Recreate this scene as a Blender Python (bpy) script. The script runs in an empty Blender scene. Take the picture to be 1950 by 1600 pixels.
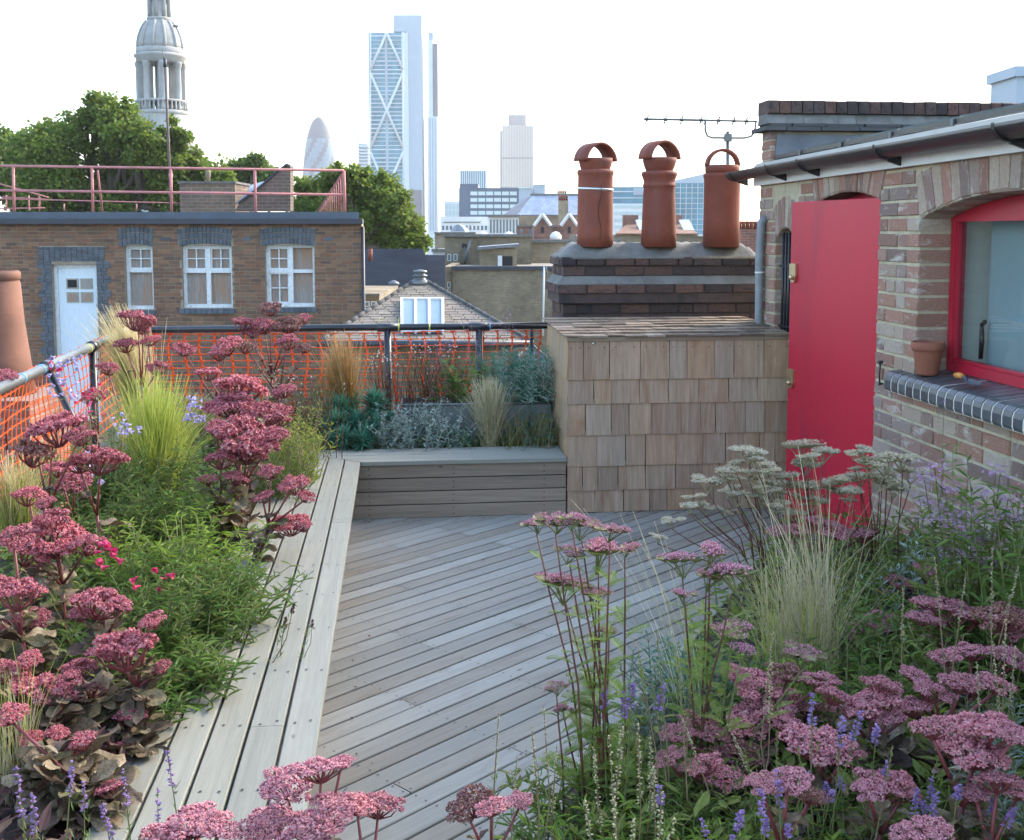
import bpy, math, random
import numpy as np
from mathutils import Vector, Matrix

# ------------------------------------------------------------------ camera, sky, sun, exposure
scene = bpy.context.scene
C = scene.collection
F, CX, PY, HZ, EYE = 2100.0, 975.0, 641.0, 443.0, 1.8      # lens in photo pixels, principal point, horizon row, eye height
PITCH = math.atan((PY - HZ) / F)
cam = bpy.data.objects.new('camera', bpy.data.cameras.new('camera'))
C.objects.link(cam)
cam.location = (0, 0, EYE)
cam.rotation_euler = (math.pi / 2 - PITCH, 0, 0)
cam.data.sensor_width = 36.0
cam.data.lens = 36.0 * F / 1950.0
cam.data.shift_y = -(800.0 - PY) / 1950.0
cam.data.clip_start = 0.05
cam.data.clip_end = 9000.0
scene.camera = cam

SUN_AZ, SUN_EL = math.radians(54), math.radians(33)
world = bpy.data.worlds.new('World')
scene.world = world
world.use_nodes = True
nt = world.node_tree
bg = nt.nodes['Background']
sky = nt.nodes.new('ShaderNodeTexSky')
sky.sky_type = 'NISHITA'
sky.sun_disc = False
sky.sun_elevation = SUN_EL
sky.sun_rotation = SUN_AZ
sky.air_density = 1.15
sky.dust_density = 2.2
sky.ozone_density = 1.0
bg.inputs['Strength'].default_value = 0.15
nt.links.new(sky.outputs['Color'], bg.inputs['Color'])

sun = bpy.data.objects.new('sun', bpy.data.lights.new('sun', 'SUN'))
C.objects.link(sun)
sdir = Vector((math.sin(SUN_AZ) * math.cos(SUN_EL), math.cos(SUN_AZ) * math.cos(SUN_EL), math.sin(SUN_EL)))
sun.rotation_euler = sdir.to_track_quat('Z', 'Y').to_euler()
sun.location = (30, 30, 40)
sun.data.energy = 0.95
sun.data.angle = math.radians(14)
sun.data.color = (1.0, 0.87, 0.70)

scene.view_settings.view_transform = 'Standard'
scene.view_settings.look = 'None'
scene.view_settings.gamma = 1.0
scene.view_settings.use_curve_mapping = False
scene.view_settings.exposure = 2.32
scene.render.engine = 'CYCLES'
scene.cycles.use_denoising = True
scene.cycles.max_bounces = 6
scene.cycles.diffuse_bounces = 3
scene.cycles.transparent_max_bounces = 8
scene.cycles.volume_bounces = 0

# ------------------------------------------------------------------ survey helpers
cp, sp = math.cos(PITCH), math.sin(PITCH)
def ray(x, y):
    X = (x - CX) / F; V = -(y - PY) / F
    return (X, cp + V * sp, -sp + V * cp)
def P(x, y, Y):                      # surveyed point at distance Y
    d = ray(x, y); t = Y / d[1]
    return Vector((d[0] * t, Y, EYE + d[2] * t))
def G(x, y, z):                      # surveyed point at height z
    d = ray(x, y); t = (z - EYE) / d[2]
    return Vector((d[0] * t, d[1] * t, z))
TH = math.radians(6.0)               # the terrace plan is turned by six degrees
CT, ST = math.cos(TH), math.sin(TH)
def W(a, b, z=0.0):
    return Vector((a * CT - b * ST, a * ST + b * CT, z))
def AB(v):
    return (v[0] * CT + v[1] * ST, -v[0] * ST + v[1] * CT)

R = random.Random(7)
NR = np.random.default_rng(7)

# ------------------------------------------------------------------ mesh builder
class MB:
    def __init__(s):
        s.v = []; s.f = []; s.m = []; s.n = 0
    def add(s, verts, faces, mi=0):
        verts = np.asarray(verts, dtype=np.float64).reshape(-1, 3)
        s.v.append(verts)
        for f in faces:
            s.f.append(np.asarray(f, dtype=np.int64)[None, :] + s.n); s.m.append(np.full(1, mi))
        s.n += len(verts)
    def addn(s, verts, faces, mi=0):          # faces: (k, n) array; mi: int or array
        verts = np.asarray(verts, dtype=np.float64).reshape(-1, 3)
        s.v.append(verts)
        faces = np.asarray(faces, dtype=np.int64)
        s.f.append(faces + s.n)
        s.m.append(np.full(len(faces), mi) if np.isscalar(mi) else np.asarray(mi))
        s.n += len(verts)
    def box(s, x0, x1, y0, y1, z0, z1, mi=0):
        v = [(x0,y0,z0),(x1,y0,z0),(x1,y1,z0),(x0,y1,z0),(x0,y0,z1),(x1,y0,z1),(x1,y1,z1),(x0,y1,z1)]
        s.addn(v, BOXF, mi); return s
    def hexa(s, v, mi=0):                      # 8 corners, box order
        s.addn(v, BOXF, mi); return s
    def bbox(s, x0, x1, y0, y1, z0, z1, c=0.004, mi=0):   # box with chamfered long edges (along x)
        pr = [(y0+c,z0),(y1-c,z0),(y1,z0+c),(y1,z1-c),(y1-c,z1),(y0+c,z1),(y0,z1-c),(y0,z0+c)]
        v = [(x0,)+p for p in pr] + [(x1,)+p for p in pr]
        f = [[i,(i+1)%8,8+(i+1)%8,8+i] for i in range(8)]
        s.addn(v, f, mi); s.f.append(np.array([[7,6,5,4,3,2,1,0]])+s.n-16); s.f.append(np.array([[8,9,10,11,12,13,14,15]])+s.n-16)
        s.m += [np.full(1, mi)]*2; return s
    def tube(s, pts, rad, n=6, mi=0, cap=True):
        pts = np.asarray([tuple(p) for p in pts], float); k = len(pts)
        rad = np.full(k, rad) if np.isscalar(rad) else np.asarray(rad, float)
        d = np.gradient(pts, axis=0); d /= np.linalg.norm(d, axis=1)[:,None] + 1e-12
        up = np.array([0,0,1.0]) if abs(d[0][2]) < .9 else np.array([1.0,0,0])
        V = []
        ang = np.arange(n) * 2*math.pi/n
        u = np.cross(up, d[0]); u /= np.linalg.norm(u)
        for i in range(k):
            u = u - d[i]*np.dot(u, d[i]); u /= np.linalg.norm(u)+1e-12
            w = np.cross(d[i], u)
            V.append(pts[i] + rad[i]*(np.cos(ang)[:,None]*u + np.sin(ang)[:,None]*w))
        V = np.concatenate(V)
        f = []
        for i in range(k-1):
            for j in range(n):
                f.append((i*n+j, i*n+(j+1)%n, (i+1)*n+(j+1)%n, (i+1)*n+j))
        s.addn(V, f, mi)
        if cap:
            s.f.append(np.arange(n)[::-1][None,:] + s.n - k*n); s.f.append(np.arange(n)[None,:] + s.n - n)
            s.m += [np.full(1, mi)]*2
        return s
    def lathe(s, prof, n=24, cx=0, cy=0, mi=0, cap=True):   # prof [(r,z)]
        ang = np.arange(n)*2*math.pi/n
        V = np.concatenate([np.stack([cx+r*np.cos(ang), cy+r*np.sin(ang), np.full(n, z)],1) for r, z in prof])
        f = [(i*n+j, i*n+(j+1)%n, (i+1)*n+(j+1)%n, (i+1)*n+j) for i in range(len(prof)-1) for j in range(n)]
        s.addn(V, f, mi)
        if cap:
            s.f.append(np.arange(n)[::-1][None,:]+s.n-len(V)); s.f.append(np.arange(n)[None,:]+s.n-n)
            s.m += [np.full(1, mi)]*2
        return s
    def mesh(s, name, mats, smooth=False):
        me = bpy.data.meshes.new(name)
        V = np.concatenate(s.v)
        tot = np.concatenate([np.full(len(f), f.shape[1]) for f in s.f])
        loops = np.concatenate([f.ravel() for f in s.f])
        me.vertices.add(len(V)); me.vertices.foreach_set('co', V.ravel())
        me.loops.add(len(loops)); me.loops.foreach_set('vertex_index', loops.astype(np.int32))
        me.polygons.add(len(tot))
        me.polygons.foreach_set('loop_start', np.concatenate([[0], np.cumsum(tot)[:-1]]).astype(np.int32))
        me.polygons.foreach_set('loop_total', tot.astype(np.int32))
        mm = mats if isinstance(mats, (list, tuple)) else [mats]
        for m in mm: me.materials.append(m)
        me.polygons.foreach_set('material_index', np.concatenate(s.m).astype(np.int32))
        me.polygons.foreach_set('use_smooth', np.full(len(tot), bool(smooth)))
        me.update(calc_edges=True); me.validate()
        return me
    def build(s, name, mats, parent=None, smooth=False, loc=None, rot=None):
        return link(name, s.mesh(name, mats, smooth), parent, loc, rot)
BOXF = [(0,3,2,1),(4,5,6,7),(0,1,5,4),(1,2,6,5),(2,3,7,6),(3,0,4,7)]

def link(name, data, parent=None, loc=None, rot=None, scale=None):
    o = bpy.data.objects.new(name, data); C.objects.link(o)
    if parent is not None: o.parent = parent
    if loc is not None: o.location = loc
    if rot is not None: o.rotation_euler = rot
    if scale is not None: o.scale = scale
    return o
def tag(o, label, cat, group=None, kind=None):
    if label: o['label'] = label
    if cat: o['category'] = cat
    if group: o['group'] = group
    if kind: o['kind'] = kind
    return o
def thing(name, label, cat, loc=(0,0,0), rz=0.0, group=None):
    return tag(link(name, None, None, loc, (0,0,rz)), label, cat, group)
def terr(name, label, cat, group=None):            # a thing laid out in the terrace plan (a, b, z)
    return thing(name, label, cat, (0,0,0), TH, group)
def boxobj(name, mat, parent, x0, x1, y0, y1, z0, z1):
    """box whose origin is its centre, so object coordinates and random offsets work per piece"""
    m = MB().box(-(x1-x0)/2, (x1-x0)/2, -(y1-y0)/2, (y1-y0)/2, -(z1-z0)/2, (z1-z0)/2)
    return m.build(name, mat, parent, loc=((x0+x1)/2, (y0+y1)/2, (z0+z1)/2))
def struct(o):
    o['kind'] = 'structure'; return o

# ------------------------------------------------------------------ materials
def nodes(name):
    m = bpy.data.materials.new(name); m.use_nodes = True
    t = m.node_tree; return m, t, t.nodes['Principled BSDF'], t.nodes['Material Output']
def N(t, kind, **kw):
    n = t.nodes.new(kind)
    for k, v in kw.items():
        if k in n.inputs: n.inputs[k].default_value = v
        else: setattr(n, k, v)
    return n
def rnd_value(t):                                   # per object and per loose piece
    oi = N(t, 'ShaderNodeObjectInfo'); ge = N(t, 'ShaderNodeNewGeometry')
    a = N(t, 'ShaderNodeMath', operation='ADD'); f = N(t, 'ShaderNodeMath', operation='FRACT')
    t.links.new(oi.outputs['Random'], a.inputs[0]); t.links.new(ge.outputs['Random Per Island'], a.inputs[1])
    t.links.new(a.outputs[0], f.inputs[0]); return f.outputs[0]
def ramp(t, fac, cols, pos=None, interp='LINEAR'):
    r = N(t, 'ShaderNodeValToRGB'); cr = r.color_ramp; cr.interpolation = interp
    k = len(cols)
    pos = pos or [i/max(1,k-1) for i in range(k)]
    cr.elements[0].position = pos[0]; cr.elements[0].color = tuple(cols[0])+(1,)
    cr.elements[1].position = pos[-1]; cr.elements[1].color = tuple(cols[-1])+(1,)
    for i in range(1, k-1):
        e = cr.elements.new(pos[i]); e.color = tuple(cols[i])+(1,)
    t.links.new(fac, r.inputs[0]); return r.outputs[0]
def mixc(t, fac, a, b, mode='MIX'):
    m = N(t, 'ShaderNodeMix', data_type='RGBA', blend_type=mode)
    if isinstance(fac, (int, float)): m.inputs[0].default_value = fac
    else: t.links.new(fac, m.inputs[0])
    for i, c in ((6, a), (7, b)):
        if isinstance(c, (tuple, list)): m.inputs[i].default_value = tuple(c)+(1,)
        else: t.links.new(c, m.inputs[i])
    return m.outputs[2]
def coords(t, scale=(1,1,1), shift=True):
    tc = N(t, 'ShaderNodeTexCoord'); mp = N(t, 'ShaderNodeMapping')
    mp.inputs['Scale'].default_value = scale
    if shift:
        oi = N(t, 'ShaderNodeObjectInfo'); ge = N(t, 'ShaderNodeNewGeometry')
        ad = N(t, 'ShaderNodeMath', operation='ADD'); mu = N(t, 'ShaderNodeMath', operation='MULTIPLY'); mu.inputs[1].default_value = 57.0
        t.links.new(oi.outputs['Random'], ad.inputs[0]); t.links.new(ge.outputs['Random Per Island'], ad.inputs[1])
        t.links.new(ad.outputs[0], mu.inputs[0])
        cb = N(t, 'ShaderNodeCombineXYZ')
        for i in range(3): t.links.new(mu.outputs[0], cb.inputs[i])
        t.links.new(cb.outputs[0], mp.inputs['Location'])
    t.links.new(tc.outputs['Object'], mp.inputs['Vector']); return mp.outputs[0]
def noise(t, vec, scale, detail=4, rough=.55, dist=0.0):
    n = N(t, 'ShaderNodeTexNoise'); n.inputs['Scale'].default_value = scale; n.inputs['Detail'].default_value = detail
    n.inputs['Roughness'].default_value = rough; n.inputs['Distortion'].default_value = dist
    t.links.new(vec, n.inputs['Vector']); return n.outputs['Fac']
def bump(t, b, h, strength, dist=.01):
    n = N(t, 'ShaderNodeBump'); n.inputs['Strength'].default_value = strength; n.inputs['Distance'].default_value = dist
    t.links.new(h, n.inputs['Height']); t.links.new(n.outputs[0], b.inputs['Normal'])

def surf(name, cols, rough=.8, var=.25, scale=8.0, vec=(1,1,1), stain=None, stain_scale=2.0, stain_at=(.55,.7), stain_vec=None,
         bmp=.2, bscale=None, metal=0.0, spec=.5, shift=True, interp='LINEAR', pos=None, coat=0.0):
    """colour by piece, mottled by noise, optional stains with a shape of their own"""
    m, t, b, o = nodes(name)
    col = ramp(t, rnd_value(t), cols, pos, interp) if len(cols) > 1 else None
    if col is None:
        rgb = N(t, 'ShaderNodeRGB'); rgb.outputs[0].default_value = tuple(cols[0])+(1,); col = rgb.outputs[0]
    v = coords(t, vec, shift)
    n1 = noise(t, v, scale, 6, .6)
    dark = ramp(t, n1, [(1-var,)*3, (1+var,)*3], [.3, .7])
    col = mixc(t, 1.0, col, dark, 'MULTIPLY')
    if stain:
        sv = coords(t, stain_vec or vec, shift)
        n2 = noise(t, sv, stain_scale, 5, .65, .6)
        col = mixc(t, ramp(t, n2, [(0,0,0),(1,1,1)], list(stain_at)), col, stain)
    t.links.new(col, b.inputs['Base Color'])
    b.inputs['Roughness'].default_value = rough; b.inputs['Metallic'].default_value = metal
    b.inputs['Specular IOR Level'].default_value = spec
    b.inputs['Coat Weight'].default_value = coat
    if bmp: bump(t, b, noise(t, v, bscale or scale*3, 4, .6), bmp)
    return m
def leafmat(name, cols, trans=.3, rough=.55, spec=.3, var=.2):
    m, t, b, o = nodes(name)
    col = ramp(t, rnd_value(t), cols)
    v = coords(t, (1,1,1), False)
    col = mixc(t, 1.0, col, ramp(t, noise(t, v, 25, 2), [(1-var,)*3, (1+var,)*3], [.3,.7]), 'MULTIPLY')
    oi = N(t, 'ShaderNodeObjectInfo'); col = mixc(t, 1.0, col, ramp(t, oi.outputs['Random'], [(.88,.84,.80),(1.0,1.0,1.0),(1.14,1.08,1.0)]), 'MULTIPLY')
    t.links.new(col, b.inputs['Base Color'])
    b.inputs['Roughness'].default_value = rough; b.inputs['Specular IOR Level'].default_value = spec
    tr = N(t, 'ShaderNodeBsdfTranslucent'); t.links.new(col, tr.inputs['Color'])
    mx = N(t, 'ShaderNodeMixShader'); mx.inputs[0].default_value = trans
    t.links.new(b.outputs[0], mx.inputs[1]); t.links.new(tr.outputs[0], mx.inputs[2]); t.links.new(mx.outputs[0], o.inputs['Surface'])
    return m

def woodmat(name, cols, stain, grain=.3, stain_at=(.6,.8), rough=.75, knot=True, axis=0):
    m, t, b, o = nodes(name)
    col = ramp(t, rnd_value(t), cols)
    sc = [26, 26, 26]; sc[axis] = 1.1
    v = coords(t, tuple(sc))
    g1 = noise(t, v, 1.0, 8, .7, 1.2)
    g2 = noise(t, v, 4.0, 6, .7, .4)
    col = mixc(t, 1.0, col, ramp(t, g1, [(1-grain,)*3, (1+grain*.7,)*3], [.3,.7]), 'MULTIPLY')
    col = mixc(t, 1.0, col, ramp(t, g2, [(1-grain*.6,)*3, (1+grain*.4,)*3], [.3,.7]), 'MULTIPLY')
    sc2 = [7, 7, 7]; sc2[axis] = 1.6
    n2 = noise(t, coords(t, tuple(sc2)), 1.0, 5, .65, .8)
    col = mixc(t, ramp(t, n2, [(0,0,0),(.75,.75,.75)], list(stain_at)), col, stain)
    if knot:
        sk = [14, 14, 14]; sk[axis] = 5
        vo = N(t, 'ShaderNodeTexVoronoi'); vo.inputs['Scale'].default_value = .45; t.links.new(coords(t, tuple(sk)), vo.inputs['Vector'])
        col = mixc(t, ramp(t, vo.outputs['Distance'], [(.8,.8,.8),(0,0,0)], [.015,.05]), col, tuple(c*.45 for c in stain))
    t.links.new(col, b.inputs['Base Color'])
    b.inputs['Roughness'].default_value = rough; b.inputs['Specular IOR Level'].default_value = .35
    bump(t, b, g1, .35, .004)
    return m

M = {}
M['deck'] = woodmat('weathered decking', [(.215,.205,.17),(.275,.27,.23),(.335,.33,.285),(.25,.225,.175),(.30,.295,.255),(.23,.205,.16)], (.145,.10,.062), .14, (.55,.80))
M['bench'] = woodmat('silvered bench timber', [(.215,.215,.175),(.265,.265,.22),(.235,.23,.183)], (.17,.135,.09), .16, (.62,.85))
M['riser'] = woodmat('bench riser timber', [(.27,.205,.145),(.335,.26,.19),(.245,.19,.14)], (.14,.09,.06), .25, (.6,.8))
M['shingle'] = woodmat('cedar shingle', [(.36,.25,.165),(.42,.305,.21),(.33,.235,.165),(.40,.31,.23),(.42,.285,.18),(.355,.27,.20)], (.25,.115,.05), .30, (.50,.74), knot=False, axis=2)
M['shingle_side'] = woodmat('warm cedar side shingle', [(.44,.29,.16),(.38,.26,.15),(.34,.25,.17)], (.25,.14,.07), .2, (.6,.8), knot=False, axis=2)  # warmer palette for the side courses
M['shingle_top'] = woodmat('cedar roof shingle', [(.18,.13,.09),(.25,.19,.135),(.13,.095,.07),(.30,.235,.175)], (.10,.08,.065), .3, (.55,.8), knot=False, axis=1)
M['screw'] = surf('screw head', [(.03,.028,.025)], .6, .1, bmp=0)
M['zinc'] = surf('galvanised steel', [(.13,.145,.145)], .5, .25, 6, metal=.55, stain=(.14,.15,.15), bmp=.05)
M['bolt'] = surf('galvanised bolt', [(.5,.52,.52)], .35, .1, metal=.9, bmp=0)
M['brick'] = surf('reclaimed brick', [(.19,.14,.118),(.28,.15,.108),(.35,.19,.13),(.225,.16,.135),(.32,.225,.17),(.44,.36,.28),(.235,.17,.148),(.37,.19,.138),(.29,.225,.188)],
                  .9, .22, 14, stain=(.50,.455,.385), stain_scale=1.5, stain_at=(.56,.70), bmp=.5, bscale=40)
M['mortar'] = surf('lime mortar', [(.44,.395,.275)], .95, .2, 12, bmp=.4, bscale=60)
M['nbrick'] = surf('neighbour brick', [(.15,.075,.045),(.205,.10,.056),(.12,.07,.048),(.175,.108,.065),(.23,.125,.07),(.10,.065,.05)], .92, .2, 8, bmp=.2)
M['nmortar'] = surf('neighbour mortar', [(.25,.215,.165)], .95, .25, 3, bmp=.2)
M['bluebrick'] = surf('blue engineering brick', [(.06,.068,.078),(.085,.094,.105),(.05,.055,.063),(.095,.10,.11)], .32, .25, 10, bmp=.12)
M['bluefar'] = surf('blue brick dressing', [(.055,.07,.09),(.08,.10,.125),(.045,.055,.07)], .6, .2, 8, bmp=0)
M['sootbrick'] = surf('soot blackened brick', [(.035,.028,.028),(.075,.045,.038),(.12,.06,.045),(.05,.038,.036),(.15,.075,.052),(.09,.06,.052),(.028,.024,.026)],
                      .9, .35, 10, stain=(.03,.027,.028), stain_scale=3, stain_at=(.5,.7), bmp=.5, bscale=35)
M['cement'] = surf('old cement', [(.15,.148,.135)], .95, .3, 6, stain=(.12,.11,.095), stain_scale=4, bmp=.6, bscale=22)
M['terracotta'] = surf('terracotta', [(.215,.055,.027),(.165,.04,.023),(.19,.05,.028)], .75, .2, 7, stain=(.15,.07,.055), stain_scale=2.2, stain_at=(.52,.75), stain_vec=(3,3,.8), bmp=.2, bscale=30)
M['flowerpot'] = surf('flowerpot clay', [(.24,.085,.05)], .8, .18, 9, bmp=.2)
M['red'] = surf('crimson gloss paint', [(.46,.013,.037)], .38, .10, 1.4, vec=(1,1,.5), stain=(.34,.012,.036), stain_scale=2.5, stain_at=(.5,.75), bmp=.10, bscale=60)
M['redframe'] = surf('red window paint', [(.40,.012,.034)], .4, .08, 6, bmp=.05)
M['brass'] = surf('dull brass', [(.55,.45,.28)], .35, .15, 20, metal=.9, bmp=0)
M['white'] = surf('white paint', [(.68,.69,.68)], .5, .06, 4, bmp=.05)
M['oldwhite'] = surf('flaking white paint', [(.60,.63,.64)], .6, .15, 14, stain=(.33,.33,.32), stain_scale=9, stain_at=(.6,.68), bmp=.1)
M['board'] = surf('weathered window board', [(.27,.235,.205),(.32,.31,.30),(.25,.225,.20)], .85, .25, 5, vec=(9,9,.8), stain=(.33,.19,.11), stain_scale=1.3, stain_at=(.45,.65), bmp=.1)
M['paledoor'] = surf('pale blue door paint', [(.60,.68,.74)], .5, .07, 5, vec=(6,6,1), bmp=.05)
M['black'] = surf('black plastic', [(.018,.019,.021)], .35, .15, 6, bmp=.03)
M['blackrail'] = surf('black painted steel', [(.02,.022,.028)], .28, .2, 8, bmp=.05)
M['lead'] = surf('lead sheet', [(.15,.16,.18)], .55, .2, 4, metal=.3, bmp=.15, bscale=5)
M['glassroof'] = surf('roof glass', [(.05,.055,.06)], .3, .08, 2, bmp=0)
M['orange'] = leafmat('orange plastic mesh', [(.76,.11,.02),(.80,.15,.03)], .3, .45, .4, .1)
M['pipe'] = surf('sky reflection grey rail', [(.13,.145,.15)], .4, .2, 9, metal=.5, stain=(.18,.19,.19), bmp=.08)  # black rail, with its sky reflection put into the grey colour
M['greypipe'] = surf('grey pipe lagging', [(.22,.245,.26)], .6, .15, 14, bmp=.3, bscale=18)
M['felt'] = surf('blue grey roof felt', [(.065,.085,.115)], .6, .2, 3, bmp=.1)
M['feltdark'] = surf('dark gutter', [(.022,.028,.042)], .45, .2, 3, bmp=.05)
M['rosepaint'] = surf('faded red oxide steel', [(.42,.15,.15),(.46,.19,.18)], .6, .15, 6, stain=(.28,.12,.09), bmp=.05)
M['soil'] = surf('dark soil', [(.035,.026,.02)], .95, .4, 30, bmp=.8, bscale=50)
M['bark'] = surf('bark', [(.11,.09,.07)], .9, .3, 3, bmp=.5)
M['potbrown'] = surf('weathered brown terracotta', [(.17,.075,.048)], .8, .2, 5, stain=(.11,.06,.045), stain_scale=1.5, bmp=.2)
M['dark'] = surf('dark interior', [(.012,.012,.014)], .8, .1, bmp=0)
M['ground'] = surf('city ground', [(.10,.10,.10)], .95, .3, .05, shift=False, bmp=0)
M['slab'] = surf('roof asphalt', [(.07,.07,.07)], .95, .25, 2, bmp=.2)
M['slate'] = surf('brown roof slate', [(.15,.125,.095),(.19,.16,.125),(.125,.11,.09),(.21,.18,.145)], .8, .2, 6, bmp=.2)
M['darkslate'] = surf('dark slate roof', [(.02,.027,.038)], .95, .25, 1.5, vec=(.6,1,3), bmp=.15, shift=False, spec=.1)
def glassmat(name, col, rough=.05, trans=0.0):
    m, t, b, o = nodes(name)
    b.inputs['Base Color'].default_value = col+(1,); b.inputs['Roughness'].default_value = rough
    b.inputs['Specular IOR Level'].default_value = .9; b.inputs['Transmission Weight'].default_value = trans
    v = coords(t, (1,1,1), False); bump(t, b, noise(t, v, 1.5, 2), .02, .02)
    return m
M['glass'] = glassmat('window glass', (.13,.17,.19), .04)
M['skyglass'] = surf('rooflight glass', [(.17,.245,.285),(.20,.28,.32)], .5, .08, 2, bmp=0, spec=.25)
def brickwall(name, c1, c2, mort, sc=1.0, rough=.95):       # walls too far away to pick bricks apart
    m, t, b, o = nodes(name)
    tc = N(t, 'ShaderNodeTexCoord'); sx = N(t, 'ShaderNodeSeparateXYZ'); cb = N(t, 'ShaderNodeCombineXYZ'); ad = N(t, 'ShaderNodeMath', operation='ADD')
    t.links.new(tc.outputs['Object'], sx.inputs[0]); t.links.new(sx.outputs[0], ad.inputs[0]); t.links.new(sx.outputs[1], ad.inputs[1])
    t.links.new(ad.outputs[0], cb.inputs[0]); t.links.new(sx.outputs[2], cb.inputs[1])
    br = N(t, 'ShaderNodeTexBrick'); br.inputs['Scale'].default_value = 1.0*sc
    br.inputs['Brick Width'].default_value = .225; br.inputs['Row Height'].default_value = .075; br.inputs['Mortar Size'].default_value = .008
    br.inputs['Color1'].default_value = c1+(1,); br.inputs['Color2'].default_value = c2+(1,); br.inputs['Mortar'].default_value = mort+(1,)
    t.links.new(cb.outputs[0], br.inputs['Vector'])
    v = coords(t, (1,1,1), False)
    col = mixc(t, 1.0, br.outputs['Color'], ramp(t, noise(t, v, .6, 6, .7), [(.55,)*3,(1.35,)*3], [.3,.7]), 'MULTIPLY')
    t.links.new(col, b.inputs['Base Color']); b.inputs['Roughness'].default_value = rough
    return m
M['stock'] = brickwall('yellow stock brick', (.21,.165,.10), (.15,.125,.085), (.20,.18,.14))
M['stocklight'] = brickwall('pale stock brick', (.27,.21,.13), (.22,.175,.115), (.24,.21,.16))
M['stockred'] = brickwall('red stock brick', (.24,.095,.065), (.18,.075,.055), (.22,.17,.14))
M['rooftile'] = surf('clay roof tile', [(.20,.11,.075)], .9, .25, 2, bmp=.1)
M['stone'] = surf('portland stone', [(.31,.315,.30)], .9, .14, .9, stain=(.36,.36,.35), stain_scale=.5, stain_at=(.52,.75), shift=False, bmp=0)
M['palestone'] = surf('white render', [(.66,.66,.64)], .9, .08, 1, bmp=0)
M['bluezinc'] = surf('blue grey zinc roof', [(.22,.27,.35)], .5, .25, .5, vec=(3,3,.2), bmp=0, shift=False)
M['officedark'] = surf('dark office cladding', [(.085,.11,.15)], .5, .12, .5, bmp=0)
M['officeglass'] = glassmat('office glass', (.42,.50,.50), .3)
M['towerglass'] = surf('pale blue tower glass', [(.04,.19,.26),(.06,.23,.31)], .5, .5, .12, vec=(1,1,.4), spec=.3, bmp=0)
M['towerwhite'] = surf('pale tower cladding', [(.52,.58,.60)], .4, .05, .2, bmp=0)
M['towergrey'] = surf('tower side cladding', [(.32,.39,.45)], .5, .06, .2, bmp=0)
M['towerbrown'] = surf('tower base cladding', [(.13,.12,.14)], .6, .06, .2, bmp=0)
M['gherkdark'] = surf('dark spiral glass', [(.02,.035,.065)], .6, .15, .2, spec=.2, bmp=0)
M['gherklight'] = surf('light diamond glass', [(.07,.14,.20)], .6, .15, .2, spec=.2, bmp=0)
M['ribwhite'] = surf('pale steel rib', [(.42,.37,.32)], .5, .05, .2, bmp=0)
M['ribdark'] = surf('bronze glass strip', [(.07,.08,.09)], .3, .1, .2, bmp=0)
# plants
M['sed_stem'] = surf('sedum stem', [(.16,.03,.035),(.21,.045,.05),(.12,.03,.03)], .5, .15, 20, bmp=.1)
M['sed_a'] = leafmat('sedum floret rose', [(.52,.135,.165),(.62,.22,.255),(.43,.09,.12)], .25)
M['sed_a2'] = leafmat('sedum floret mauve pink', [(.54,.20,.25),(.64,.31,.35),(.45,.14,.185)], .25)
M['sed_b'] = leafmat('sedum floret pale', [(.68,.37,.41),(.60,.27,.32),(.76,.52,.53)], .3)
M['sed_brown'] = leafmat('faded brown floret', [(.24,.12,.09),(.32,.19,.14),(.19,.08,.07)], .2)
M['sed_c'] = leafmat('sedum floret dark', [(.17,.03,.05),(.23,.05,.075)], .2)
M['sed_leaf'] = leafmat('sedum leaf', [(.07,.048,.04),(.15,.112,.07),(.22,.175,.11),(.095,.065,.05),(.17,.15,.07),(.29,.24,.165)], .18, .5, .3, .45)
M['stipa_g'] = leafmat('feather grass green', [(.33,.42,.07),(.45,.50,.13),(.27,.36,.05)], .45)
M['stipa_b'] = leafmat('feather grass blond', [(.55,.48,.28),(.47,.41,.22),(.62,.56,.37)], .4)
M['straw'] = leafmat('pale straw grass', [(.50,.45,.30),(.40,.37,.22),(.58,.54,.40)], .35)
M['carex'] = leafmat('orange sedge', [(.34,.17,.035),(.44,.25,.07),(.26,.15,.04)], .3)
M['carex_t'] = leafmat('tawny sedge seed', [(.42,.29,.13),(.36,.24,.11)], .3)
M['leaf_g'] = leafmat('fresh green leaf', [(.07,.145,.03),(.11,.20,.04),(.17,.26,.07),(.09,.16,.035),(.20,.22,.07)], .4)
M['leaf_y'] = leafmat('lime green leaf', [(.22,.33,.04),(.17,.28,.045),(.28,.38,.07)], .4)
M['leaf_d'] = leafmat('deep green leaf', [(.10,.155,.03),(.145,.20,.04),(.20,.25,.055),(.13,.15,.045)], .35)
M['leaf_bg'] = leafmat('blue green needle', [(.08,.25,.165),(.11,.32,.22),(.06,.19,.125)], .25)
M['leaf_s'] = leafmat('silver leaf', [(.26,.34,.30),(.36,.43,.39),(.20,.28,.25)], .2)
M['leaf_p'] = leafmat('purple bronze leaf', [(.085,.04,.04),(.12,.06,.05),(.07,.045,.03)], .25)
M['gstem'] = leafmat('green stem', [(.14,.17,.06),(.18,.2,.08)], .1)
M['rstem'] = leafmat('red brown stem', [(.15,.06,.045),(.12,.055,.04)], .05)
M['bstem'] = leafmat('dry brown stem', [(.22,.16,.10),(.28,.21,.14)], .1)
M['yar_a'] = leafmat('yarrow mauve floret', [(.36,.085,.19),(.46,.15,.28),(.30,.06,.17)], .2)
M['yar_b'] = leafmat('yarrow pale eye', [(.66,.52,.50),(.70,.60,.58)], .2)
M['cream_a'] = leafmat('cream floret', [(.66,.58,.43),(.74,.68,.54),(.55,.47,.33)], .25)
M['cream_b'] = leafmat('olive floret underside', [(.36,.33,.21),(.42,.38,.26)], .2)
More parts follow.
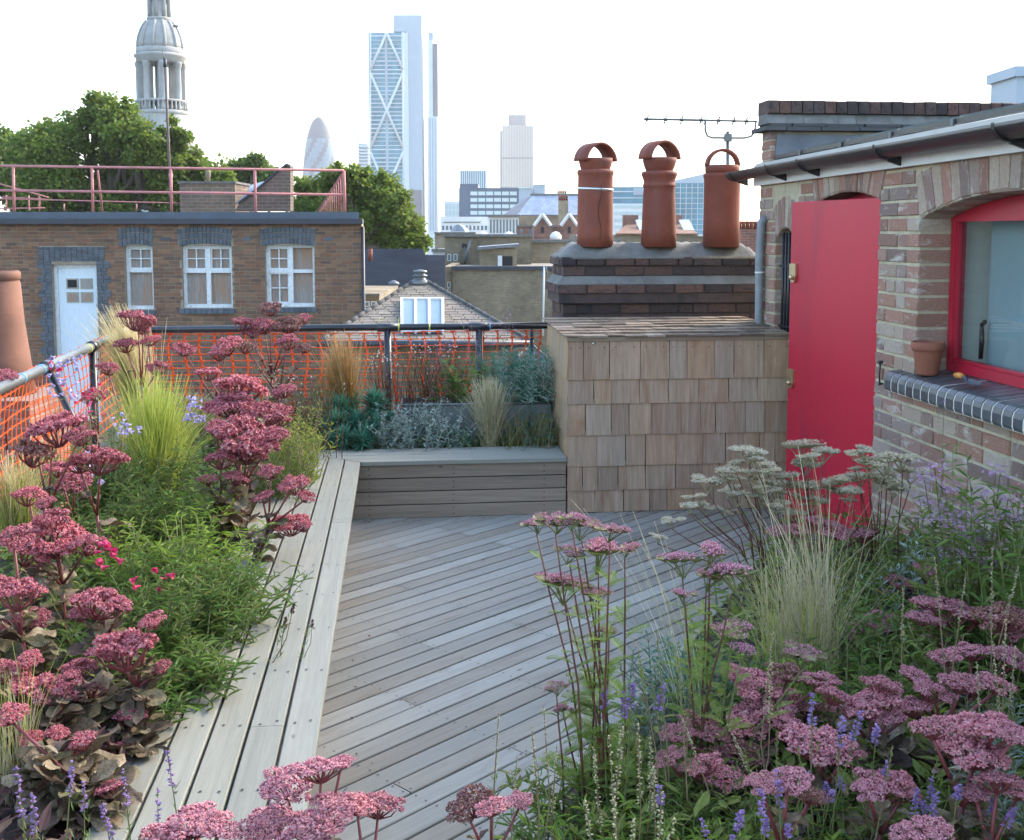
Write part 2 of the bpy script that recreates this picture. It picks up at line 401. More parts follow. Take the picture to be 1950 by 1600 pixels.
M['lin'] = leafmat('violet toadflax flower', [(.27,.17,.40),(.35,.24,.48),(.23,.14,.34)], .3)
M['seed'] = leafmat('pale seed capsule', [(.46,.42,.25),(.52,.48,.31),(.36,.36,.18)], .2)
M['lilac'] = leafmat('lilac penstemon flower', [(.40,.37,.62),(.48,.45,.68),(.36,.34,.56)], .35)
M['magenta'] = leafmat('crimson penstemon flower', [(.52,.03,.12),(.60,.06,.17)], .3)
M['mauve'] = leafmat('mauve flower cluster', [(.36,.22,.40),(.46,.31,.50),(.40,.22,.40)], .3)
M['white_f'] = leafmat('white petal', [(.75,.74,.70),(.80,.80,.78)], .3)
M['pink_f'] = leafmat('pink petal', [(.62,.33,.45),(.55,.27,.40)], .3)
M['tree_a'] = leafmat('plane tree leaf', [(.09,.155,.03),(.13,.20,.036),(.18,.25,.045),(.10,.16,.03),(.25,.27,.06)], .5, .5, .3)
M['tree_b'] = leafmat('dark plane leaf', [(.07,.125,.028),(.10,.165,.036),(.14,.20,.045)], .4, .5, .3)
# ================================================================== THE TERRACE
BK = []                                            # brick blanks: front at x = 0 facing -x, length along y
for k in range(6):
    r = random.Random(100+k); j = lambda s: r.uniform(-s, s)
    cb, cz, d = .022, .06, .07
    v = []
    for (x, yy, zz) in ((1,.5,.5),(d,.5,.5),(0,.5-cb,.5-cz)):
        for sy, sz in ((-1,-1),(1,-1),(1,1),(-1,1)):
            q = .010 if x == 0 else .003
            v.append((x + (j(.03) if x == 0 else 0), sy*yy + j(q), sz*zz + j(q*2.4)))
    f = [(8,11,10,9)]
    for lv in (0, 1):
        for i in range(4):
            i2 = (i+1) % 4
            f.append((lv*4+i, (lv+1)*4+i, (lv+1)*4+i2, lv*4+i2))
    BK.append((v, f))
def brickset(mat):
    out = []
    for v, f in BK:
        m = MB(); m.addn(v, f); out.append(m.mesh('brick', mat))
    return out
BS = {k: brickset(M[k]) for k in ('brick', 'bluebrick', 'sootbrick', 'nbrick', 'bluefar')}
def brick(parent, kind, loc, size, rz=0.0, rx=0.0, name='brick'):
    return link(name, R.choice(BS[kind]), parent, loc, (rx, 0, rz), size)

# ---- ground and slab
g = MB(); g.addn([(-2600,-500,-13),(2600,-500,-13),(2600,3400,-13),(-2600,3400,-13)], [(0,1,2,3)])
struct(g.build('ground', M['ground']))
s = MB(); s.box(-2.0, 6.4, -2.6, 8.17, -12.9, -.06)
o = struct(s.build('terrace_slab', M['slab'])); o.rotation_euler = (0,0,TH)

# ---- diagonal decking
deck = link('deck', None, None, (0,0,0), (0,0,0)); struct(deck)
A = np.array(AB(G(646,1170,0))); B_ = np.array(AB(G(1100,1028,0)))
dv = (B_-A)/np.linalg.norm(B_-A); pv = np.array([-dv[1], dv[0]])
a0, a1, b0, b1 = -.37, 2.54, 2.3, 6.93
cor = np.array([(a0,b0),(a1,b0),(a1,b1),(a0,b1)])
kmin, kmax = (cor@pv).min(), (cor@pv).max()
pitch = .0965
def span(c):                                       # where the line of boards lies inside the deck
    ts = []
    for (n, lo, hi) in ((0,a0,a1),(1,b0,b1)):
        p0 = pv[n]*c
        t = sorted(((lo-p0)/dv[n], (hi-p0)/dv[n])); ts.append(t)
    return max(ts[0][0], ts[1][0]), min(ts[0][1], ts[1][1])
ang = math.atan2(dv[1], dv[0]) + TH
screws = MB()
def screw(m, x, y, z, r=.0042):
    an = np.arange(6)*math.pi/3
    m.add([(x+r*math.cos(q), y+r*math.sin(q), z) for q in an], [list(range(6))])
k = kmin + .02; row = 0
while k < kmax - .02:
    lo, hi = span(k); w = pitch - .0085
    if hi - lo > .08:
        cuts = [lo]
        js = round((lo - .2) / .45) * .45
        t = lo + R.choice([.55, .95, 1.4, 1.9, 2.4])
        while t < hi - .35:
            tt = round(t/.45)*.45 + .0
            if tt > cuts[-1] + .3 and tt < hi - .2: cuts.append(tt)
            t = tt + R.choice([1.35, 1.8, 2.25, 2.7])
        cuts.append(hi)
        for q in range(len(cuts)-1):
            x0, x1 = cuts[q] + (.0015 if q else 0), cuts[q+1] - (.0015 if q < len(cuts)-2 else 0)
            L = x1-x0; dz = R.uniform(-.0015, .0015)
            m = MB().bbox(-L/2, L/2, -w/2+R.uniform(0,.002), w/2-R.uniform(0,.002), -.024, 0, .0028)
            c = dv*(x0+x1)/2 + pv*k; p = W(c[0], c[1], dz)
            m.build('plank', M['deck'], deck, loc=p, rot=(R.uniform(-.004,.004), 0, ang))
        t = math.ceil((lo+.04)/.45)*.45
        while t < hi-.03:
            for off in (-.026, .026):
                for sh in ((-.014, .014) if any(abs(t-cq) < .01 for cq in cuts[1:-1]) else (R.uniform(-.004,.004),)):
                    c = dv*(t+sh) + pv*(k+off+R.uniform(-.003,.003)); p = W(c[0], c[1], 0)
                    screw(screws, p.x, p.y, .0022)
            t += .45
    k += pitch; row += 1
o = screws.build('screw_heads', M['screw'], deck); o['kind'] = 'stuff'
jo = MB().box(-.45, 2.56, 2.25, 6.98, -.058, -.027); o = jo.build('joist_layer', M['dark'], deck); o.rotation_euler = (0,0,TH)

# ---- the corner bench
bench = terr('corner_bench', 'silvered timber corner bench wrapping the planting beds beside the deck', 'bench')
bz, bt = .369, .026
def mitre(a): return 6.868 + (-.235 - a)/.52*.42
def slat(verts, name, mat):                         # prism from 4 plan corners, centred, long axis x
    vs = np.array(verts); c = vs.mean(0); d = vs[1]-vs[0]; an = math.atan2(d[1], d[0])
    rot = np.array([[math.cos(-an), -math.sin(-an)],[math.sin(-an), math.cos(-an)]])
    q = (vs-c)@rot.T; e = .003
    m = MB(); lo = [(x,y,-bt) for x,y in q]; md = [(x,y,-e) for x,y in q]
    ins = [(x, y-math.copysign(e,y), 0) for x,y in q]
    V = lo+md+ins
    m.addn(V, [(0,3,2,1)]+[(i,(i+1)%4,4+(i+1)%4,4+i) for i in range(4)]+[(4+i,4+(i+1)%4,8+(i+1)%4,8+i) for i in range(4)]+[(8,9,10,11)])
    return m.build(name, mat, bench, loc=(c[0], c[1], bz+R.uniform(-.001,.001)), rot=(0,0,an))
bs = MB()
cutlist = [[5.42],[3.15],[6.15,4.1],[2.82,5.0],[2.62,4.6]]
for i in range(5):
    ar = -.235 - i*.1045; al = ar - .0955
    cuts = [2.05] + sorted(cutlist[i])
    for q, c0 in enumerate(cuts):
        c1 = cuts[q+1]-.001 if q+1 < len(cuts) else None
        e0 = c0 + (.001 if q else 0)
        if c1: slat([(al,e0),(al,c1),(ar,c1),(ar,e0)][::-1] and [(ar,e0),(ar,c1),(al,c1),(al,e0)], 'slat', M['bench'])
        else: slat([(ar,e0),(ar,mitre(ar)-.002),(al,mitre(al)-.002),(al,e0)], 'slat', M['bench'])
    t = 2.40
    while t < 6.9:
        for off in (.024, .071):
            screw(bs, ar-off+R.uniform(-.004,.004), t+R.uniform(-.012,.012), bz+.0018, .0048)
        t += .385
for i in range(4):
    bf = 6.862 + i*.1055; bk = bf + .0975
    am = lambda b: -.235 - (b-6.868)/.42*.52
    slat([(am(bf)+.004,bf),(1.072,bf),(1.072,bk),(am(bk)+.004,bk)], 'slat', M['bench'])
    for t in (.1,.48,.86):
        for off in (.025,.072): screw(bs, t, bf+off, bz+.0018, .0045)
for i in range(4):                                   # riser boards of the short arm and the long arm
    z1 = .338 - i*.0855; z0 = z1 - .0785
    boxobj('riser_board', M['riser'], bench, -.325, 1.07, 6.880, 6.902, z0, z1)
    m = MB().bbox(-2.4, 2.4, -.011, .011, -(z1-z0)/2, (z1-z0)/2, .002)
    m.build('riser_board', M['riser'], bench, loc=(-.338, 4.46, (z0+z1)/2), rot=(0,0,math.pi/2))
    for t in (-.18, .35, .93): 
        for dz in (.02,.058): bs.box(t-.004, t+.004, 6.8785, 6.8795, z0+dz-.003, z0+dz+.003)
o = bs.build('screw_heads', M['screw'], bench); o['kind'] = 'stuff'
m = MB(); m.box(-.74,-.36,2.06,7.22,.0,.34); m.box(-.359,1.06,6.93,7.26,.0,.3385)
m.build('carcass', M['dark'], bench)

# ---- beds
soil = MB(); soil.box(-1.78,-.765,2.0,8.02,-.05,.335); soil.box(-.764,1.075,7.29,8.02,-.05,.330)
soil.box(-1.78,2.55,.5,2.04,-.05,.33)
NEARBED = [(.42,2.041),(2.56,2.041),(2.56,4.95),(1.78,4.95),(.42,2.72)]
soil.addn([(x,y,-.05) for x,y in NEARBED]+[(x,y,.325) for x,y in NEARBED], [(i,(i+1)%5,5+(i+1)%5,5+i) for i in range(5)]); soil.f.append(np.array([[0,1,2,3,4]])+soil.n-5); soil.m.append(np.zeros(1))
o = struct(soil.build('planting_soil', M['soil'])); o.rotation_euler = (0,0,TH)
kerb = terr('planter_edging', 'low weathered timber edging boards holding back the bed below the window wall', 'edging')
for (x0,y0,x1,y1) in ((-.23,2.06,.40,2.06),(.405,2.08,.405,2.715),(.41,2.735,1.765,4.965),(1.79,4.965,2.43,4.965)):
    L = math.hypot(x1-x0, y1-y0); rz = math.atan2(y1-y0, x1-x0)
    for z0,z1 in ((.005,.112),(.118,.225),(.231,.332)):
        MB().bbox(-L/2, L/2, -.012, .012, -(z1-z0)/2, (z1-z0)/2, .003).build('board', M['deck'], kerb, loc=((x0+x1)/2,(y0+y1)/2,(z0+z1)/2), rot=(0,0,rz))

# ---- galvanised trough
tr = terr('metal_trough', 'long galvanised metal planting trough standing behind the short bench arm', 'planter')
m = MB(); x0,x1,y0,y1,z0,z1,q = .03,1.06,7.50,7.86,.335,.625,.006
m.box(x0,x1,y0,y0+q,z0,z1); m.box(x0,x1,y1-q,y1,z0,z1); m.box(x0,x0+q,y0+q,y1-q,z0,z1); m.box(x1-q,x1,y0+q,y1-q,z0,z1)
m.build('shell', M['zinc'], tr)
MB().tube([(x0,y0-.004,z1),(x1,y0-.004,z1)], .009, 8).build('rolled_rim', M['zinc'], tr, True)
boxobj('compost', M['soil'], tr, x0+q+.001, x1-q-.001, y0+q+.001, y1-q-.001, z0+.01, z1-.03)

# ---- shingled store
st = terr('shingled_store', 'cedar shingled storage box beside the red door with a shingle lid', 'storage box')
SA0, SA1, SB0, SB1, SZ = 1.08, 2.562, 6.884, 7.90, 1.135
MB().box(SA0+.02, SA1-.002, SB0+.022, SB1, 0, SZ-.012).build('carcass', M['dark'], st)
zs = [SZ, .866, .710, .506, .306, .146, .004]
def sh_piece(w, h, lean, mat, name='shingle', t0=.009, t1=.004):   # butt thicker at the bottom
    m = MB(); x = w/2; j = lambda: R.uniform(-.0025,.0025)
    V = [(-x+j(),-t0,-h/2+j()),(x+j(),-t0,-h/2+j()),(x,0,-h/2),(-x,0,-h/2),(-x+j(),-t1,h/2),(x+j(),-t1,h/2),(x,0,h/2),(-x,0,h/2)]
    return m.hexa(V).mesh(name, mat)
for ci in range(6):
    zt, zb = zs[ci]-.0, zs[ci+1]
    over = .0 if ci == 0 else .028
    a = SA0 + .004 + (0 if ci % 2 == 0 else R.uniform(-.02,0))
    widths = []
    for side in (0, 1):
        pos, end = (SA0, SA1-.012) if side == 0 else (SB0+.012, SB1)
        while pos < end - .03:
            w = min(R.choice([.10,.115,.13,.15,.17,.18,.19,.20]) if side == 0 else R.uniform(.13,.21), end-pos)
            if end - pos - w < .06: w = end - pos
            h = zt-zb+over+R.uniform(-.003,.003)
            me = sh_piece(w-R.uniform(.003,.006), h, 0, M['shingle'] if side == 0 else M['shingle_side'])
            off = .0065*1 
            if side == 0: link('shingle', me, st, (pos+w/2, SB0+.010-R.uniform(0,.002), zb+h/2), (-R.uniform(.026,.034), 0, 0))
            else: link('shingle', me, st, (SA0+.010-R.uniform(0,.002), pos+w/2, zb+h/2), (-R.uniform(.026,.034), 0, -math.pi/2))
            if ci == 0 and side == 0:
                for dx in (-.3,.3):
                    nm = MB().lathe([(.0045,0),(.0035,.002)], 6); nm.build('nail', M['screw'], st, loc=(pos+w/2+dx*w, SB0+.006, zt-.062-R.uniform(0,.006)), rot=(math.pi/2,0,0))
            pos += w
lid = 7
for i in range(lid):                                  # lid courses climb gently to the back
    f0 = SB0 - .022 + i*.158
    zf = SZ + .004 + i*.0052
    pos = SA0 - .02 - R.uniform(0,.05)
    while pos < SA1 - .03:
        w = min(R.uniform(.10,.21), SA1-.004-pos)
        L = .21; j = lambda s=.0022: R.uniform(-s, s)
        t0 = R.uniform(.008,.013); x = w/2-.002; wp = R.uniform(-.004,.005)
        V = [(-x,0,j()+wp),(x,0,j()+wp),(x,L,-.004),(-x,L,-.004),(-x,j(),t0+j()+wp),(x,j(),t0+j()+wp),(x,L,.001),(-x,L,.001)]
        me = MB().hexa(V).mesh('roof_shingle', M['shingle_top'])
        link('roof_shingle', me, st, (max(pos, SA0-.022)+w/2, f0+j(.004), zf), (.03,0,0))
        pos += w
boxobj('lid_board', M['riser'], st, SA0-.004, SA1-.004, SB0-.004, SB0+.010, SZ-.022, SZ+.004)
for (x, z) in ((SA0+.165, SZ-.038), (SA1-.03, SZ-.035)):
    MB().lathe([(.011,0),(.010,.004),(.006,.008),(.001,.009)], 12).build('bolt', M['bolt'], st, True, (x, SB0+.004, z), (math.pi/2,0,0))

# ---- brick rooftop room
house = terr('brick_room', 'reclaimed brick rooftop room with crimson door and arched red window', 'building')
HS = 1.053; house.scale = (HS,)*3; house.location.z = EYE*(1-HS)        # imperial bricks, so a little larger and farther than first measured
WA = 2.44; core_a = WA + .006
wall = link('wall', None, house)
def arc(b, c, hw, zs_, zc):                            # segmental arch soffit
    rise = zc - zs_; Rr = (hw*hw + rise*rise)/(2*rise); x = min(abs(b-c), hw)
    return zc - Rr + math.sqrt(max(0, Rr*Rr - x*x))
OPEN = {'win': (3.45, 4.958, 1.085, 1.868, 1.965), 'door': (5.40, 6.27, -.01, 1.965, 2.02), 'bar': (6.61, 6.93, 1.00, 1.765, 1.83)}
def top_of(name, b):
    lo, hi, z0, zs_, zc = OPEN[name]; return arc(b, (lo+hi)/2, (hi-lo)/2, zs_, zc)
core = MB(); T = 2.20
for lo, hi in ((-2.5,3.449),(4.962,5.396),(6.274,6.606),(6.934,7.262)): core.box(core_a, 2.75, lo, hi, 0, T)
core.box(core_a, 2.75, 3.449, 4.962, 0, 1.06); core.box(core_a, 2.75, 6.606, 6.934, 0, .985)
for nm in OPEN:
    lo, hi = OPEN[nm][:2]; n = 12
    for i in range(n):
        p, q = lo-.004+(hi-lo+.008)*i/n, lo-.004+(hi-lo+.008)*(i+1)/n
        za, zb = top_of(nm, p)+.004, top_of(nm, q)+.004
        core.hexa([(core_a,p,za),(2.75,p,za),(2.75,q,zb),(core_a,q,zb),(core_a,p,T),(2.75,p,T),(2.75,q,T),(core_a,q,T)])
core.build('mortar_core', M['mortar'], wall)
def solid(z0, z1, lo, hi):
    segs = [(lo, hi)]
    for nm, (p, q, zb, zs_, zc) in OPEN.items():
        depth = .215
        if z1 <= zb+.002: continue
        ex = 0.0
        if z0 >= zs_-.02: ex = .0
        top = zc + .21
        if z0 > top: continue
        spread = max(0, (z0+z1)/2 - zs_)*.35 if z1 > zs_ else 0
        p2, q2 = p - spread, q + spread
        out = []
        for s0, s1 in segs:
            if q2 <= s0 or p2 >= s1: out.append((s0, s1)); continue
            if p2 > s0: out.append((s0, p2))
            if q2 < s1: out.append((q2, s1))
        segs = out
    return [x for x in segs if x[1]-x[0] > .03]
nz = int(2.2/.075)
for c in range(nz):
    z0 = c*.075+.006; z1 = z0+.062
    for s0, s1 in solid(z0, z1, 3.9, 7.26):
        pos = s1; odd = c % 2
        first = True
        while pos > s0 + .02:
            w = R.choice([.215,.215,.1025]) if not first else (.215 if odd else .1025)
            first = False
            if pos - w - s0 < .06: w = pos - s0
            w = min(w, pos-s0)
            near_win = abs((pos-w) - 4.958) < .012
            near_door = abs((pos-w) - 6.27) < .012 or abs(pos-5.40) < .012 
            dep = .155 if near_win else .10
            pr = R.uniform(-.004,.002)
            brick(wall, 'brick', (WA+pr, pos-w/2, (z0+z1)/2), (dep, w-(.012 if pos-w > s0+.01 else .001), .062), 0)
            pos -= w
def voussoirs(nm, kind, depth, n, h0, par=None, rings=1, hh=.215):
    lo, hi, zb, zs_, zc = OPEN[nm]; c = (lo+hi)/2; hw = (hi-lo)/2; rise = zc-zs_
    Rr = (hw*hw+rise*rise)/(2*rise); cz = zc-Rr; A0 = math.asin(hw/Rr)*1.0
    splay = 1.5 if A0 < .4 else .45
    for i in range(n):
        u = -1 + 2*(i+.5)/n; a = u*A0
        b_ = c + Rr*math.sin(a); zz = cz + Rr*math.cos(a)
        tilt = a*splay
        w = 2*hw/n*1.0 - .010
        # stretch away from the soffit along the tilt
        ctr = (WA + R.uniform(-.004,.003), b_ + math.sin(tilt)*hh/2, zz + math.cos(tilt)*hh/2)
        link('voussoir', R.choice(BS[kind]), wall, ctr, (-tilt - 0*math.pi/2, 0, 0), (depth, w + .012*(hh/.215)*abs(1), hh))
voussoirs('win', 'brick', .155, 20, 0)
voussoirs('door', 'brick', .10, 12, 0)
voussoirs('bar', 'brick', .10, 6, 0, hh=.20)
# sill of rounded blue bricks
sl0, sl1 = 3.9, 5.12
nb = int((sl1-sl0)/.0755)
prof = [(2.60,1.03),(2.385,1.03),(2.372,1.036),(2.366,1.05),(2.366,1.085),(2.372,1.108),(2.388,1.124),(2.41,1.130),(2.60,1.150)]
sill = link('sill', None, house)
for i in range(nb):
    b1_ = sl1 - i*.0755; bb0 = b1_ - .0625; cen = (b1_+bb0)/2
    jz = R.uniform(-.002,.002); k = len(prof)
    V = [(x, -.03125, z+jz) for x, z in prof] + [(x, .03125, z+jz) for x, z in prof]
    m = MB(); m.addn(V, [(i2, k+i2, k+(i2+1)%k, (i2+1)%k) for i2 in range(k)])
    m.f += [np.array([list(range(k))])+m.n-2*k, np.array([list(range(2*k-1, k-1, -1))])+m.n-2*k]; m.m += [np.zeros(1)]*2
    m.build('sill_brick', M['bluebrick'], sill, loc=(0, cen, 0))
V = [(x+.0025, z-.002) for x, z in prof]; k = len(V)
m = MB(); m.addn([(x, sl0-.3, z) for x, z in V]+[(x, sl1-.002, z) for x, z in V], [(i2, (i2+1)%k, k+(i2+1)%k, k+i2) for i2 in range(k)])
m.f += [np.array([list(range(k-1,-1,-1))])+m.n-2*k, np.array([list(range(k, 2*k))])+m.n-2*k]; m.m += [np.zeros(1)]*2
m.build('sill_mortar', surf('pale pointing', [(.62,.59,.50)], .95, .12, 20, bmp=.2), sill)
# window
win = link('window', None, house)
fa = 2.592
def jamb(b0_, b1_, z0_, z1_, mat=M['redframe'], a_=fa, d=.07, name='frame_rail'):
    return boxobj(name, mat, win, a_, a_+d, b0_, b1_, z0_, z1_)
jamb(4.914, 4.952, 1.152, 1.90, d=.05); jamb(3.52, 4.913, 1.152, 1.198, d=.05)
jamb(4.900, 4.913, 1.199, 1.86, a_=fa+.008, d=.04, name='inner_bead'); jamb(3.52, 4.899, 1.199, 1.213, a_=fa+.008, d=.04, name='inner_bead')
m = MB(); n = 16
for i in range(n):                                   # arched head
    p, q = 3.45+(4.953-3.45)*i/n, 3.45+(4.953-3.45)*(i+1)/n
    zp, zq = top_of('win', p)-.002, top_of('win', q)-.002
    m.hexa([(fa-.002,p,1.850),(fa+.052,p,1.850),(fa+.052,q,1.850),(fa-.002,q,1.850),(fa-.002,p,zp),(fa+.052,p,zp),(fa+.052,q,zq),(fa-.002,q,zq)])
m.build('arched_head', M['redframe'], win)
cg, t, b, o_ = nodes('clear window glass')
gl = N(t, 'ShaderNodeBsdfGlossy'); gl.inputs['Roughness'].default_value = .02
tp = N(t, 'ShaderNodeBsdfTransparent'); tp.inputs['Color'].default_value = (.86,.92,.92,1)
fr = N(t, 'ShaderNodeFresnel'); fr.inputs['IOR'].default_value = 2.1
vv = coords(t, (1,1,1), False); bn = N(t, 'ShaderNodeBump'); bn.inputs['Strength'].default_value = .04; bn.inputs['Distance'].default_value = .03
t.links.new(noise(t, vv, 2.2, 2), bn.inputs['Height']); t.links.new(bn.outputs[0], gl.inputs['Normal'])
mx = N(t, 'ShaderNodeMixShader'); gf = N(t, 'ShaderNodeNewGeometry'); om = N(t, 'ShaderNodeMath', operation='SUBTRACT'); om.inputs[0].default_value = 1.0; t.links.new(gf.outputs['Backfacing'], om.inputs[1]); fm = N(t, 'ShaderNodeMath', operation='MULTIPLY'); t.links.new(fr.outputs[0], fm.inputs[0]); t.links.new(om.outputs[0], fm.inputs[1]); t.links.new(fm.outputs[0], mx.inputs[0]); t.links.new(tp.outputs[0], mx.inputs[1]); t.links.new(gl.outputs[0], mx.inputs[2]); t.links.new(mx.outputs[0], o_.inputs['Surface'])
M['clear'] = cg
boxobj('pane', cg, win, fa+.022, fa+.028, 3.50, 4.905, 1.205, 1.87)
backing = surf('grey blue blind', [(.34,.42,.45)], .7, .1, 1.2, bmp=0)
boxobj('backing_panel', backing, win, fa+.115, fa+.12, 3.0, 4.80, 1.0, 1.95)  # added panel, its grey blue stands for reflections in the pane
boxobj('inner_reveal', M['white'], win, fa+.072, fa+.21, 4.955, 4.965, 1.15, 1.95)
hb = MB(); hb.tube([(fa+.085,4.80,1.22),(fa+.085,4.795,1.30),(fa+.085,4.80,1.385)], [.010,.012,.010], 8); hb.tube([(fa+.085,4.80,1.375),(fa+.085,4.772,1.395)], .010, 8); hb.lathe([(.001,-.016),(.016,-.006),(.016,.006),(.001,.016)], 10, fa+.085, 4.788)
h = hb.build('casement_handle', M['black'], win, True)
h.location = (0,0,0)
# door: hinge on the near jamb, leaf standing slightly open
hx, hy = 2.492, 5.408; fx, fy = 2.352, 6.292
L = math.hypot(fx-hx, fy-hy); da = math.atan2(fy-hy, fx-hx)
door = link('door', None, house, (hx, hy, 0), (0,0,da))
m = MB().bbox(0, L, -.0, .045, .022, 1.977, .003); m.build('leaf', M['red'], door)
def lock(xc, zc, flip=1):
    p = MB(); hh = .055
    V = []
    for y in (.046, .060):
        V += [(xc-.036,y,zc-hh*.35),(xc-.022,y,zc-hh),(xc+.016,y,zc-hh),(xc+.034,y,zc-hh*.35),(xc+.034,y,zc+hh-.006),(xc+.026,y,zc+hh),(xc-.028,y,zc+hh),(xc-.036,y,zc+hh-.006)]
    p.addn(V, [(i,(i+1)%8,8+(i+1)%8,8+i) for i in range(8)]); p.f += [np.array([list(range(7,-1,-1))])+p.n-16, np.array([list(range(8,16))])+p.n-16]; p.m += [np.zeros(1)]*2
    p.build('lock_plate', M['brass'], door)
    k = MB().lathe([(.013,0),(.015,.012),(.011,.020),(.002,.021)], 14); k.build('lock_knob', M['brass'], door, True, (xc-.004, .06, zc-.026), (-math.pi/2,0,0))
lock(L-.045, 1.565); lock(L-.045, .945)
fr_ = MB(); fr_.box(2.57,2.66,5.401,5.455,0,1.99); fr_.box(2.57,2.66,6.215,6.269,0,1.99)
for i in range(10):
    p, q = 5.401+.868*i/10, 5.401+.868*(i+1)/10
    zp, zq = top_of('door', p)-.003, top_of('door', q)-.003
    fr_.hexa([(2.568,p,1.94),(2.662,p,1.94),(2.662,q,1.94),(2.568,q,1.94),(2.568,p,zp),(2.662,p,zp),(2.662,q,zq),(2.568,q,zq)])
fr_.build('door_frame', M['redframe'], house)
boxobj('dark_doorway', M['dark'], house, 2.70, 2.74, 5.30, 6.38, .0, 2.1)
# barred window by the downpipe
boxobj('dark_pane', M['glass'], house, 2.60, 2.62, 6.58, 6.96, .98, 1.86)
boxobj('stone_ledge', M['cement'], house, 2.425, 2.60, 6.602, 6.938, .97, 1.0)
for bb in (6.66, 6.715, 6.77, 6.825, 6.88): MB().tube([(2.475,bb,1.0),(2.475,bb,1.80)], .0085, 6).build('bar', M['blackrail'], house, True)
for zz in (1.20, 1.585): MB().tube([(2.475,6.60,zz),(2.475,6.94,zz)], .008, 6).build('cross_bar', M['blackrail'], house, True)
# downpipe with lagging and cable ties
pp = MB(); pts = [(2.405,7.13,.6),(2.405,7.13,1.3),(2.402,7.128,1.62),(2.408,7.132,1.80),(2.41,7.13,1.86),(2.44,7.13,1.90)]
pp.tube(pts, [.026,.026,.029,.027,.030,.028], 12); dp = pp.build('downpipe', M['greypipe'], house, True)
for zz in (1.16, 1.53): MB().lathe([(.0305,0),(.032,.006),(.0305,.012)], 14, 2.405, 7.13).build('cable_tie', M['white'], house, True, (0,0,zz))
boxobj('white_plate', M['white'], house, 2.428, 2.438, 6.475, 6.515, 1.52, 1.70)
hk = MB(); hk.tube([(2.425,5.28,1.145),(2.425,5.28,1.03)], .005, 6); hk.tube([(2.44,5.28,1.135),(2.418,5.28,1.14)], .006, 6); hk.tube([(2.44,5.28,1.03),(2.42,5.28,1.028)], .006, 6)
hk.lathe([(.002,0),(.015,.004),(.015,.008),(.002,.012)], 10, 2.43, 5.28); 
h = MB(); h.tube([(2.425,5.30,1.155),(2.423,5.302,1.10),(2.425,5.30,1.035)], [.008,.004,.005], 8); h.tube([(2.442,5.30,1.15),(2.415,5.30,1.15)], .007, 8); h.tube([(2.442,5.30,1.04),(2.418,5.30,1.036)], .005, 8)
h.build('door_hook', M['black'], house, True)
# eaves: fascia, gutter, flashing, roof
boxobj('fascia', M['white'], house, 2.408, 2.434, -2.4, 7.30, 2.112, 2.235)
n = 14
V = []; Rg, tg = .062, .004
for bb in (-2.4, 7.52):
    for i in range(n+1):
        q = math.pi + math.pi*i/n; V.append((2.338+Rg*math.cos(q), bb, 2.212+Rg*math.sin(q)*.95))
    for i in range(n+1):
        q = 2*math.pi - math.pi*i/n; V.append((2.338+(Rg-tg)*math.cos(q), bb, 2.212+(Rg-tg)*math.sin(q)*.95))
k = 2*(n+1)
m = MB(); m.addn(V, [(i,(i+1)%k,k+(i+1)%k,k+i) for i in range(k)])
for i in range(n): 
    m.f.append(np.array([[k+i,k+i+1,2*k-2-i,2*k-1-i]])+m.n-2*k); m.m.append(np.zeros(1))
m.build('gutter', M['black'], house, True)
for xx in (1418, 1490, 1552, 1704, 1938):
    u = (xx-CX)/F; Yq = 2.40/(u*CT+ST); bq = Yq*CT - u*Yq*ST
    m = MB(); pts = [(2.338+.068*math.cos(math.pi+math.pi*i/10), bq, 2.215+.066*math.sin(math.pi+math.pi*i/10)) for i in range(11)]
    pts = pts[:9] + [(2.40,bq,2.165),(2.407,bq,2.128)]
    for i in range(len(pts)-1):
        (xa,_,za),(xb,_,zb) = pts[i], pts[i+1]
        m.hexa([(xa,bq-.012,za-.004),(xb,bq-.012,zb-.004),(xb,bq+.012,zb-.004),(xa,bq+.012,za-.004),(xa,bq-.012,za+.003),(xb,bq-.012,zb+.003),(xb,bq+.012,zb+.003),(xa,bq+.012,za+.003)])
    m.hexa([(2.34,bq-.008,2.140),(2.407,bq-.008,2.118),(2.407,bq+.008,2.118),(2.34,bq+.008,2.140),(2.34,bq-.008,2.150),(2.407,bq-.008,2.165),(2.407,bq+.008,2.165),(2.34,bq+.008,2.150)])
    m.build('gutter_bracket', M['black'], house)
M['cream'] = surf('cream eaves strip', [(.30,.28,.225)], .6, .1, 5, bmp=.05); cream = M['cream']
m = MB(); m.hexa([(2.40,-2.4,2.236),(2.47,-2.4,2.236),(2.47,7.29,2.236),(2.40,7.29,2.236),(2.425,-2.4,2.262),(2.47,-2.4,2.262),(2.47,7.29,2.262),(2.425,7.29,2.262)])
m.build('eaves_strip', cream, house)
m = MB(); m.hexa([(2.472,-2.4,2.215),(5.9,-2.4,2.90),(5.9,7.06,2.90),(2.472,7.06,2.215),(2.472,-2.4,2.263),(5.9,-2.4,2.95),(5.9,7.06,2.95),(2.472,7.06,2.263)])
m.build('roof', M['glassroof'], house)
MB().box(2.462,2.49,-2.4,7.06,2.276,2.300).build('glazing_rail', M['black'], house)
for bb in np.arange(1.0, 7.0, .62):
    boxobj('rail_clip', M['zinc'], house, 2.452, 2.461, bb-.013, bb+.013, 2.24, 2.302)
    m = MB(); m.hexa([(2.50,bb-.02,2.290),(5.8,bb-.02,2.955),(5.8,bb+.02,2.955),(2.50,bb+.02,2.290),(2.50,bb-.02,2.318),(5.8,bb-.02,2.983),(5.8,bb+.02,2.983),(2.50,bb+.02,2.318)])
    m.build('glazing_bar', M['zinc'], house)
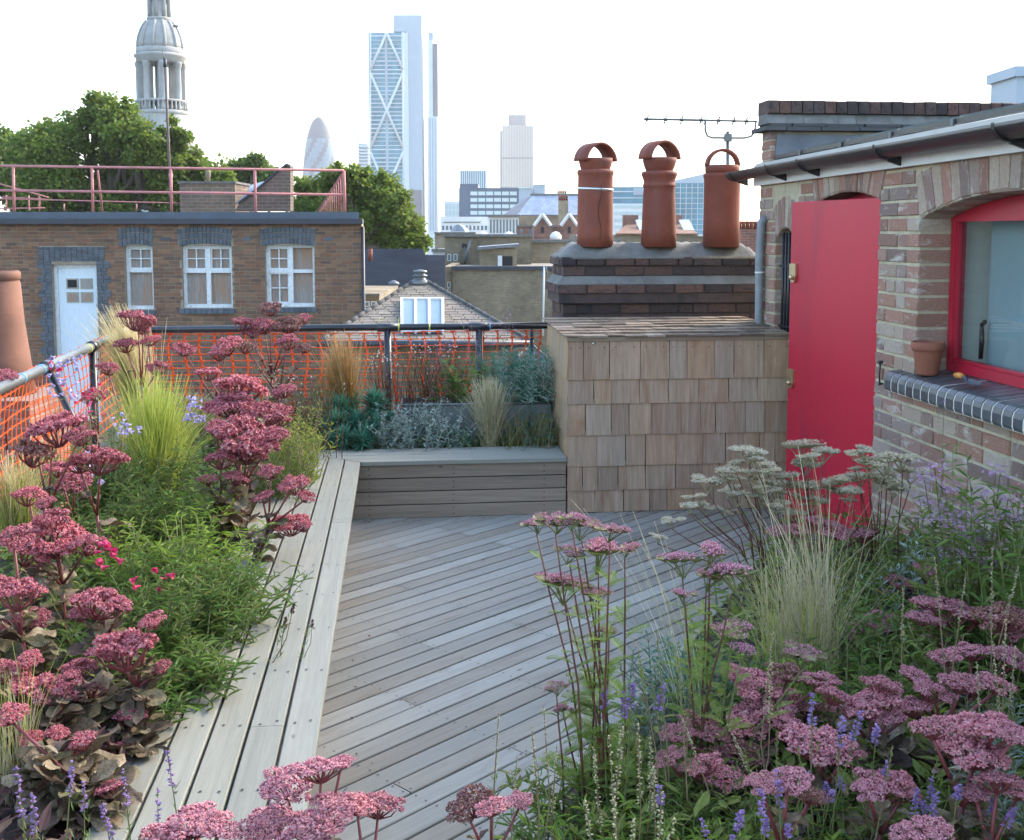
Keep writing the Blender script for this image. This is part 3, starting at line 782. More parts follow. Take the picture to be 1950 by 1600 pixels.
boxobj('end_wall', M['brick'], house, 2.76, 6.2, 7.0, 7.05, -.05, 2.2)
boxobj('back_wall', M['brick'], house, 6.0, 6.3, -2.5, 7.05, -.05, 2.9)
# ---- party wall parapet at the end of the room
pw = terr('parapet_wall', 'party wall parapet with lead flashing and sooty brick on edge coping', 'wall')
pw.scale = (HS,)*3; pw.location.z = EYE*(1-HS)
boxobj('masonry', M['mortar'], pw, 2.450, 6.2, 7.09, 7.256, 2.205, 2.46)
for zi in range(4):
    brick(pw, 'brick', (2.444, 7.172, 2.215+zi*.0635+.03), (.1, .168, .056))
m = MB(); m.hexa([(2.47,7.070,2.21),(6.1,7.070,2.21),(6.1,7.089,2.21),(2.47,7.089,2.21),(2.485,7.074,2.44),(6.1,7.074,2.44),(6.1,7.089,2.44),(2.485,7.089,2.44)]); m.build('lead_flashing', M['lead'], pw)
x = 2.385
while x < 5.6:                                         # tile creasing
    w = R.uniform(.14,.26); boxobj('creasing_tile', M['slab'], pw, x, x+w-.006, 7.025+R.uniform(-.008,.006), 7.30, 2.462+R.uniform(-.003,.004), 2.486); 
    boxobj('creasing_tile', M['slab'], pw, x+.05, x+w+.04, 7.052+R.uniform(-.008,.006), 7.28, 2.4905, 2.509); x += w
m = MB(); xs = np.arange(2.42, 5.7, .12)
for i in range(len(xs)-1):
    y0 = 7.06+R.uniform(-.012,.012)
    m.hexa([(xs[i],y0,2.509),(xs[i+1],y0,2.509),(xs[i+1],7.28,2.509),(xs[i],7.28,2.509),(xs[i],7.10,2.572),(xs[i+1],7.10,2.572),(xs[i+1],7.26,2.572),(xs[i],7.26,2.572)])
m.build('cement_fillet', M['cement'], pw)
x = 2.425
while x < 5.6:
    brick(pw, 'sootbrick', (x+.036, 7.075+R.uniform(-.004,.004), 2.573+.044), (.21, .073, .088+R.uniform(-.004,.004)), math.pi/2, name='coping_brick'); x += .0765
# ---- chimney stack with three pots
ch = terr('chimney_stack', 'soot blackened brick chimney stack with three terracotta pots behind the store', 'chimney')
KA0, KA1, KB0, KB1 = 1.245, 2.78, 8.22, 8.78
MB().box(KA0+.008, KA1-.008, KB0+.008, KB1-.008, -.05, 1.62).box(KA0-.03, KA1+.03, KB0-.03, KB1+.03, 1.27, 1.41).build('mortar_core', M['sootbrick'], ch)
def ring(z0, out, h=.066, off=0.0):
    zc = z0+h/2
    pos = KA0-out - off
    while pos < KA1+out-.02:
        w = R.choice([.225,.225,.225,.112]); p0 = max(pos, KA0-out); p1 = min(pos+w, KA1+out)
        if p1-p0 > .03: brick(ch, 'sootbrick', ((p0+p1)/2, KB0-out+R.uniform(-.003,.003), zc), (.1, p1-p0-.01, h), math.pi/2)
        pos += w
    pos = KB0-out+.102
    while pos < KB1+out-.03:
        w = min(R.choice([.112,.225]), KB1+out-pos)
        brick(ch, 'sootbrick', (KA0-out+R.uniform(-.003,.003), pos+w/2, zc), (.1, w-.01, h)); pos += w
zc = 1.262
for i in range(8): ring(1.19-i*.0765, 0, off=(i%2)*.112)
ring(1.266, .02, off=.06); ring(1.343, .045); ring(1.476, .0, off=.05); ring(1.552, .012, off=.11)
m = MB(); o1 = .042
m.hexa([(KA0-o1,KB0-o1,1.411),(KA1+o1,KB0-o1,1.411),(KA1+o1,KB1+o1,1.411),(KA0-o1,KB1+o1,1.411),(KA0+.01,KB0+.01,1.475),(KA1,KB0+.01,1.475),(KA1,KB1,1.475),(KA0+.01,KB1,1.475)])
m.build('cement_fillet', M['cement'], ch)
m = MB(); nx, ny = 40, 14                               # flaunching heaped round the pots
xs = np.linspace(KA0-.014, KA1+.014, nx); ys = np.linspace(KB0-.014, KB1+.014, ny)
def pot_ab(px): 
    q = P(px, 468, 8.50); return AB(q)
PA = [pot_ab(1133), pot_ab(1254), pot_ab(1373)]
V = []
for y in ys:
    for x in xs:
        ed = min(x-xs[0], xs[-1]-x, y-ys[0], ys[-1]-y)
        z = 1.619 + min(.098, ed*.75) + .008*math.sin(x*23+y*11) + .006*math.sin(x*51-y*37) if ed > .001 else 1.619
        V.append((x,y,z))
m.addn(V, [(j*nx+i, j*nx+i+1, (j+1)*nx+i+1, (j+1)*nx+i) for j in range(ny-1) for i in range(nx-1)])
m.box(xs[0]+.001, xs[-1]-.001, ys[0]+.001, ys[-1]-.001, 1.600, 1.6185)
m.build('flaunching', M['cement'], ch, True)
def hood(par, r, ln, z, rz, flare, legs, mat, a0=0, a1=math.pi, th=.016):
    m = MB(); n = 18; V = []
    for (rr) in (r, r-th):
        for yy in (-ln/2, ln/2):
            for i in range(n+1):
                q = a0+(a1-a0)*i/n
                f = 1 + flare*abs(math.cos(q))**3
                V.append((rr*f*math.cos(q), yy, z+rr*math.sin(q)-(flare*.28*r*abs(math.cos(q))**4)))
    k = n+1; F_ = []
    for i in range(n):
        F_ += [(i,i+1,k+i+1,k+i), (2*k+i,3*k+i,3*k+i+1,2*k+i+1), (i,2*k+i,2*k+i+1,i+1), (k+i,k+i+1,3*k+i+1,3*k+i)]
    F_ += [(0,k,3*k,2*k),(n,2*k+n,3*k+n,k+n)]
    m.addn(V, F_); return m.build('hood', mat, par, True, rot=(0,0,rz))
def zat(y): return P(1250, y, 8.50).z
def lath(name, prof, par, mat=M['terracotta']):
    return MB().lathe(prof, 30).build(name, mat, par, True)
def crown(par, z0, z1, r0, r1, gap, mat=M['terracotta']):      # bowl under a hood, open at front and back
    n = 32; m = MB(); V = []; top = []
    for lev, (t0) in enumerate((0, .35, .7, 1)):
        for i in range(n):
            q = 2*math.pi*i/n; r = r0+(r1-r0)*math.sin(t0*math.pi/2)
            V.append((r*math.cos(q), r*math.sin(q), z0+(z1-z0)*t0))
    for i in range(n): V.append(((r1-.02)*math.cos(2*math.pi*i/n), (r1-.02)*math.sin(2*math.pi*i/n), z1))
    for i in range(n): V.append(((r1-.035)*math.cos(2*math.pi*i/n), (r1-.035)*math.sin(2*math.pi*i/n), z0+.01))
    m.addn(V, [(l*n+i, l*n+(i+1)%n, (l+1)*n+(i+1)%n, (l+1)*n+i) for l in range(5) for i in range(n)])
    m.f.append(np.arange(n)[None,:]+m.n-n); m.m.append(np.zeros(1))
    return m.build('crown', mat, par, True)
zb = 1.69
labs = ['cracked terracotta pot with metal strap and tilted hood', 'tapered terracotta pot with moulded collar and barrel hood', 'plain terracotta pot topped by a thin hoop']
for i, (a, b) in enumerate(PA):
    pot = link('chimney_pot', None, ch, (a, b, 0)); pot['label'] = labs[i]
    if i == 0:
        lath('body', [(.140,zb),(.137,zb+.1),(.134,zat(352)),(.133,zat(335)),(.140,zat(332)),(.141,zat(327)),(.134,zat(324)),(.112,zat(323))], pot)
        crown(pot, zat(324), zat(302), .110, .130, 0)
        hood(pot, .139, .16, zat(307), math.radians(27), .07, 0, M['terracotta'])
        MB().lathe([(.1365,0),(.1385,.004),(.1385,.014),(.1365,.018)], 30).build('strap', M['bolt'], pot, True, (0,0,zat(363)), (.02,.05,0))
        cr = MB(); cpts = [(.012*math.sin(t*9)+.01, -.1385+.0, zb+.05+t*.42) for t in np.linspace(0,1,14)]
        cr.tube(cpts, [.0025*(1-abs(.5-t)) for t in np.linspace(0,1,14)], 4); cr.build('crack', M['dark'], pot)
    elif i == 1:
        lath('body', [(.136,zb),(.132,zb+.12),(.122,zat(370)),(.118,zat(358)),(.125,zat(356)),(.126,zat(352)),(.119,zat(350)),(.119,zat(345)),(.130,zat(337)),(.137,zat(334)),(.137,zat(330)),(.128,zat(327)),(.102,zat(326))], pot)
        crown(pot, zat(327), zat(301), .100, .130, 0)
        hood(pot, .139, .15, zat(303), math.radians(24), .06, 0, M['terracotta'], th=.02)
    else:
        lath('body', [(.139,zb),(.138,zb+.2),(.137,zat(342)),(.142,zat(338)),(.143,zat(334)),(.138,zat(331)),(.128,zat(330))], pot)
        lath('collar', [(.128,zat(331)),(.131,zat(322)),(.131,zat(316)),(.118,zat(315)),(.112,zat(325))], pot)
        hood(pot, .134, .06, zat(317), math.radians(4), 0, 0, M['terracotta'], th=.022)
# ---- aerial
aer = thing('tv_aerial', 'spiky television aerial with cross shaped directors on a short mast', 'aerial', P(1386,470,9.4))
base = P(1386,470,9.4)
def AP(x, y, dy=0): return P(x, y, 9.4+dy) - base
MB().tube([AP(1386,470),AP(1386,250)], .016, 8).build('mast', M['zinc'], aer, True)
MB().tube([AP(1226,227),AP(1442,231)], .011, 6).build('boom', M['zinc'], aer, True)
MB().tube([AP(1343,230),AP(1343,248),AP(1347,259),AP(1356,262.5),AP(1386,263),AP(1418,263),AP(1430,260),AP(1437,252),AP(1440,231)], .010, 6).build('cradle', M['zinc'], aer, True)
m = MB(); c = AP(1386,262); m.box(c.x-.03, c.x+.03, c.y-.03, c.y+.02, c.z-.035, c.z+.03); m.build('clamp', M['zinc'], aer)
for xx in (1232,1267,1298,1335,1368,1397,1421):
    c = AP(xx, 227.5+(xx-1226)*.018); m = MB()
    for q in range(2):
        an = math.pi/4+q*math.pi/2; dx, dz = .0, .035
        m.tube([(c.x-.012, c.y-.05*math.cos(an), c.z-.036), (c.x+.012, c.y+.05*math.cos(an), c.z+.036)], .0045, 5)
        m.tube([(c.x+.016, c.y-.05, c.z-.034), (c.x-.014, c.y+.05, c.z+.034)], .0045, 5)
    m.tube([(c.x-.012,c.y,c.z),(c.x+.012,c.y,c.z)], .012, 6)
    m.build('director', M['feltdark'], aer)
# ---- guard rails
def ab3(a, b, z): return (a, b, z)
RZ = 1.105
fr1 = terr('guard_rail', 'black tubular guard rail with posts across the far end of the terrace', 'railing')
MB().tube([(-1.915,8.11,RZ),(.2,8.112,RZ+.004),(1.16,8.11,RZ+.006)], .025, 14).build('top_rail', M['blackrail'], fr1, True)
for px in (737, 912):
    u = (px-CX)/F; Yq = 8.11/(CT-u*ST); a = u*Yq*CT+Yq*ST
    MB().tube([(a,8.11,.2),(a,8.11,RZ)], .026, 12).build('post', M['blackrail'], fr1, True)
    MB().tube([(a-.075,8.11,RZ+.001),(a+.075,8.11,RZ+.001)], .031, 14).build('fitting', M['blackrail'], fr1, True)
u = (1012-CX)/F; Yq = 8.2/(CT-u*ST); a = u*Yq*CT+Yq*ST
MB().tube([(a,8.19,.2),(a,8.19,RZ)], .014, 10).build('brace', M['blackrail'], fr1, True)
tiey = surf('yellow cable tie', [(.55,.65,.12)], .5, .1, bmp=0); tieb = surf('blue cable tie', [(.12,.40,.65)], .5, .1, bmp=0)
for px, mt in ((720,tiey),(757,tiey),(816,tiey),(931,tieb)):
    u = (px-CX)/F; Yq = 8.11/(CT-u*ST); a = u*Yq*CT+Yq*ST
    m = MB().lathe([(.0262,0),(.0285,.003),(.0285,.007),(.0262,.010)], 14); m.tube([(0,.026,.005),(.01,.05,.005),(.006,.07,.008)], .0018, 4); m.build('cable_tie', mt, fr1, True, (a,8.11,RZ+.003), (math.pi/2,0,math.pi/2))
lr = terr('guard_rail', 'black guard rail greyed by sky reflection with clamp and raking strut running along the sedum bed', 'railing')
LRP = lambda b: -1.775 + (5.26-b)*.0474
MB().tube([(LRP(1.2),1.2,RZ),(LRP(8.02),8.02,RZ)], .026, 14).build('top_rail', M['pipe'], lr, True)
pb = AB(G(168,660,RZ))[1]; nb_ = AB(G(92,700,RZ))[1]
for b in (pb, 8.05, 2.6): MB().tube([(LRP(b),b,.0),(LRP(b),b,RZ-.01)], .024, 12).build('post', M['blackrail'], lr, True)
MB().tube([(LRP(nb_)+.02,nb_,RZ-.03),(LRP(nb_)+.30,nb_-.02,.45)], .019, 10).build('raking_strut', M['blackrail'], lr, True)
for b in (nb_, pb):
    m = MB().lathe([(.027,-.045),(.036,-.04),(.036,.04),(.027,.045)], 14); m.build('clamp', M['blackrail'], lr, True, (LRP(b),b,RZ), (math.pi/2,0,0))
for b, mt in ((nb_-.1,tieb),(nb_-.45,tieb),(pb-.12,tiey),(pb+.5,tieb)):
    MB().lathe([(.0272,0),(.0295,.003),(.0295,.007),(.0272,.010)], 14).build('cable_tie', mt, lr, True, (LRP(b),b,RZ), (math.pi/2,0,.05))
# ---- orange netting
def netting(name, label, p0, p1, ztop, zbot, cw, chh, out, sag, seed, jx=.0):
    r = random.Random(seed)
    root = terr(name, label, 'netting'); p0, p1 = np.array(p0), np.array(p1); L = np.linalg.norm(p1-p0); d = (p1-p0)/L; nrm = np.array([-d[1], d[0]])
    nx = int(L/cw); nz_ = int((ztop-zbot)/chh)
    ph = [r.uniform(0,6) for _ in range(4)]
    def pt(i, k):
        s_ = i*cw; z = ztop - k*chh
        z += sag*(math.sin(s_*2.3+ph[0])*.5+math.sin(s_*5.1+ph[1]+k*.35)*.3) + r.uniform(-1,1)*.003
        s2 = s_ + .012*math.sin(k*.9+ph[2]+s_*1.7) + r.uniform(-1,1)*.003
        o2 = out + .018*math.sin(s_*3.1+k*.4+ph[3])
        q = p0 + d*s2 + nrm*o2; return np.array([q[0], q[1], z])
    grid = [[pt(i,k) for k in range(nz_+1)] for i in range(nx+1)]
    hs, vs = MB(), MB()
    def ribbon(m, a, b, w0, wm, vert):
        mid = (a+b)/2
        ax = np.array([d[0],d[1],0]) if vert else np.array([0,0,1.0])
        n3 = np.array([nrm[0],nrm[1],0])*.0012
        V = []
        for q, w in ((a,w0),(a*.75+b*.25,wm),(a*.25+b*.75,wm),(b,w0)):
            V += [q-ax*w-n3, q+ax*w-n3, q+ax*w+n3, q-ax*w+n3]
        m.addn(V, [(4*i+j, 4*i+(j+1)%4, 4*i+4+(j+1)%4, 4*i+4+j) for i in range(3) for j in range(4)])
    for i in range(nx+1):
        for k in range(nz_+1):
            if k < nz_: ribbon(vs, grid[i][k], grid[i][k+1], .0125, .0055, True)
            if i < nx: ribbon(hs, grid[i][k], grid[i+1][k], .0085, .0026, False)
    hs.build('cross_strands', M['orange'], root)['kind'] = 'stuff'; vs.build('upright_strands', M['orange'], root)['kind'] = 'stuff'
    return root
netting('safety_netting', 'orange plastic safety netting tied along the black rail at the far end', (-1.85,8.15), (1.15,8.15), 1.065, .42, .108, .0505, .02, .012, 3)
netting('safety_netting', 'orange plastic safety netting tied below the grey rail beside the sedum bed', (LRP(2.0)-.03,2.0), (LRP(7.95)-.03,7.95), 1.12, .50, .085, .062, .0, .015, 4)
# ---- small things on the sill
q = W(2.46, 4.875, 1.140)*HS; q.z += EYE*(1-HS)
fp = thing('flower_pot', 'small terracotta flower pot standing on the blue brick sill', 'flower pot', q, TH)
MB().lathe([(.048,0),(.052,.01),(.070,.115),(.071,.118),(.078,.122),(.081,.132),(.080,.160),(.076,.163),(.070,.160),(.064,.12),(.05,.1)], 30).build('pot', M['flowerpot'], fp, True)
MB().lathe([(.066,.135),(.05,.142),(.02,.147),(.002,.148)], 20).build('compost', M['soil'], fp, True)
q = W(2.45, 4.52, 1.150)*HS; q.z += EYE*(1-HS)
tw = thing('garden_trowel', 'hand trowel with orange wooden handle lying on the blue brick sill', 'trowel', q, TH+math.radians(82))
hm = surf('orange varnished handle', [(.62,.24,.04)], .35, .1, 20, bmp=0)
MB().tube([(.02,0,.026),(.05,0,.027),(.09,0,.024),(.115,0,.022)], [.011,.0145,.0135,.010], 12).build('handle', hm, tw, True)
MB().tube([(-.03,0,.014),(-.005,0,.026),(.02,0,.024)], [.004,.005,.008], 8).build('ferrule', M['zinc'], tw, True)
m = MB(); nn = 8; V = []
for i in range(nn+1):
    t = i/nn; w = .034*math.sin(min(1,t*1.6+.25)*math.pi/2)*(1-t**4)**.5+.002
    for u in (-1,-.5,0,.5,1): V.append((-.02-.14*t, w*u, .006+.010*u*u*(1-.5*t)+.006*(1-t)))
m.addn(V, [(i*5+j,i*5+j+1,i*5+6+j,i*5+5+j) for i in range(nn) for j in range(4)]); m.build('blade', M['lead'], tw, True)
# ================================================================== NEIGHBOURING ROOFS
YN = 23.0
def nx_(x): return P(x, 480, YN).x
def nz_(y): return P(400, y, YN).z
nb = thing('brick_block', 'brown brick flat roofed block with blue brick dressings and boarded windows', 'building', (0,YN,0))
XL, XR = nx_(-70), nx_(689)
ztop = nz_(427)
nwall = link('wall', None, nb)
# openings: x0,x1,z0,z1
NW = [('w1', 236, 290, 590, 468), ('w2', 345, 441, 587, 467), ('w3', 504, 598, 585, 467)]
OPN = [(nx_(x0), nx_(x1), nz_(y0), nz_(y1)) for _, x0, x1, y0, y1 in NW]
dox = (nx_(97), nx_(182), -2.2, nz_(504))
OPN.append(dox)
def rects_minus(x0, x1, z0, z1, holes):
    xs = sorted({x0, x1, *[h[0] for h in holes], *[h[1] for h in holes]}); out = []
    for i in range(len(xs)-1):
        p, q = xs[i], xs[i+1]; zz = z0
        for h in sorted([h for h in holes if h[0] <= p+1e-6 and h[1] >= q-1e-6], key=lambda h: h[2]):
            if h[2] > zz: out.append((p, q, zz, h[2]))
            zz = h[3]
        if z1 > zz: out.append((p, q, zz, z1))
    return out
m = MB()
for p, q, z0, z1 in rects_minus(XL, XR, -13, ztop, OPN): m.box(p, q, .008, .3, z0, z1)
m.hexa([(XL,.301,-12.99),(XR-.001,.301,-12.99),(XR*1.42-.1,9,-12.99),(XL,9,-12.99),(XL,.301,ztop-.02),(XR-.001,.301,ztop-.02),(XR*1.42-.1,9,ztop-.02),(XL,9,ztop-.02)])
m.build('mortar_core', M['nmortar'], nwall)
# dressing areas are kept clear of brown bricks
DRESS = []
for (x0, x1, y0, y1) in ((226,292,467,435),(339,442,466,434),(496,601,466,434)): DRESS.append((nx_(x0), nx_(x1), nz_(y0), nz_(y1)))
DRESS.append((nx_(73), nx_(199), -2.2, nz_(470)))
DRESS += [(nx_(340), nx_(446), nz_(597), nz_(587)), (nx_(500), nx_(602), nz_(594), nz_(585)), (nx_(232), nx_(294), nz_(599), nz_(590))]
cand = []
c = 0; z = ztop-.0705
while z > -1.6:
    x = XL - (0 if c % 2 else .112)
    while x < XR:
        w = .215 if R.random() < .72 else .1025
        a, b = x, min(x+w, XR)
        bad = [h for h in OPN+DRESS if b > h[0] and a < h[1] and z+.06 > h[2] and z < h[3]]
        for h in bad:
            if a < h[0] < b and h[0]-a > .03: b = h[0]-.004
            elif a < h[1] < b and b-h[1] > .03: a = h[1]+.004
            else: a = b
        if b-a > .03: cand.append((a, b, z))
        x += w + .010
    z -= .075; c += 1
def score(t): 
    x = (t[0]+t[1])/2; return -(abs(x-nx_(470))*.6 + abs(t[2]-nz_(500))*1.6) + (t[1]-t[0])*2
cand.sort(key=score, reverse=True)
for a, b, z in cand[:290]: brick(nwall, 'nbrick', ((a+b)/2, R.uniform(-.003,.002), z+.0325), (.09, b-a, .065), math.pi/2)
m = MB()
for a, b, z in cand[290:]:
    v, f = R.choice(BK); v = np.array(v)*np.array([.09, b-a, .065]); v = np.stack([-v[:,1], v[:,0], v[:,2]], 1) + np.array([(a+b)/2, R.uniform(-.003,.002), z+.0325])
    m.addn(v, f)
if m.n: m.build('bricks', M['nbrick'], nwall)['kind'] = 'stuff'
# splayed blue brick arches over the windows, brick by brick
for (x0, x1, y0, y1) in ((225,293,468,434),(338,443,467,434),(495,602,467,434)):
    X0, X1 = nx_(x0), nx_(x1); cx_ = (X0+X1)/2; zb_, zt_ = nz_(y0), nz_(y1); hw0 = (X1-X0)/2*.94; hw1 = (X1-X0)/2
    n = int((X1-X0)/.085); rows = 3; h = (zt_-zb_)/rows
    for r_ in range(rows):
        for i in range(n):
            u = -1+2*(i+.5)/n; t = (r_+.5)/rows; hw = hw0+(hw1-hw0)*t
            rise = .06*(1-u*u)
            brick(nb, 'bluefar', (cx_+u*hw, -.012, zb_+h*(r_+.5)+rise-.03), (.1, 2*hw/n-.012, h-.014), math.pi/2, rx=0, name='arch_brick')
# quoined door surround
rows = int((nz_(470)+1.4)/.075)
for k in range(rows):
    z = nz_(470)-.075*(k+1); wd = .30 if k % 4 < 2 else .22
    if z > nz_(504): 
        xa, xb = nx_(73), nx_(199); n = int((xb-xa)/.11)
        if z > nz_(500)-.02 or True:
            for i in range(n): brick(nb, 'bluefar', (xa+(i+.5)*(xb-xa)/n, -.010, z+.036), (.1, (xb-xa)/n-.01, .066), math.pi/2, name='dressing_brick')
    else:
        for (e0, e1) in ((nx_(97)-wd, nx_(97)-.004), (nx_(182)+.004, nx_(182)+wd)):
            n = 2
            for i in range(n): brick(nb, 'bluefar', (e0+(i+.5)*(e1-e0)/n, -.010, z+.036), (.1, (e1-e0)/n-.01, .066), math.pi/2, name='dressing_brick')
            hx0, hx1 = (nx_(73), e0-.004) if e0 < nx_(120) else (e1+.004, nx_(199))
            if hx1-hx0 > .03: brick(nb, 'nbrick', ((hx0+hx1)/2, 0, z+.036), (.1, hx1-hx0-.006, .066), math.pi/2, name='brick')
for (x0, x1, y0, y1) in ((340,446,597,588),(500,602,594,586),(232,294,599,591)):
    n = max(3, int((x1-x0)/10))
    for i in range(n):
        a, b = nx_(x0)+(nx_(x1)-nx_(x0))*i/n, nx_(x0)+(nx_(x1)-nx_(x0))*(i+1)/n
        boxobj('sill_brick', M['bluefar'], nb, a, b-.008, -.07, .1, nz_(y0), nz_(y1))
# timber windows
def nwindow(x0, x1, y0, y1, cols, rows_spec, label):
    w = link('window', None, nb, (0,.07,0)); w['label'] = label
    X0, X1, Z0, Z1 = nx_(x0), nx_(x1), nz_(y0), nz_(y1)
    boxobj('board', M['board'], w, X0+.02, X1-.02, .14, .16, Z0+.02, Z1-.02)
    t = .055
    for a, b, z0, z1 in ((X0,X0+t,Z0,Z1),(X1-t,X1,Z0,Z1),(X0+t,X1-t,Z1-t,Z1),(X0+t,X1-t,Z0,Z0+t+.02)): boxobj('frame', M['oldwhite'], w, a, b, .055, .139, z0, z1)
    zt = nz_(rows_spec)
    boxobj('transom', M['oldwhite'], w, X0+t, X1-t, .050, .138, zt-.035, zt+.035)
    xs = [X0+t, X1-t]
    if cols == 2:
        mid = (X0+X1)/2; boxobj('mullion', M['oldwhite'], w, mid-.045, mid+.045, .048, .137, Z0+t+.02, zt-.035); boxobj('mullion', M['oldwhite'], w, mid-.045, mid+.045, .048, .137, zt+.035, Z1-t)
        xs = [X0+t, mid-.045, mid+.045, X1-t]
    return w, xs, zt, Z0+t+.02, Z1-t
def bars(w, xa, xb, za, zb):
    mx_ = (xa+xb)/2; mz = (za+zb)/2
    for a, b, z0, z1 in ((xa,xa+.03,za,zb),(xb-.03,xb,za,zb),(xa+.03,xb-.03,za,za+.03),(xa+.03,xb-.03,zb-.03,zb)): boxobj('sash', M['oldwhite'], w, a, b, .08, .136, z0, z1)
    boxobj('glazing_bar', M['oldwhite'], w, mx_-.012, mx_+.012, .09, .135, za+.03, zb-.03)
    boxobj('glazing_bar', M['oldwhite'], w, xa+.03, mx_-.012, .092, .135, mz-.012, mz+.012); boxobj('glazing_bar', M['oldwhite'], w, mx_+.012, xb-.03, .092, .135, mz-.012, mz+.012)
w, xs, zt, z0, z1 = nwindow(236,290,590,468,1,516,'narrow boarded window'); bars(w, xs[0], xs[1], zt+.035, z1)
w, xs, zt, z0, z1 = nwindow(345,441,587,467,2,517,'boarded window with small panes above'); bars(w, xs[0], xs[1], zt+.035, z1); bars(w, xs[2], xs[3], zt+.035, z1)
w, xs, zt, z0, z1 = nwindow(504,598,585,467,2,517,'boarded window with small panes on one half'); bars(w, xs[0], xs[1], zt+.035, z1); bars(w, xs[0], xs[1], z0, zt-.035)
# pale door
dr = link('door', None, nb, (0,.08,0)); X0, X1 = dox[0], dox[1]; Zt = dox[3]
for a, b, q0, q1 in ((X0,X0+.07,-2.2,Zt),(X1-.07,X1,-2.2,Zt),(X0+.07,X1-.07,Zt-.07,Zt)): boxobj('door_frame', M['oldwhite'], dr, a, b, .03, .15, q0, q1)
boxobj('leaf', M['paledoor'], dr, X0+.072, X1-.072, .07, .13, -2.2, Zt-.072)
for i in range(2):
    for j in range(2):
        a, b = nx_(119+27*i), nx_(142+27*i); q0, q1 = nz_(551+26*j), nz_(531+26*j)
        boxobj('pane_frame', M['cream'] if 'cream' in M else M['stocklight'], dr, a, b, .05, .069, q0, q1)
        boxobj('pane', M['dark'] if (i, j) == (0, 0) else M['board'], dr, a+.03, b-.03, .045, .0495, q0+.03, q1-.03)
for (x0, x1, y) in ((306,325,455),(461,478,455),(617,635,455)): boxobj('air_brick', M['bluefar'], nb, nx_(x0), nx_(x1), -.008, .05, nz_(y+3), nz_(y-3))
MB().tube([(nx_(689)+.03,-.04,-3),(nx_(689)+.03,-.04,ztop-.05)], .035, 10).build('downpipe', M['feltdark'], nb, True)
xe = nx_(686); m = MB(); m.hexa([(x,y,z) for z in (nz_(417),nz_(404)) for x,y in ((XL,-.12),(xe,-.12),(xe*1.42-.1,9.05),(XL,9.05))]); m.build('roof_edge', M['felt'], nb)
boxobj('gutter', M['feltdark'], nb, XL, nx_(693), -.17, .02, nz_(427), nz_(417.3))
zr = nz_(404)
# red oxide railing on that roof
rr = thing('roof_railing', 'faded pink steel railing with stair guard on the brown brick block roof', 'railing', (0,YN,zr))
def RP(x, y, Y=YN+.25): return P(x, y, Y) - Vector((0,YN,zr))
for (p, q) in (((-60,315),(655,325)), ((-60,362),(655,371))): MB().tube([RP(*p), RP(*q)], .026, 8).build('rail', M['rosepaint'], rr, True)
for i, xx in enumerate((25,175,325,485,655)): MB().tube([RP(xx+2,404), RP(xx,316+xx*.0145)], .030, 8).build('post', M['rosepaint'], rr, True)
MB().tube([RP(195,403,YN+1.0), RP(186,325,YN+.25)], .02, 8).build('brace', M['rosepaint'], rr, True)
# stair guard falling away behind the corner
e0, e1 = RP(655,327), RP(607,400,YN+2.6); k0, k1 = RP(655,404), RP(620,404,YN+2.6)
MB().tube([e0, e1], .022, 8).build('stair_rail', M['rosepaint'], rr, True)
for i in range(12):
    t = (i+.5)/12; a = e0.lerp(e1, t); b = Vector((a.x, a.y, .02)); 
    if a.z > .1: MB().tube([b, a], .012, 6).build('baluster', M['rosepaint'], rr, True)
for pts in ([(-40,398),(85,396)], [(-20,345),(92,376)], [(5,375),(92,380)], [(380,388),(-20,378)]): MB().tube([RP(x, y, YN+2.4+i*.0) for x, y in pts], .016, 6).build('far_rail', M['rosepaint'], rr, True)
for xx in (12, 55, 75, 122, 260): MB().tube([RP(xx,402,YN+2.4), RP(xx,372 if xx < 80 else 388,YN+2.4)], .016, 6).build('far_post', M['rosepaint'], rr, True)
# hut, ramp wall, mast on that roof
hut = thing('roof_hut', 'small brick hut with a stub chimney on the brown brick block roof', 'hut', P(395,404,YN+1.2))
c0 = P(395,404,YN+1.2)
def HP(x, y, Y=YN+1.2): return P(x, y, Y)-c0
m = MB(); a, b = HP(343,402), HP(447,350); m.box(a.x, b.x, 0, 1.3, -.03, b.z); m.build('wall', brickwall('hut brick', (.23,.16,.11), (.17,.12,.09), (.27,.24,.19)), hut)
m = MB(); m.box(a.x-.03, b.x+.03, -.04, 1.34, b.z+.002, b.z+.05); m.build('capping', M['cement'], hut)
MB().lathe([(.05,0),(.045,.10),(.06,.12),(.06,.22),(.045,.23),(.05,.3)], 12).build('chimney', M['stocklight'], hut, True, (HP(392,350).x, .2, b.z+.05))
rw = thing('ramped_wall', 'brick upstand wall with a lead covered sweep beside the small hut', 'wall', P(500,404,YN+.9))
c0 = P(500,404,YN+.9)
pr = [(447,402),(553,402),(553,319),(546,316),(520,336),(498,356),(475,374),(455,389)]
q = [HP(x, y, YN+.9) for x, y in pr]; k = len(q)
m = MB(); m.addn([(p.x, 0, p.z-.0) for p in q]+[(p.x, .35, p.z) for p in q], [(i,(i+1)%k,k+(i+1)%k,k+i) for i in range(k)][::1])
m.f += [np.array([list(range(k))])+m.n-2*k, np.array([list(range(2*k-1,k-1,-1))])+m.n-2*k]; m.m += [np.zeros(1)]*2
m.build('wall', brickwall('upstand brick', (.16,.11,.085), (.12,.09,.075), (.2,.18,.15)), rw)
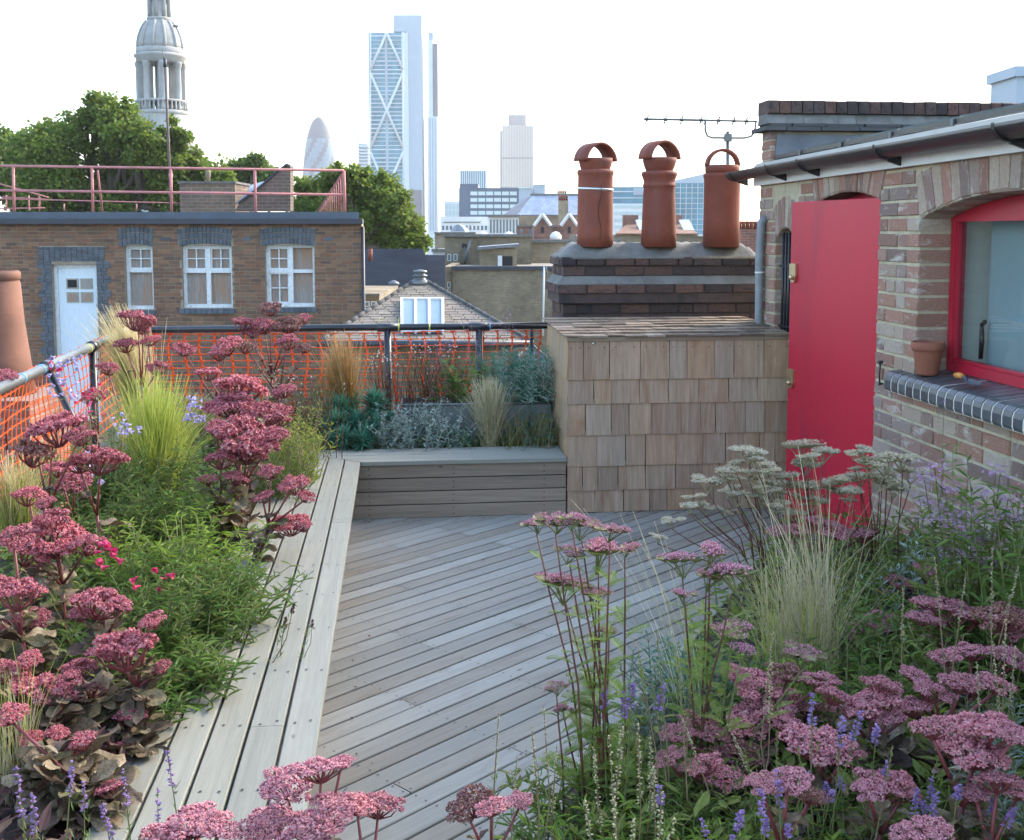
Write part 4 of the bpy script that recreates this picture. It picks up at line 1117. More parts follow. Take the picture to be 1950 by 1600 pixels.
for i in range(2, k-1):
    a, b = q[i], q[i+1]; m = MB(); m.hexa([(a.x,-.05,a.z+.003),(b.x,-.05,b.z+.003),(b.x,.4,b.z+.003),(a.x,.4,a.z+.003),(a.x,-.05,a.z+.05),(b.x,-.05,b.z+.05),(b.x,.4,b.z+.05),(a.x,.4,a.z+.05)]); m.build('capping_strip', M['feltdark'], rw)
a, b, c_ = HP(447,388,YN+1.4), HP(545,326,YN+1.4), HP(447,356,YN+2.6)
m = MB(); V = [(a.x,.42,a.z),(b.x,.42,b.z),(b.x-.25,2.1,b.z+.02),(a.x,2.1,HP(447,352,YN+3).z)]; m.addn(V+[(x,y,z-.06) for x,y,z in V], [(0,1,2,3),(7,6,5,4),(0,4,5,1),(1,5,6,2),(2,6,7,3),(3,7,4,0)]); m.build('lead_slope', M['bluezinc'], rw)
ms = thing('roof_mast', 'thin leaning dark mast rising from the brown brick block roof', 'mast', P(326,403,YN+.5))
c0 = P(326,403,YN+.5)
MB().tube([HP(326,403,YN+.5),HP(322,300,YN+.5),HP(314,118,YN+.5)], [.034,.03,.022], 8).build('pole', surf('rusty mast', [(.10,.07,.065)], .7, .2, bmp=0), ms, True)
MB().tube([HP(314,118,YN+.5),HP(308,93,YN+.5)], [.012,.006], 6).build('tip', M['felt'], ms, True)
MB().tube([HP(314,128,YN+.5),HP(314,112,YN+.5)], .035, 8).build('joint', M['feltdark'], ms, True)
for (y) in (335, 370): MB().tube([HP(325,y-4,YN+.5),HP(325,y+4,YN+.5)], .045, 8).build('bracket', M['rosepaint'], ms, True)
# big chimney pot on its own pier
pq = P(2,710,9.2)
cpp = thing('chimney_pot', 'tall flared terracotta chimney pot on a brick pier outside the netting', 'chimney pot', (pq.x, 9.2, 0))
zt = P(2,516,9.2).z
MB().lathe([(.27,.45),(.235,.75),(.20,1.05),(.18,zt-.10),(.172,zt-.085),(.172,zt-.075),(.185,zt-.07),(.185,zt-.02),(.172,zt),(.14,zt),(.13,zt-.2)], 32).build('pot', M['potbrown'], cpp, True)
MB().box(-.4,.4,-.4,.4,-12.9,.45).build('pier', M['stockred'], cpp)

# ================================================================== MIDDLE DISTANCE
# hipped slate roof with a rooflight
def quadprism(m, pts, n, t, mi=0):
    pts = [Vector(p) for p in pts]; n = Vector(n).normalized()*t
    V = [p-n for p in pts]+[p+n for p in pts]; k = len(pts)
    m.addn([tuple(v) for v in V], [(i,(i+1)%k,k+(i+1)%k,k+i) for i in range(k)]); m.f += [np.array([list(range(k-1,-1,-1))])+m.n-2*k, np.array([list(range(k,2*k))])+m.n-2*k]; m.m += [np.full(1,mi)]*2
hr = thing('hipped_roof_house', 'brick house with hipped brown slate roof and wide blue rooflight', 'building', (0,0,0))
Ye, Ya = 17.0, 19.6
ea, eb = P(612,652,Ye), P(1010,652,Ye)
ap0, ap1 = P(788,538,Ya), P(812,538,Ya)
ea.z = eb.z = (ea.z+eb.z)/2; ap0.z = ap1.z
roofp = link('roof', None, hr)
nrm = (eb-ea).cross(ap0-ea).normalized()
m = MB(); V = [ea,eb,ap1,ap0]; bk = [Vector((ea.x+.8,Ya*2-Ye,ea.z)), Vector((eb.x-1.1,Ya*2-Ye,eb.z))]
m.add([tuple(v-nrm*.03) for v in V]+[tuple(v) for v in bk], [(0,1,2,3),(1,5,2),(5,4,3,2),(4,0,3)]); m.build('underlay', M['dark'], roofp)
m = MB(); m.hexa([(x,y,z) for z in (-12.9, ea.z-.02) for x,y in ((ea.x+.25,Ye+.25),(eb.x-.25,Ye+.25),(eb.x-1.3,Ya*2-Ye-.25),(ea.x+1.0,Ya*2-Ye-.25))]); m.build('wall', M['stock'], hr)
MB().tube([(ea.x-.05,Ye-.04,ea.z-.02),(eb.x+.05,Ye-.04,ea.z-.02)], .055, 8).build('gutter', M['feltdark'], hr, True)
up = (ap0+ap1)/2-(ea+eb)/2; slope_len = up.length; up = up.normalized()
sl = []
ns = int(slope_len/.115)
RL = (P(765,570,18.3), P(845,570,18.3))
def plane_pt(x, y):                                   # survey onto the front slope
    d = Vector(ray(x, y)); o0 = Vector((0,0,EYE)); t = (ea-o0).dot(nrm)/d.dot(nrm); return o0+d*t
rl = [plane_pt(766,571), plane_pt(842,571), plane_pt(846,618), plane_pt(763,618)]
rx0 = min(p.x for p in rl)-.02; rx1 = max(p.x for p in rl)+.02; rs0 = min((p-ea).dot(up) for p in rl); rs1 = max((p-ea).dot(up) for p in rl)+.02
for k in range(ns):
    s0 = k*.115; t = s0/slope_len
    xl = ea.x+(ap0.x-ea.x)*t+.02; xr = eb.x+(ap1.x-eb.x)*t-.02
    x = xl - (.11 if k % 2 else 0)
    while x < xr-.02:
        w = .22+R.uniform(-.01,.01); a, b = max(x, xl), min(x+w-.012, xr)
        if b-a > .04: sl.append((a, b, s0))
        x += w
sl.sort(key=lambda q: abs((q[0]+q[1])/2-(ea.x+eb.x)/2+.2)*.5 + (1.2 if q[2] < .75 else 0))
base = MB().hexa([(-.5,0,0),(.5,0,0),(.5,.14,.006),(-.5,.14,.006),(-.5,0,.016),(.5,0,.016),(.5,.14,.010),(-.5,.14,.010)])
bm_ = base.mesh('slate', M['slate'])
xa = Vector((1,0,0)); ya = up; za = xa.cross(ya).normalized()
rotm = Matrix((xa, ya, za)).transposed().to_euler()
rest = MB()
for i, (a, b, s0) in enumerate(sl):
    p = ea + up*s0 + za*.004; p.x = (a+b)/2
    if i < 290: link('slate', bm_, roofp, p, rotm, (b-a, 1, R.uniform(.8,1.3)))
    else:
        v = base.v[0]*np.array([b-a,1,1]); v = v@np.array(Matrix((xa,ya,za))) + np.array(p); rest.addn(v, BOXF)
if rest.n: rest.build('slates', M['slate'], roofp)['kind'] = 'stuff'
for p, q in ((ea,ap0),(eb,ap1)):
    for i in range(14):
        u, v = p.lerp(q, i/14), p.lerp(q, (i+.93)/14); MB().tube([u+za*.02, v+za*.03], .038, 8).build('hip_tile', M['slab'], roofp, True)
vt = link('ridge_vent', None, hr)
vc = (ap0+ap1)/2
MB().lathe([(.22,-.03),(.16,.04),(.10,.06),(.09,.10),(.13,.11),(.13,.13),(.09,.14),(.09,.17),(.13,.18),(.12,.21),(.02,.23)], 14).build('cowl', M['zinc'], vt, True, vc)
rlt = link('rooflight', None, hr)
def rlbar(x0, x1, s0, s1, h0, h1, mat, name):
    m = MB(); V = []
    for hh in (h0, h1):
        for (x, s_) in ((x0,s0),(x1,s0),(x1,s1),(x0,s1)):
            p = ea+up*s_+za*hh; V.append((x*p.y/17.6, p.y, p.z))
    m.hexa(V); return m.build(name, mat, rlt)
x0, x1 = rl[3].x*17.6/rl[3].y+.02, rl[2].x*17.6/rl[2].y-.02; s0, s1 = rs0-.25, rs1-.03
tw_ = (x1-x0)/3
for i in range(3): rlbar(x0+i*tw_+.02, x0+(i+1)*tw_-.02, s0, s1-.03, .05, .062, M['skyglass'], 'pane')
for i in range(4): rlbar(x0+i*tw_-.02, x0+i*tw_+.02, s0, s1, .03, .085, M['white'], 'frame_bar')
rlbar(x0-.02, x1+.02, s1, s1+.045, .03, .088, M['white'], 'frame_head')
# little lantern roof beyond the netting
ln = thing('roof_lantern', 'small grey pyramid roof lantern on a low roof below the far netting', 'roof lantern', P(1012,700,19))
q = ln.location
m = MB(); w = .62; m.add([(-w,-w,-.1),(w,-w,-.1),(w,w,-.1),(-w,w,-.1),(0,0,.40)], [(0,1,4),(1,2,4),(2,3,4),(3,0,4)]); m.build('glazing', M['lead'], ln)
MB().box(-w+.04,w-.04,-w+.04,w-.04,-11.5,-.101).build('upstand', M['stock'], ln)
for sx, sy in ((-1,-1),(1,-1)): MB().tube([(w*sx,w*sy,-.09),(0,0,.41)], .02, 6).build('glazing_bar', M['zinc'], ln, True)

def block(name, label, cat, x0, x1, yt, Y, dep, mat, zbase=-12.95, part='wall'):
    o = thing(name, label, cat, (0,Y,0)); a, b = P(x0, yt, Y), P(x1, yt, Y)
    MB().box(a.x, b.x, 0, dep, zbase, a.z).build(part, mat, o)
    return o, a.x, b.x, a.z
def face(o, Y, name, mat, x0, x1, y0, y1, out=.05, d=.1):
    p, q = P(x0, y0, Y), P(x1, y1, Y); return boxobj(name, mat, o, min(p.x,q.x), max(p.x,q.x), -out, -out+d, min(p.z,q.z), max(p.z,q.z))
# dark slate roofed hall
Yd = 40.0
dh = thing('slate_roof_hall', 'hall with a steep plain dark slate roof below the big tree', 'building', (0,Yd,0))
def DP(x, y, Y=Yd): return P(x, y, Y)-Vector((0,Yd,0))
m = MB(); e = [DP(640,640), DP(850,640), DP(806,476,Yd+5), DP(640,476,Yd+5)]
quadprism(m, e, (0,-.8,.6), .08); m.build('roof', M['darkslate'], dh)
m = MB(); e2 = [DP(800,640), DP(848,640), DP(848,487,Yd+6), DP(803,487,Yd+6)]; quadprism(m, e2, (0,-.8,.6), .05); m.build('lower_roof', M['darkslate'], dh)
a = DP(640,640); b = DP(848,640); MB().box(a.x, b.x, .4, 9, -12.9, a.z).build('wall', M['stock'], dh)
MB().tube([DP(705,497,Yd+3.8), DP(705,474,Yd+3.8)], .09, 8).build('flue', M['terracotta'], dh, True)
MB().tube([DP(718,590,Yd+1.2), DP(718,555,Yd+1.2)], .09, 8).build('vent_pipe', M['feltdark'], dh, True)
MB().lathe([(.12,-.3),(.1,.1),(.22,.12),(.2,.2),(.05,.28)], 10).build('cowl', M['lead'], dh, True, DP(750,548,Yd+2.2))
lb, a, b, z = block('low_brick_house', 'low brick house with white grid windows beneath the dark slate roof', 'building', 640, 722, 561, 30, 5, M['stock'])
for i in range(2):
    for j in range(2): 
        face(lb, 30, 'window', M['white'], 694+13*i, 704+13*i, 584+13*j, 574+13*j, .05, .06); face(lb, 30, 'pane', M['glass'], 695.5+13*i, 702.5+13*i, 582.5+13*j, 575.5+13*j, .055, .03)
face(lb, 30, 'coping', M['cement'], 640, 724, 563, 559, .12, .4)
# yellow brick complex
yb, a, b, z = block('yellow_brick_warehouse', 'broad blank yellow brick warehouse wall with dark coping behind the hipped roof', 'building', 862, 1130, 513, 52, 10, M['stock'])
face(yb, 52, 'coping', M['feltdark'], 860, 1131, 514, 507, .15, .5)
yl = thing('brick_return_wing', 'narrow brick wing with small barred windows beside the blank warehouse wall', 'building', (0,52.5,0))
a, b = P(846,508,52.5), P(864,508,52.5); MB().box(a.x, b.x-.05, 0, 8, -12.9, a.z).build('wall', M['stocklight'], yl)
for (x0,x1,y0,y1) in ((852,858,548,537),(852,858,560,550)): 
    face(yl, 52.5, 'window', M['white'], x0, x1, y0, y1, .06, .06); face(yl, 52.5, 'pane', M['glass'], x0+1, x1-1, y0-1, y1+1, .065, .03)
up_, a, b, z = block('upper_brick_block', 'upper yellow brick block with small casements set behind the warehouse', 'building', 847, 1012, 449, 60, 9, M['stock'])
face(up_, 60, 'coping', M['cement'], 846, 1013, 451, 446, .2, .5)
for x0 in (853, 865): 
    face(up_, 60, 'window', M['white'], x0-1, x0+6, 497, 484, .06, .06); face(up_, 60, 'pane', M['glass'], x0, x0+5, 496, 485, .065, .03)
face(up_, 60, 'recess', M['dark'], 880, 893, 472, 464, .02, .05); face(up_, 60, 'drainpipe', M['zinc'], 884, 886, 508, 470, .12, .08)
MB().tube([P(884,505,60)-Vector((0,60.3,0)), P(895,458,60)-Vector((0,60.3,0))], .09, 6).build('raking_pipe', M['zinc'], up_, True)
ub2, a, b, z = block('pale_brick_range', 'long pale yellow brick range with parapet behind the roof shed', 'building', 900, 1180, 459, 66, 9, M['stocklight'])
face(ub2, 66, 'coping', M['cement'], 899, 1181, 462, 456, .2, .5)
for xx in (918, 968, 1060): 
    q = P(xx, 457, 66); MB().lathe([(.35,0),(.35,.25),(.2,.45),(.02,.5)], 12).build('roof_cowl', M['palestone'], ub2, True, (q.x, 1.5, q.z))
shed, a, b, z = block('roof_shed', 'brick roof shed with an open dark doorway on the warehouse roof', 'shed', 913, 984, 474, 54.5, 4, M['stocklight'], P(913,514,54.5).z)
m = MB(); p, q = P(909,476,54.5), P(988,470,54.5); m.hexa([(p.x,-.3,p.z),(q.x,-.3,q.z),(q.x,4.2,q.z),(p.x,4.2,p.z),(p.x,-.3,p.z+.14),(q.x,-.3,q.z+.14),(q.x,4.2,q.z+.14),(p.x,4.2,p.z+.14)]); m.build('roof', M['lead'], shed)
face(shed, 54.5, 'doorway', M['dark'], 957, 976, 508, 488, .03, .05); face(shed, 54.5, 'open_door', M['white'], 948, 956, 510, 487, .06, .06)
am = thing('aerial_mast', 'slim white aerial mast standing before the blank warehouse wall', 'mast', P(1034,620,30))
c0 = P(1034,620,30)
MB().tube([P(1034,640,30)-c0, P(1036,508,30)-c0], .028, 6).build('pole', M['towerwhite'], am, True)
for (x0, y0, x1, y1) in ((1026,519,1044,519),(1029,523,1042,524),(1040,506,1041,524)): MB().tube([P(x0,y0,30)-c0, P(x1,y1,30)-c0], .016, 5).build('element', M['zinc'], am, True)
# terrace and little roofs between tree and warehouse
w1, a, b, z = block('white_cottage', 'small white rendered house glimpsed between the big tree and warehouse', 'building', 824, 850, 476, 75, 6, M['palestone'])
for x0 in (829, 838): face(w1, 75, 'window', M['glass'], x0, x0+5, 503, 494, .03, .06)
face(w1, 75, 'roof_edge', M['cement'], 822, 852, 480, 474, .2, .6)
w2, a, b, z = block('gold_brick_gable', 'golden brick building with low parapet behind the white cottage', 'building', 828, 905, 443.5, 95, 12, M['stocklight'])
face(w2, 95, 'coping', M['cement'], 827, 906, 445, 442, .2, .5)
# mid city
of, a, b, z = block('dark_office_block', 'dark blue office block with four rows of strip windows', 'building', 874, 988, 358, 210, 25, M['officedark'])
for r_ in range(4):
    for i in range(6): face(of, 210, 'window', M['officeglass'], 896+15*i, 909+15*i, 372+12.3*r_, 365+12.3*r_, .12, .2)
face(of, 210, 'plant_room', M['officedark'], 875, 910, 358.2, 350, -1, 12)
wt, a, b, z = block('white_terrace_block', 'long low white rendered block below the dark office', 'building', 838, 950, 413, 190, 20, M['palestone'])
face(wt, 190, 'ledge', M['cement'], 845, 915, 424, 422.5, .2, .4)
for i in range(14): face(wt, 190, 'window', M['glass'], 842+7.4*i, 846+7.4*i, 438, 430, .06, .1)
bz_ = thing('barrel_roof_shed', 'blue grey roofed shed in front of the long white block', 'building', (0,170,0))
m = MB(); k = 10; pr = []
for i in range(k+1):
    t = i/k; x = 858+28*t; y = 441-13*math.sin(math.pi*t)**.7; q = P(x, y, 170); pr.append((q.x, q.z))
V = [(x,0,z) for x,z in pr]+[(x,14,z) for x,z in pr]; m.addn(V, [(i,i+1,k+2+i,k+1+i) for i in range(k)]); m.f += [np.array([list(range(k,-1,-1))])+m.n-2*(k+1)]; m.m += [np.zeros(1)]
m.build('roof', M['bluezinc'], bz_); MB().box(pr[0][0], pr[-1][0], .05, 13.9, -12.9, pr[0][1]-.02).build('wall', M['palestone'], bz_)
cl, a, b, z = block('white_column_house', 'white building with tall slit windows like columns under a grey roof', 'building', 930, 988, 412, 130, 14, M['palestone'])
for i in range(9): face(cl, 130, 'slit_window', M['glass'], 933+6.2*i, 936.4+6.2*i, 444, 418, .04, .1)
face(cl, 130, 'cornice', M['cement'], 928, 990, 413, 409, .4, .6)
mz = thing('zinc_mansard_house', 'building with big streaked blue grey mansard roof and chimney pots', 'building', (0,140,0))
def MP(x, y, Y=140): return P(x, y, Y)-Vector((0,140,0))
m = MB(); V = [MP(985,410), MP(1130,410), MP(1130,374,144), MP(1012,374,144)]; quadprism(m, V, (0,-.8,.5), .1)
m.build('mansard', M['bluezinc'], mz)
m = MB(); quadprism(m, [MP(960,410), MP(985,410.2), MP(1012,374.3,144), MP(994,382,144)], (-.5,-.7,.5), .1); m.build('hip', M['lead'], mz)
a, b = MP(960,410), MP(1130,410); MB().box(a.x, b.x, .2, 12, -12.9, a.z).build('wall', M['stocklight'], mz)
a, b = MP(1010,374,144), MP(1132,374,144); MB().box(a.x, b.x, 4.0, 4.6, a.z, a.z+.35).build('ridge_roll', M['zinc'], mz)
a, b = MP(1064,412,138), MP(1082,382,138); MB().box(a.x, b.x, -2, -.4, a.z-6, b.z).build('chimney', M['stocklight'], mz)
for i in range(5): 
    q = MP(1065.5+3.7*i,382,138); MB().lathe([(.13,0),(.11,.5),(.14,.55),(.12,.7)], 8).build('chimney_pot', M['terracotta'], mz, True, (q.x, -1.2, q.z))
    q = MP(1063+3.6*i,374,144); MB().lathe([(.12,0),(.10,.5),(.13,.55),(.1,.7)], 8).build('chimney_pot', M['terracotta'], mz, True, (q.x, 4.3, q.z))
for n_, (xc, lab) in enumerate(((1033,'red brick gabled house with pale coping beside the white column house'),(1084,'red brick gabled house with pale coping tucked against the cracked chimney pot'))):
    gh = thing('red_gable_house', lab, 'building', (0,100,0))
    V = [P(xc-16,452,100), P(xc+16,452,100), P(xc+16,430,100), P(xc,408,100), P(xc-16,430,100)]; m = MB(); k = 5
    m.addn([(p.x,0,p.z) for p in V]+[(p.x,8,p.z) for p in V], [(i,(i+1)%k,k+(i+1)%k,k+i) for i in range(k)]); m.f += [np.array([list(range(k))])+m.n-2*k]; m.m += [np.zeros(1)]; m.build('gable', M['stockred'], gh)
    MB().box(V[0].x, V[1].x, .05, 7.9, -12.9, V[0].z).build('wall', M['stockred'], gh)
    for s0, s1 in ((4,3),(3,2)):
        p, q = V[s0], V[s1]; MB().tube([(p.x,-.1,p.z),(q.x,-.1,q.z)], .16, 4).build('coping', M['palestone'], gh)
    face(gh, 100, 'window', M['dark'], xc-3, xc+3, 444, 432, .04, .08)
bl, a, b, z = block('low_red_range', 'low red brick range with white trim between the gabled houses', 'building', 985, 1100, 431, 112, 10, M['stockred'])
face(bl, 112, 'parapet', M['cement'], 984, 1101, 432, 429, .2, .5)
for i in range(6): face(bl, 112, 'window', M['glass'], 990+18*i, 996+18*i, 445, 436, .04, .1)
# rooftops seen between the terracotta pots
rg = [('roof_range', 'grey roofed terrace glimpsed low between the chimney pots', 1100, 1460, 448, 80, M['stock']), ('white_office_bands', 'white office with banded floors glimpsed between the chimney pots', 1168, 1260, 388, 260, M['palestone'])]
for nm, lab, x0, x1, y, Y, mt in rg:
    o, a, b, z = block(nm, lab, 'building', x0, x1, y, Y, 12, mt)
    if nm == 'white_office_bands':
        for r_ in range(4): face(o, Y, 'window_band', M['officeglass'], x0+2, x1-2, 396+13*r_, 390+13*r_, .15, .3)
    else:
        face(o, Y, 'coping', M['palestone'], x0-2, x1+2, 450, 446.5, .3, .6)
for (xc, w_, lab) in ((1206, 34, 'brown pitched roof with stub chimney between the first two pots'), (1290, 40, 'brown pitched roof with pale skylight between the last two pots')):
    o = thing('pitched_roof_house', lab, 'building', (0,72,0)); V = [P(xc-w_,446,72), P(xc+w_,446,72), P(xc+8,424,76), P(xc-8,424,76)]
    m = MB(); quadprism(m, [v-Vector((0,72,0)) for v in V], (0,-.7,.6), .06); m.build('roof', M['rooftile'], o)
    MB().box(V[0].x, V[1].x, .3, 7.5, -12.9, V[0].z-.05).build('wall', M['stock'], o)
    q = P(xc-4, 424, 75); MB().box(q.x-.5, q.x+.5, 3.2, 4, q.z-1, q.z+.5).build('chimney', M['stockred'], o)
    p = P(xc+14, 440, 73); m = MB(); quadprism(m, [(p.x,.9,p.z-.2),(p.x+.7,.9,p.z-.2),(p.x+.5,2.4,p.z+.7),(p.x-.2,2.4,p.z+.7)], (0,-.7,.6), .08); m.build('skylight', M['officeglass'], o)
row = thing('pot_row_stack', 'low stack carrying a row of small brown pots beside the downpipe', 'chimney', (0,30,0))
p0, p1 = P(1380,437,30), P(1446,437,30); MB().box(p0.x, p1.x, 0, .6, -8, p0.z-.0).build('stack', M['stockred'], row)
for i in range(6): 
    q = P(1412+7.5*i,437,30); MB().lathe([(.055,-.02),(.05,.15),(.06,.16),(.055,.22)], 8).build('chimney_pot', M['terracotta'], row, True, (q.x, .25, q.z))
tg, a, b, z = block('teal_glass_hall', 'large pale teal glass office with a sloping roof between the pots', 'building', 1280, 1345, 348, 420, 60, M['towerglass'])
m = MB(); V = [P(1262,349,420), P(1345,349,420), P(1345,330,420)]; m.addn([(p.x,0,p.z+.02) for p in V]+[(p.x,40,p.z+.02) for p in V], [(0,1,4,3),(1,2,5,4),(2,0,3,5)]); m.add([(p.x,-.05,p.z+.02) for p in V], [(0,1,2)]); m.build('roof', M['towergrey'], tg)
for i in range(9): face(tg, 420, 'floor_band', M['towerwhite'], 1280, 1345, 358+10*i, 357.2+10*i, .3, .5)
for i in range(6): face(tg, 420, 'mullion', M['towerwhite'], 1284+11*i, 1284.5+11*i, 440, 350, .4, .5)
tb, a, b, z = block('pale_teal_office', 'pale teal office slab glimpsed behind the cracked chimney pot', 'building', 1160, 1232, 356, 450, 30, M['towerglass'])
face(tb, 450, 'plant_room', M['towergrey'], 1206, 1230, 372, 358, .5, 5)
for i in range(6): face(tb, 450, 'floor_band', M['towerwhite'], 1160, 1232, 366+12*i, 364+12*i, .3, .5)
hz_ = thing('grey_chimney', 'flare paled grey chimney stack rising beyond the glass roof', 'chimney', (0,30,0))
a, b = P(1934,205,30), P(1985,128,30); MB().box(a.x, b.x, 0, 1.6, -8, b.z).build('stack', M['towergrey'], hz_)  # flare and haze are put into the pale grey of the stack
MB().box(a.x-.1, b.x+.1, -.1, 1.7, b.z-.25, b.z+.02).build('corbel', M['towergrey'], hz_)
# ---- church steeple
YC = 135.0; cc = P(311, 300, YC)
chur = thing('church_steeple', 'white stone church steeple with a domed lantern on columns', 'church', (cc.x, YC, 0))
def cz_(y): return P(311, y, YC).z
pm_ = YC/F
def rr_(px): return px*pm_*1.0
def clathe(name, prof, n=32): return MB().lathe([(rr_(r), cz_(y)) for r, y in prof], n).build(name, M['stone'], chur, True)
clathe('tower_base', [(70,760),(70,420),(66,412),(66,330),(60,322),(60,290)], 8)
clathe('drum', [(58,292),(58,262),(56,258),(54,240),(49,232),(49,222),(47,218)])
for k in range(4):                                      # scroll buttresses
    an = math.pi/4+k*math.pi/2; m = MB(); pts = []
    for (r, y) in ((60,290),(58,272),(55,262),(53,248),(50,236)): pts.append((rr_(r)*math.cos(an), rr_(r)*math.sin(an), cz_(y)))
    m.tube(pts, [rr_(9),rr_(8),rr_(6.5),rr_(6),rr_(4)], 8); m.build('scroll_buttress', M['stone'], chur, True)
clathe('balcony_base', [(47,222),(50,219),(50,213),(46,212)])
clathe('balcony_rail', [(46,197),(48,196),(48,193),(45,192),(43,194)])
for k in range(36):
    an = 2*math.pi*k/36; MB().lathe([(.10,cz_(213)),(.16,cz_(207)),(.10,cz_(201)),(.12,cz_(196))], 6, rr_(46)*math.cos(an), rr_(46)*math.sin(an)).build('baluster', M['stone'], chur, True)
for k in range(8):
    an = 2*math.pi*(k+.5)/8; x, y = rr_(39)*math.cos(an), rr_(39)*math.sin(an)
    MB().lathe([(.55,cz_(212)),(.55,cz_(206)),(.42,cz_(204)),(.40,cz_(165)),(.36,cz_(132)),(.48,cz_(129)),(.52,cz_(124)),(.52,cz_(121))], 12, x, y).build('column', M['stone'], chur, True)
    an = 2*math.pi*k/8; 
    if k % 2 == 0:
        x, y = rr_(28)*math.cos(an+.39), rr_(28)*math.sin(an+.39); m = MB().box(-.9,.9,-.5,.5,cz_(213),cz_(122)); m.build('pier', M['stone'], chur, loc=(x,y,0), rot=(0,0,an+.39))
clathe('entablature', [(36,123),(44,122),(44,113),(47,111),(48,107),(45,106),(43,104)])
clathe('dome_base', [(43,106),(44,102),(44,95),(41,93)])
clathe('dome', [(41,95),(40.5,84),(38,72),(34,60),(29,50),(23,42),(20,40)])
for k in range(12):
    an = 2*math.pi*k/12; MB().tube([(rr_(r)*math.cos(an), rr_(r)*math.sin(an), cz_(y)) for r, y in ((41,94),(41,84),(38.5,72),(34.5,60),(29.5,50),(23.5,42))], .18, 6).build('dome_rib', M['stone'], chur, True)
clathe('upper_stage', [(20,42),(23,39),(23,35),(17,33),(17,10),(15,8),(15,-30),(8,-60),(3,-180)], 16)
for k in range(8):
    an = 2*math.pi*k/8; MB().lathe([(.25,cz_(33)),(.22,cz_(0)),(.3,cz_(-4))], 8, rr_(18.5)*math.cos(an), rr_(18.5)*math.sin(an)).build('colonnette', M['stone'], chur, True)
MB().tube([(rr_(27),-.5,cz_(51)),(rr_(37),-.5,cz_(51.5))], .15, 5).build('lamp_bracket', M['cement'], chur, True)
# ---- skyline towers
YB = 730.0
bt_ = thing('glass_braced_tower', 'tall pale blue glass tower with white diagonal bracing and a taller core', 'skyscraper', (0,YB,0))
def TP(x, y): q = P(x, y, YB); return q.x, q.z
def tbox(par, name, mat, x0, x1, y0, y1, d0, d1, Y=YB):
    p, q = P(x0, y1, Y), P(x1, y0, Y); return boxobj(name, mat, par, p.x, q.x, d0, d1, p.z if y1 < 470 else -12.9, q.z)
tbox(bt_, 'glass_slab', M['towerglass'], 706, 768, 62, 480, 0, 26)
tbox(bt_, 'corner_strip', M['towerwhite'], 768.3, 777, 63, 480, -1.5, 26)
tbox(bt_, 'core', M['towergrey'], 777.3, 803, 60, 480, -.5, 34)
tbox(bt_, 'core_base', M['towerbrown'], 777.2, 803.2, 362, 480, -1.0, 34.2)
tbox(bt_, 'crown', M['towergrey'], 749, 803, 28, 59.8, 1, 30)
for i in range(46): tbox(bt_, 'floor_band', M['towerwhite'], 706, 768, 68+8*i+R.uniform(-.6,.6), 69.5+8*i+R.uniform(-.4,.8), -.35, .1)
tbox(bt_, 'mullion', M['towergrey'], 736.6, 737.4, 62, 440, -.6, -.36)
def beam(par, p, q, r, mat, Y=YB, d=-1.6, name='brace'):
    a, b = P(p[0], p[1], Y), P(q[0], q[1], Y); return MB().tube([(a.x,d,a.z),(b.x,d,b.z)], r, 6).build(name, mat, par, True)
for p, q in (((706,133),(737,64)),((737,64),(768,133)),((706,140),(768,282)),((768,140),(706,282)),((706,290),(768,432)),((768,290),(706,432))): beam(bt_, p, q, .95, M['towerwhite'])
for x in (706, 768): beam(bt_, (x,62), (x,440), .6, M['towerwhite'])
tn = thing('slim_white_tower', 'slim white tower with a dark upper blade beside the braced tower', 'skyscraper', (0,YB,0))
tbox(tn, 'shaft', M['towerwhite'], 815, 833, 222, 480, 0, 20); tbox(tn, 'blade', M['towerbrown'], 824, 832.5, 82, 221.8, 2, 16); tbox(tn, 'pale_blade', M['towerwhite'], 815, 823.7, 75, 221.8, 2, 16); tbox(tn, 'cap', M['towergrey'], 815, 824, 60, 74.8, 3, 14)
for x in (819, 824, 829): tbox(tn, 'recess_line', M['towergrey'], x, x+1, 224, 440, -.3, -.05)
cn = thing('unfinished_tower', 'small unfinished tower of stacked white floor slabs beside the braced tower', 'skyscraper', (0,900,0))
for i in range(11): 
    p, q = P(680,278+6.2*i,900), P(703,280.6+6.2*i,900); boxobj('floor_slab', M['towerwhite'], cn, p.x, q.x, 0, 18, q.z, p.z)
p, q = P(684,480,900), P(699,272,900); boxobj('core', M['towergrey'], cn, p.x, q.x, 4, 14, -12.9, q.z)
p, q = P(679,275,900), P(681,246,900); boxobj('hoist_mast', M['towergrey'], cn, p.x, q.x, 3, 4, p.z, q.z)
gk = thing('bullet_tower', 'bullet shaped glass tower with dark spiral bands', 'skyscraper', (P(610,440,1500).x,1500,0))
pr = [(222,.5),(224,5),(228,9),(235,13.5),(245,17.5),(257,21),(270,24),(285,26.5),(300,28.5),(318,30),(340,31),(365,31.5),(400,30.5),(440,28.5)]
ys_ = np.linspace(222, 460, 56); n = 36; V = []
for y in ys_:
    r = np.interp(y, [p[0] for p in pr], [p[1] for p in pr])*1500/F; z = P(610, y, 1500).z
    V += [(r*math.cos(2*math.pi*i/n), r*math.sin(2*math.pi*i/n), z) for i in range(n)]
fs, mi = [], []
for l in range(55):
    for i in range(n):
        fs.append((l*n+i, (l+1)*n+i, (l+1)*n+(i+1)%n, l*n+(i+1)%n)); top = ys_[l] < 262
        mi.append(0 if top or ((i*2 + l) % 12) < 4 else (2 if (i*2 - l) % 6 == 0 and l % 2 else 1))
m = MB(); m.addn(V, fs, mi); m.build('glass_skin', [M['gherkdark'], M['gherklight'], M['towerwhite']], gk, True)
YT = 1500.0
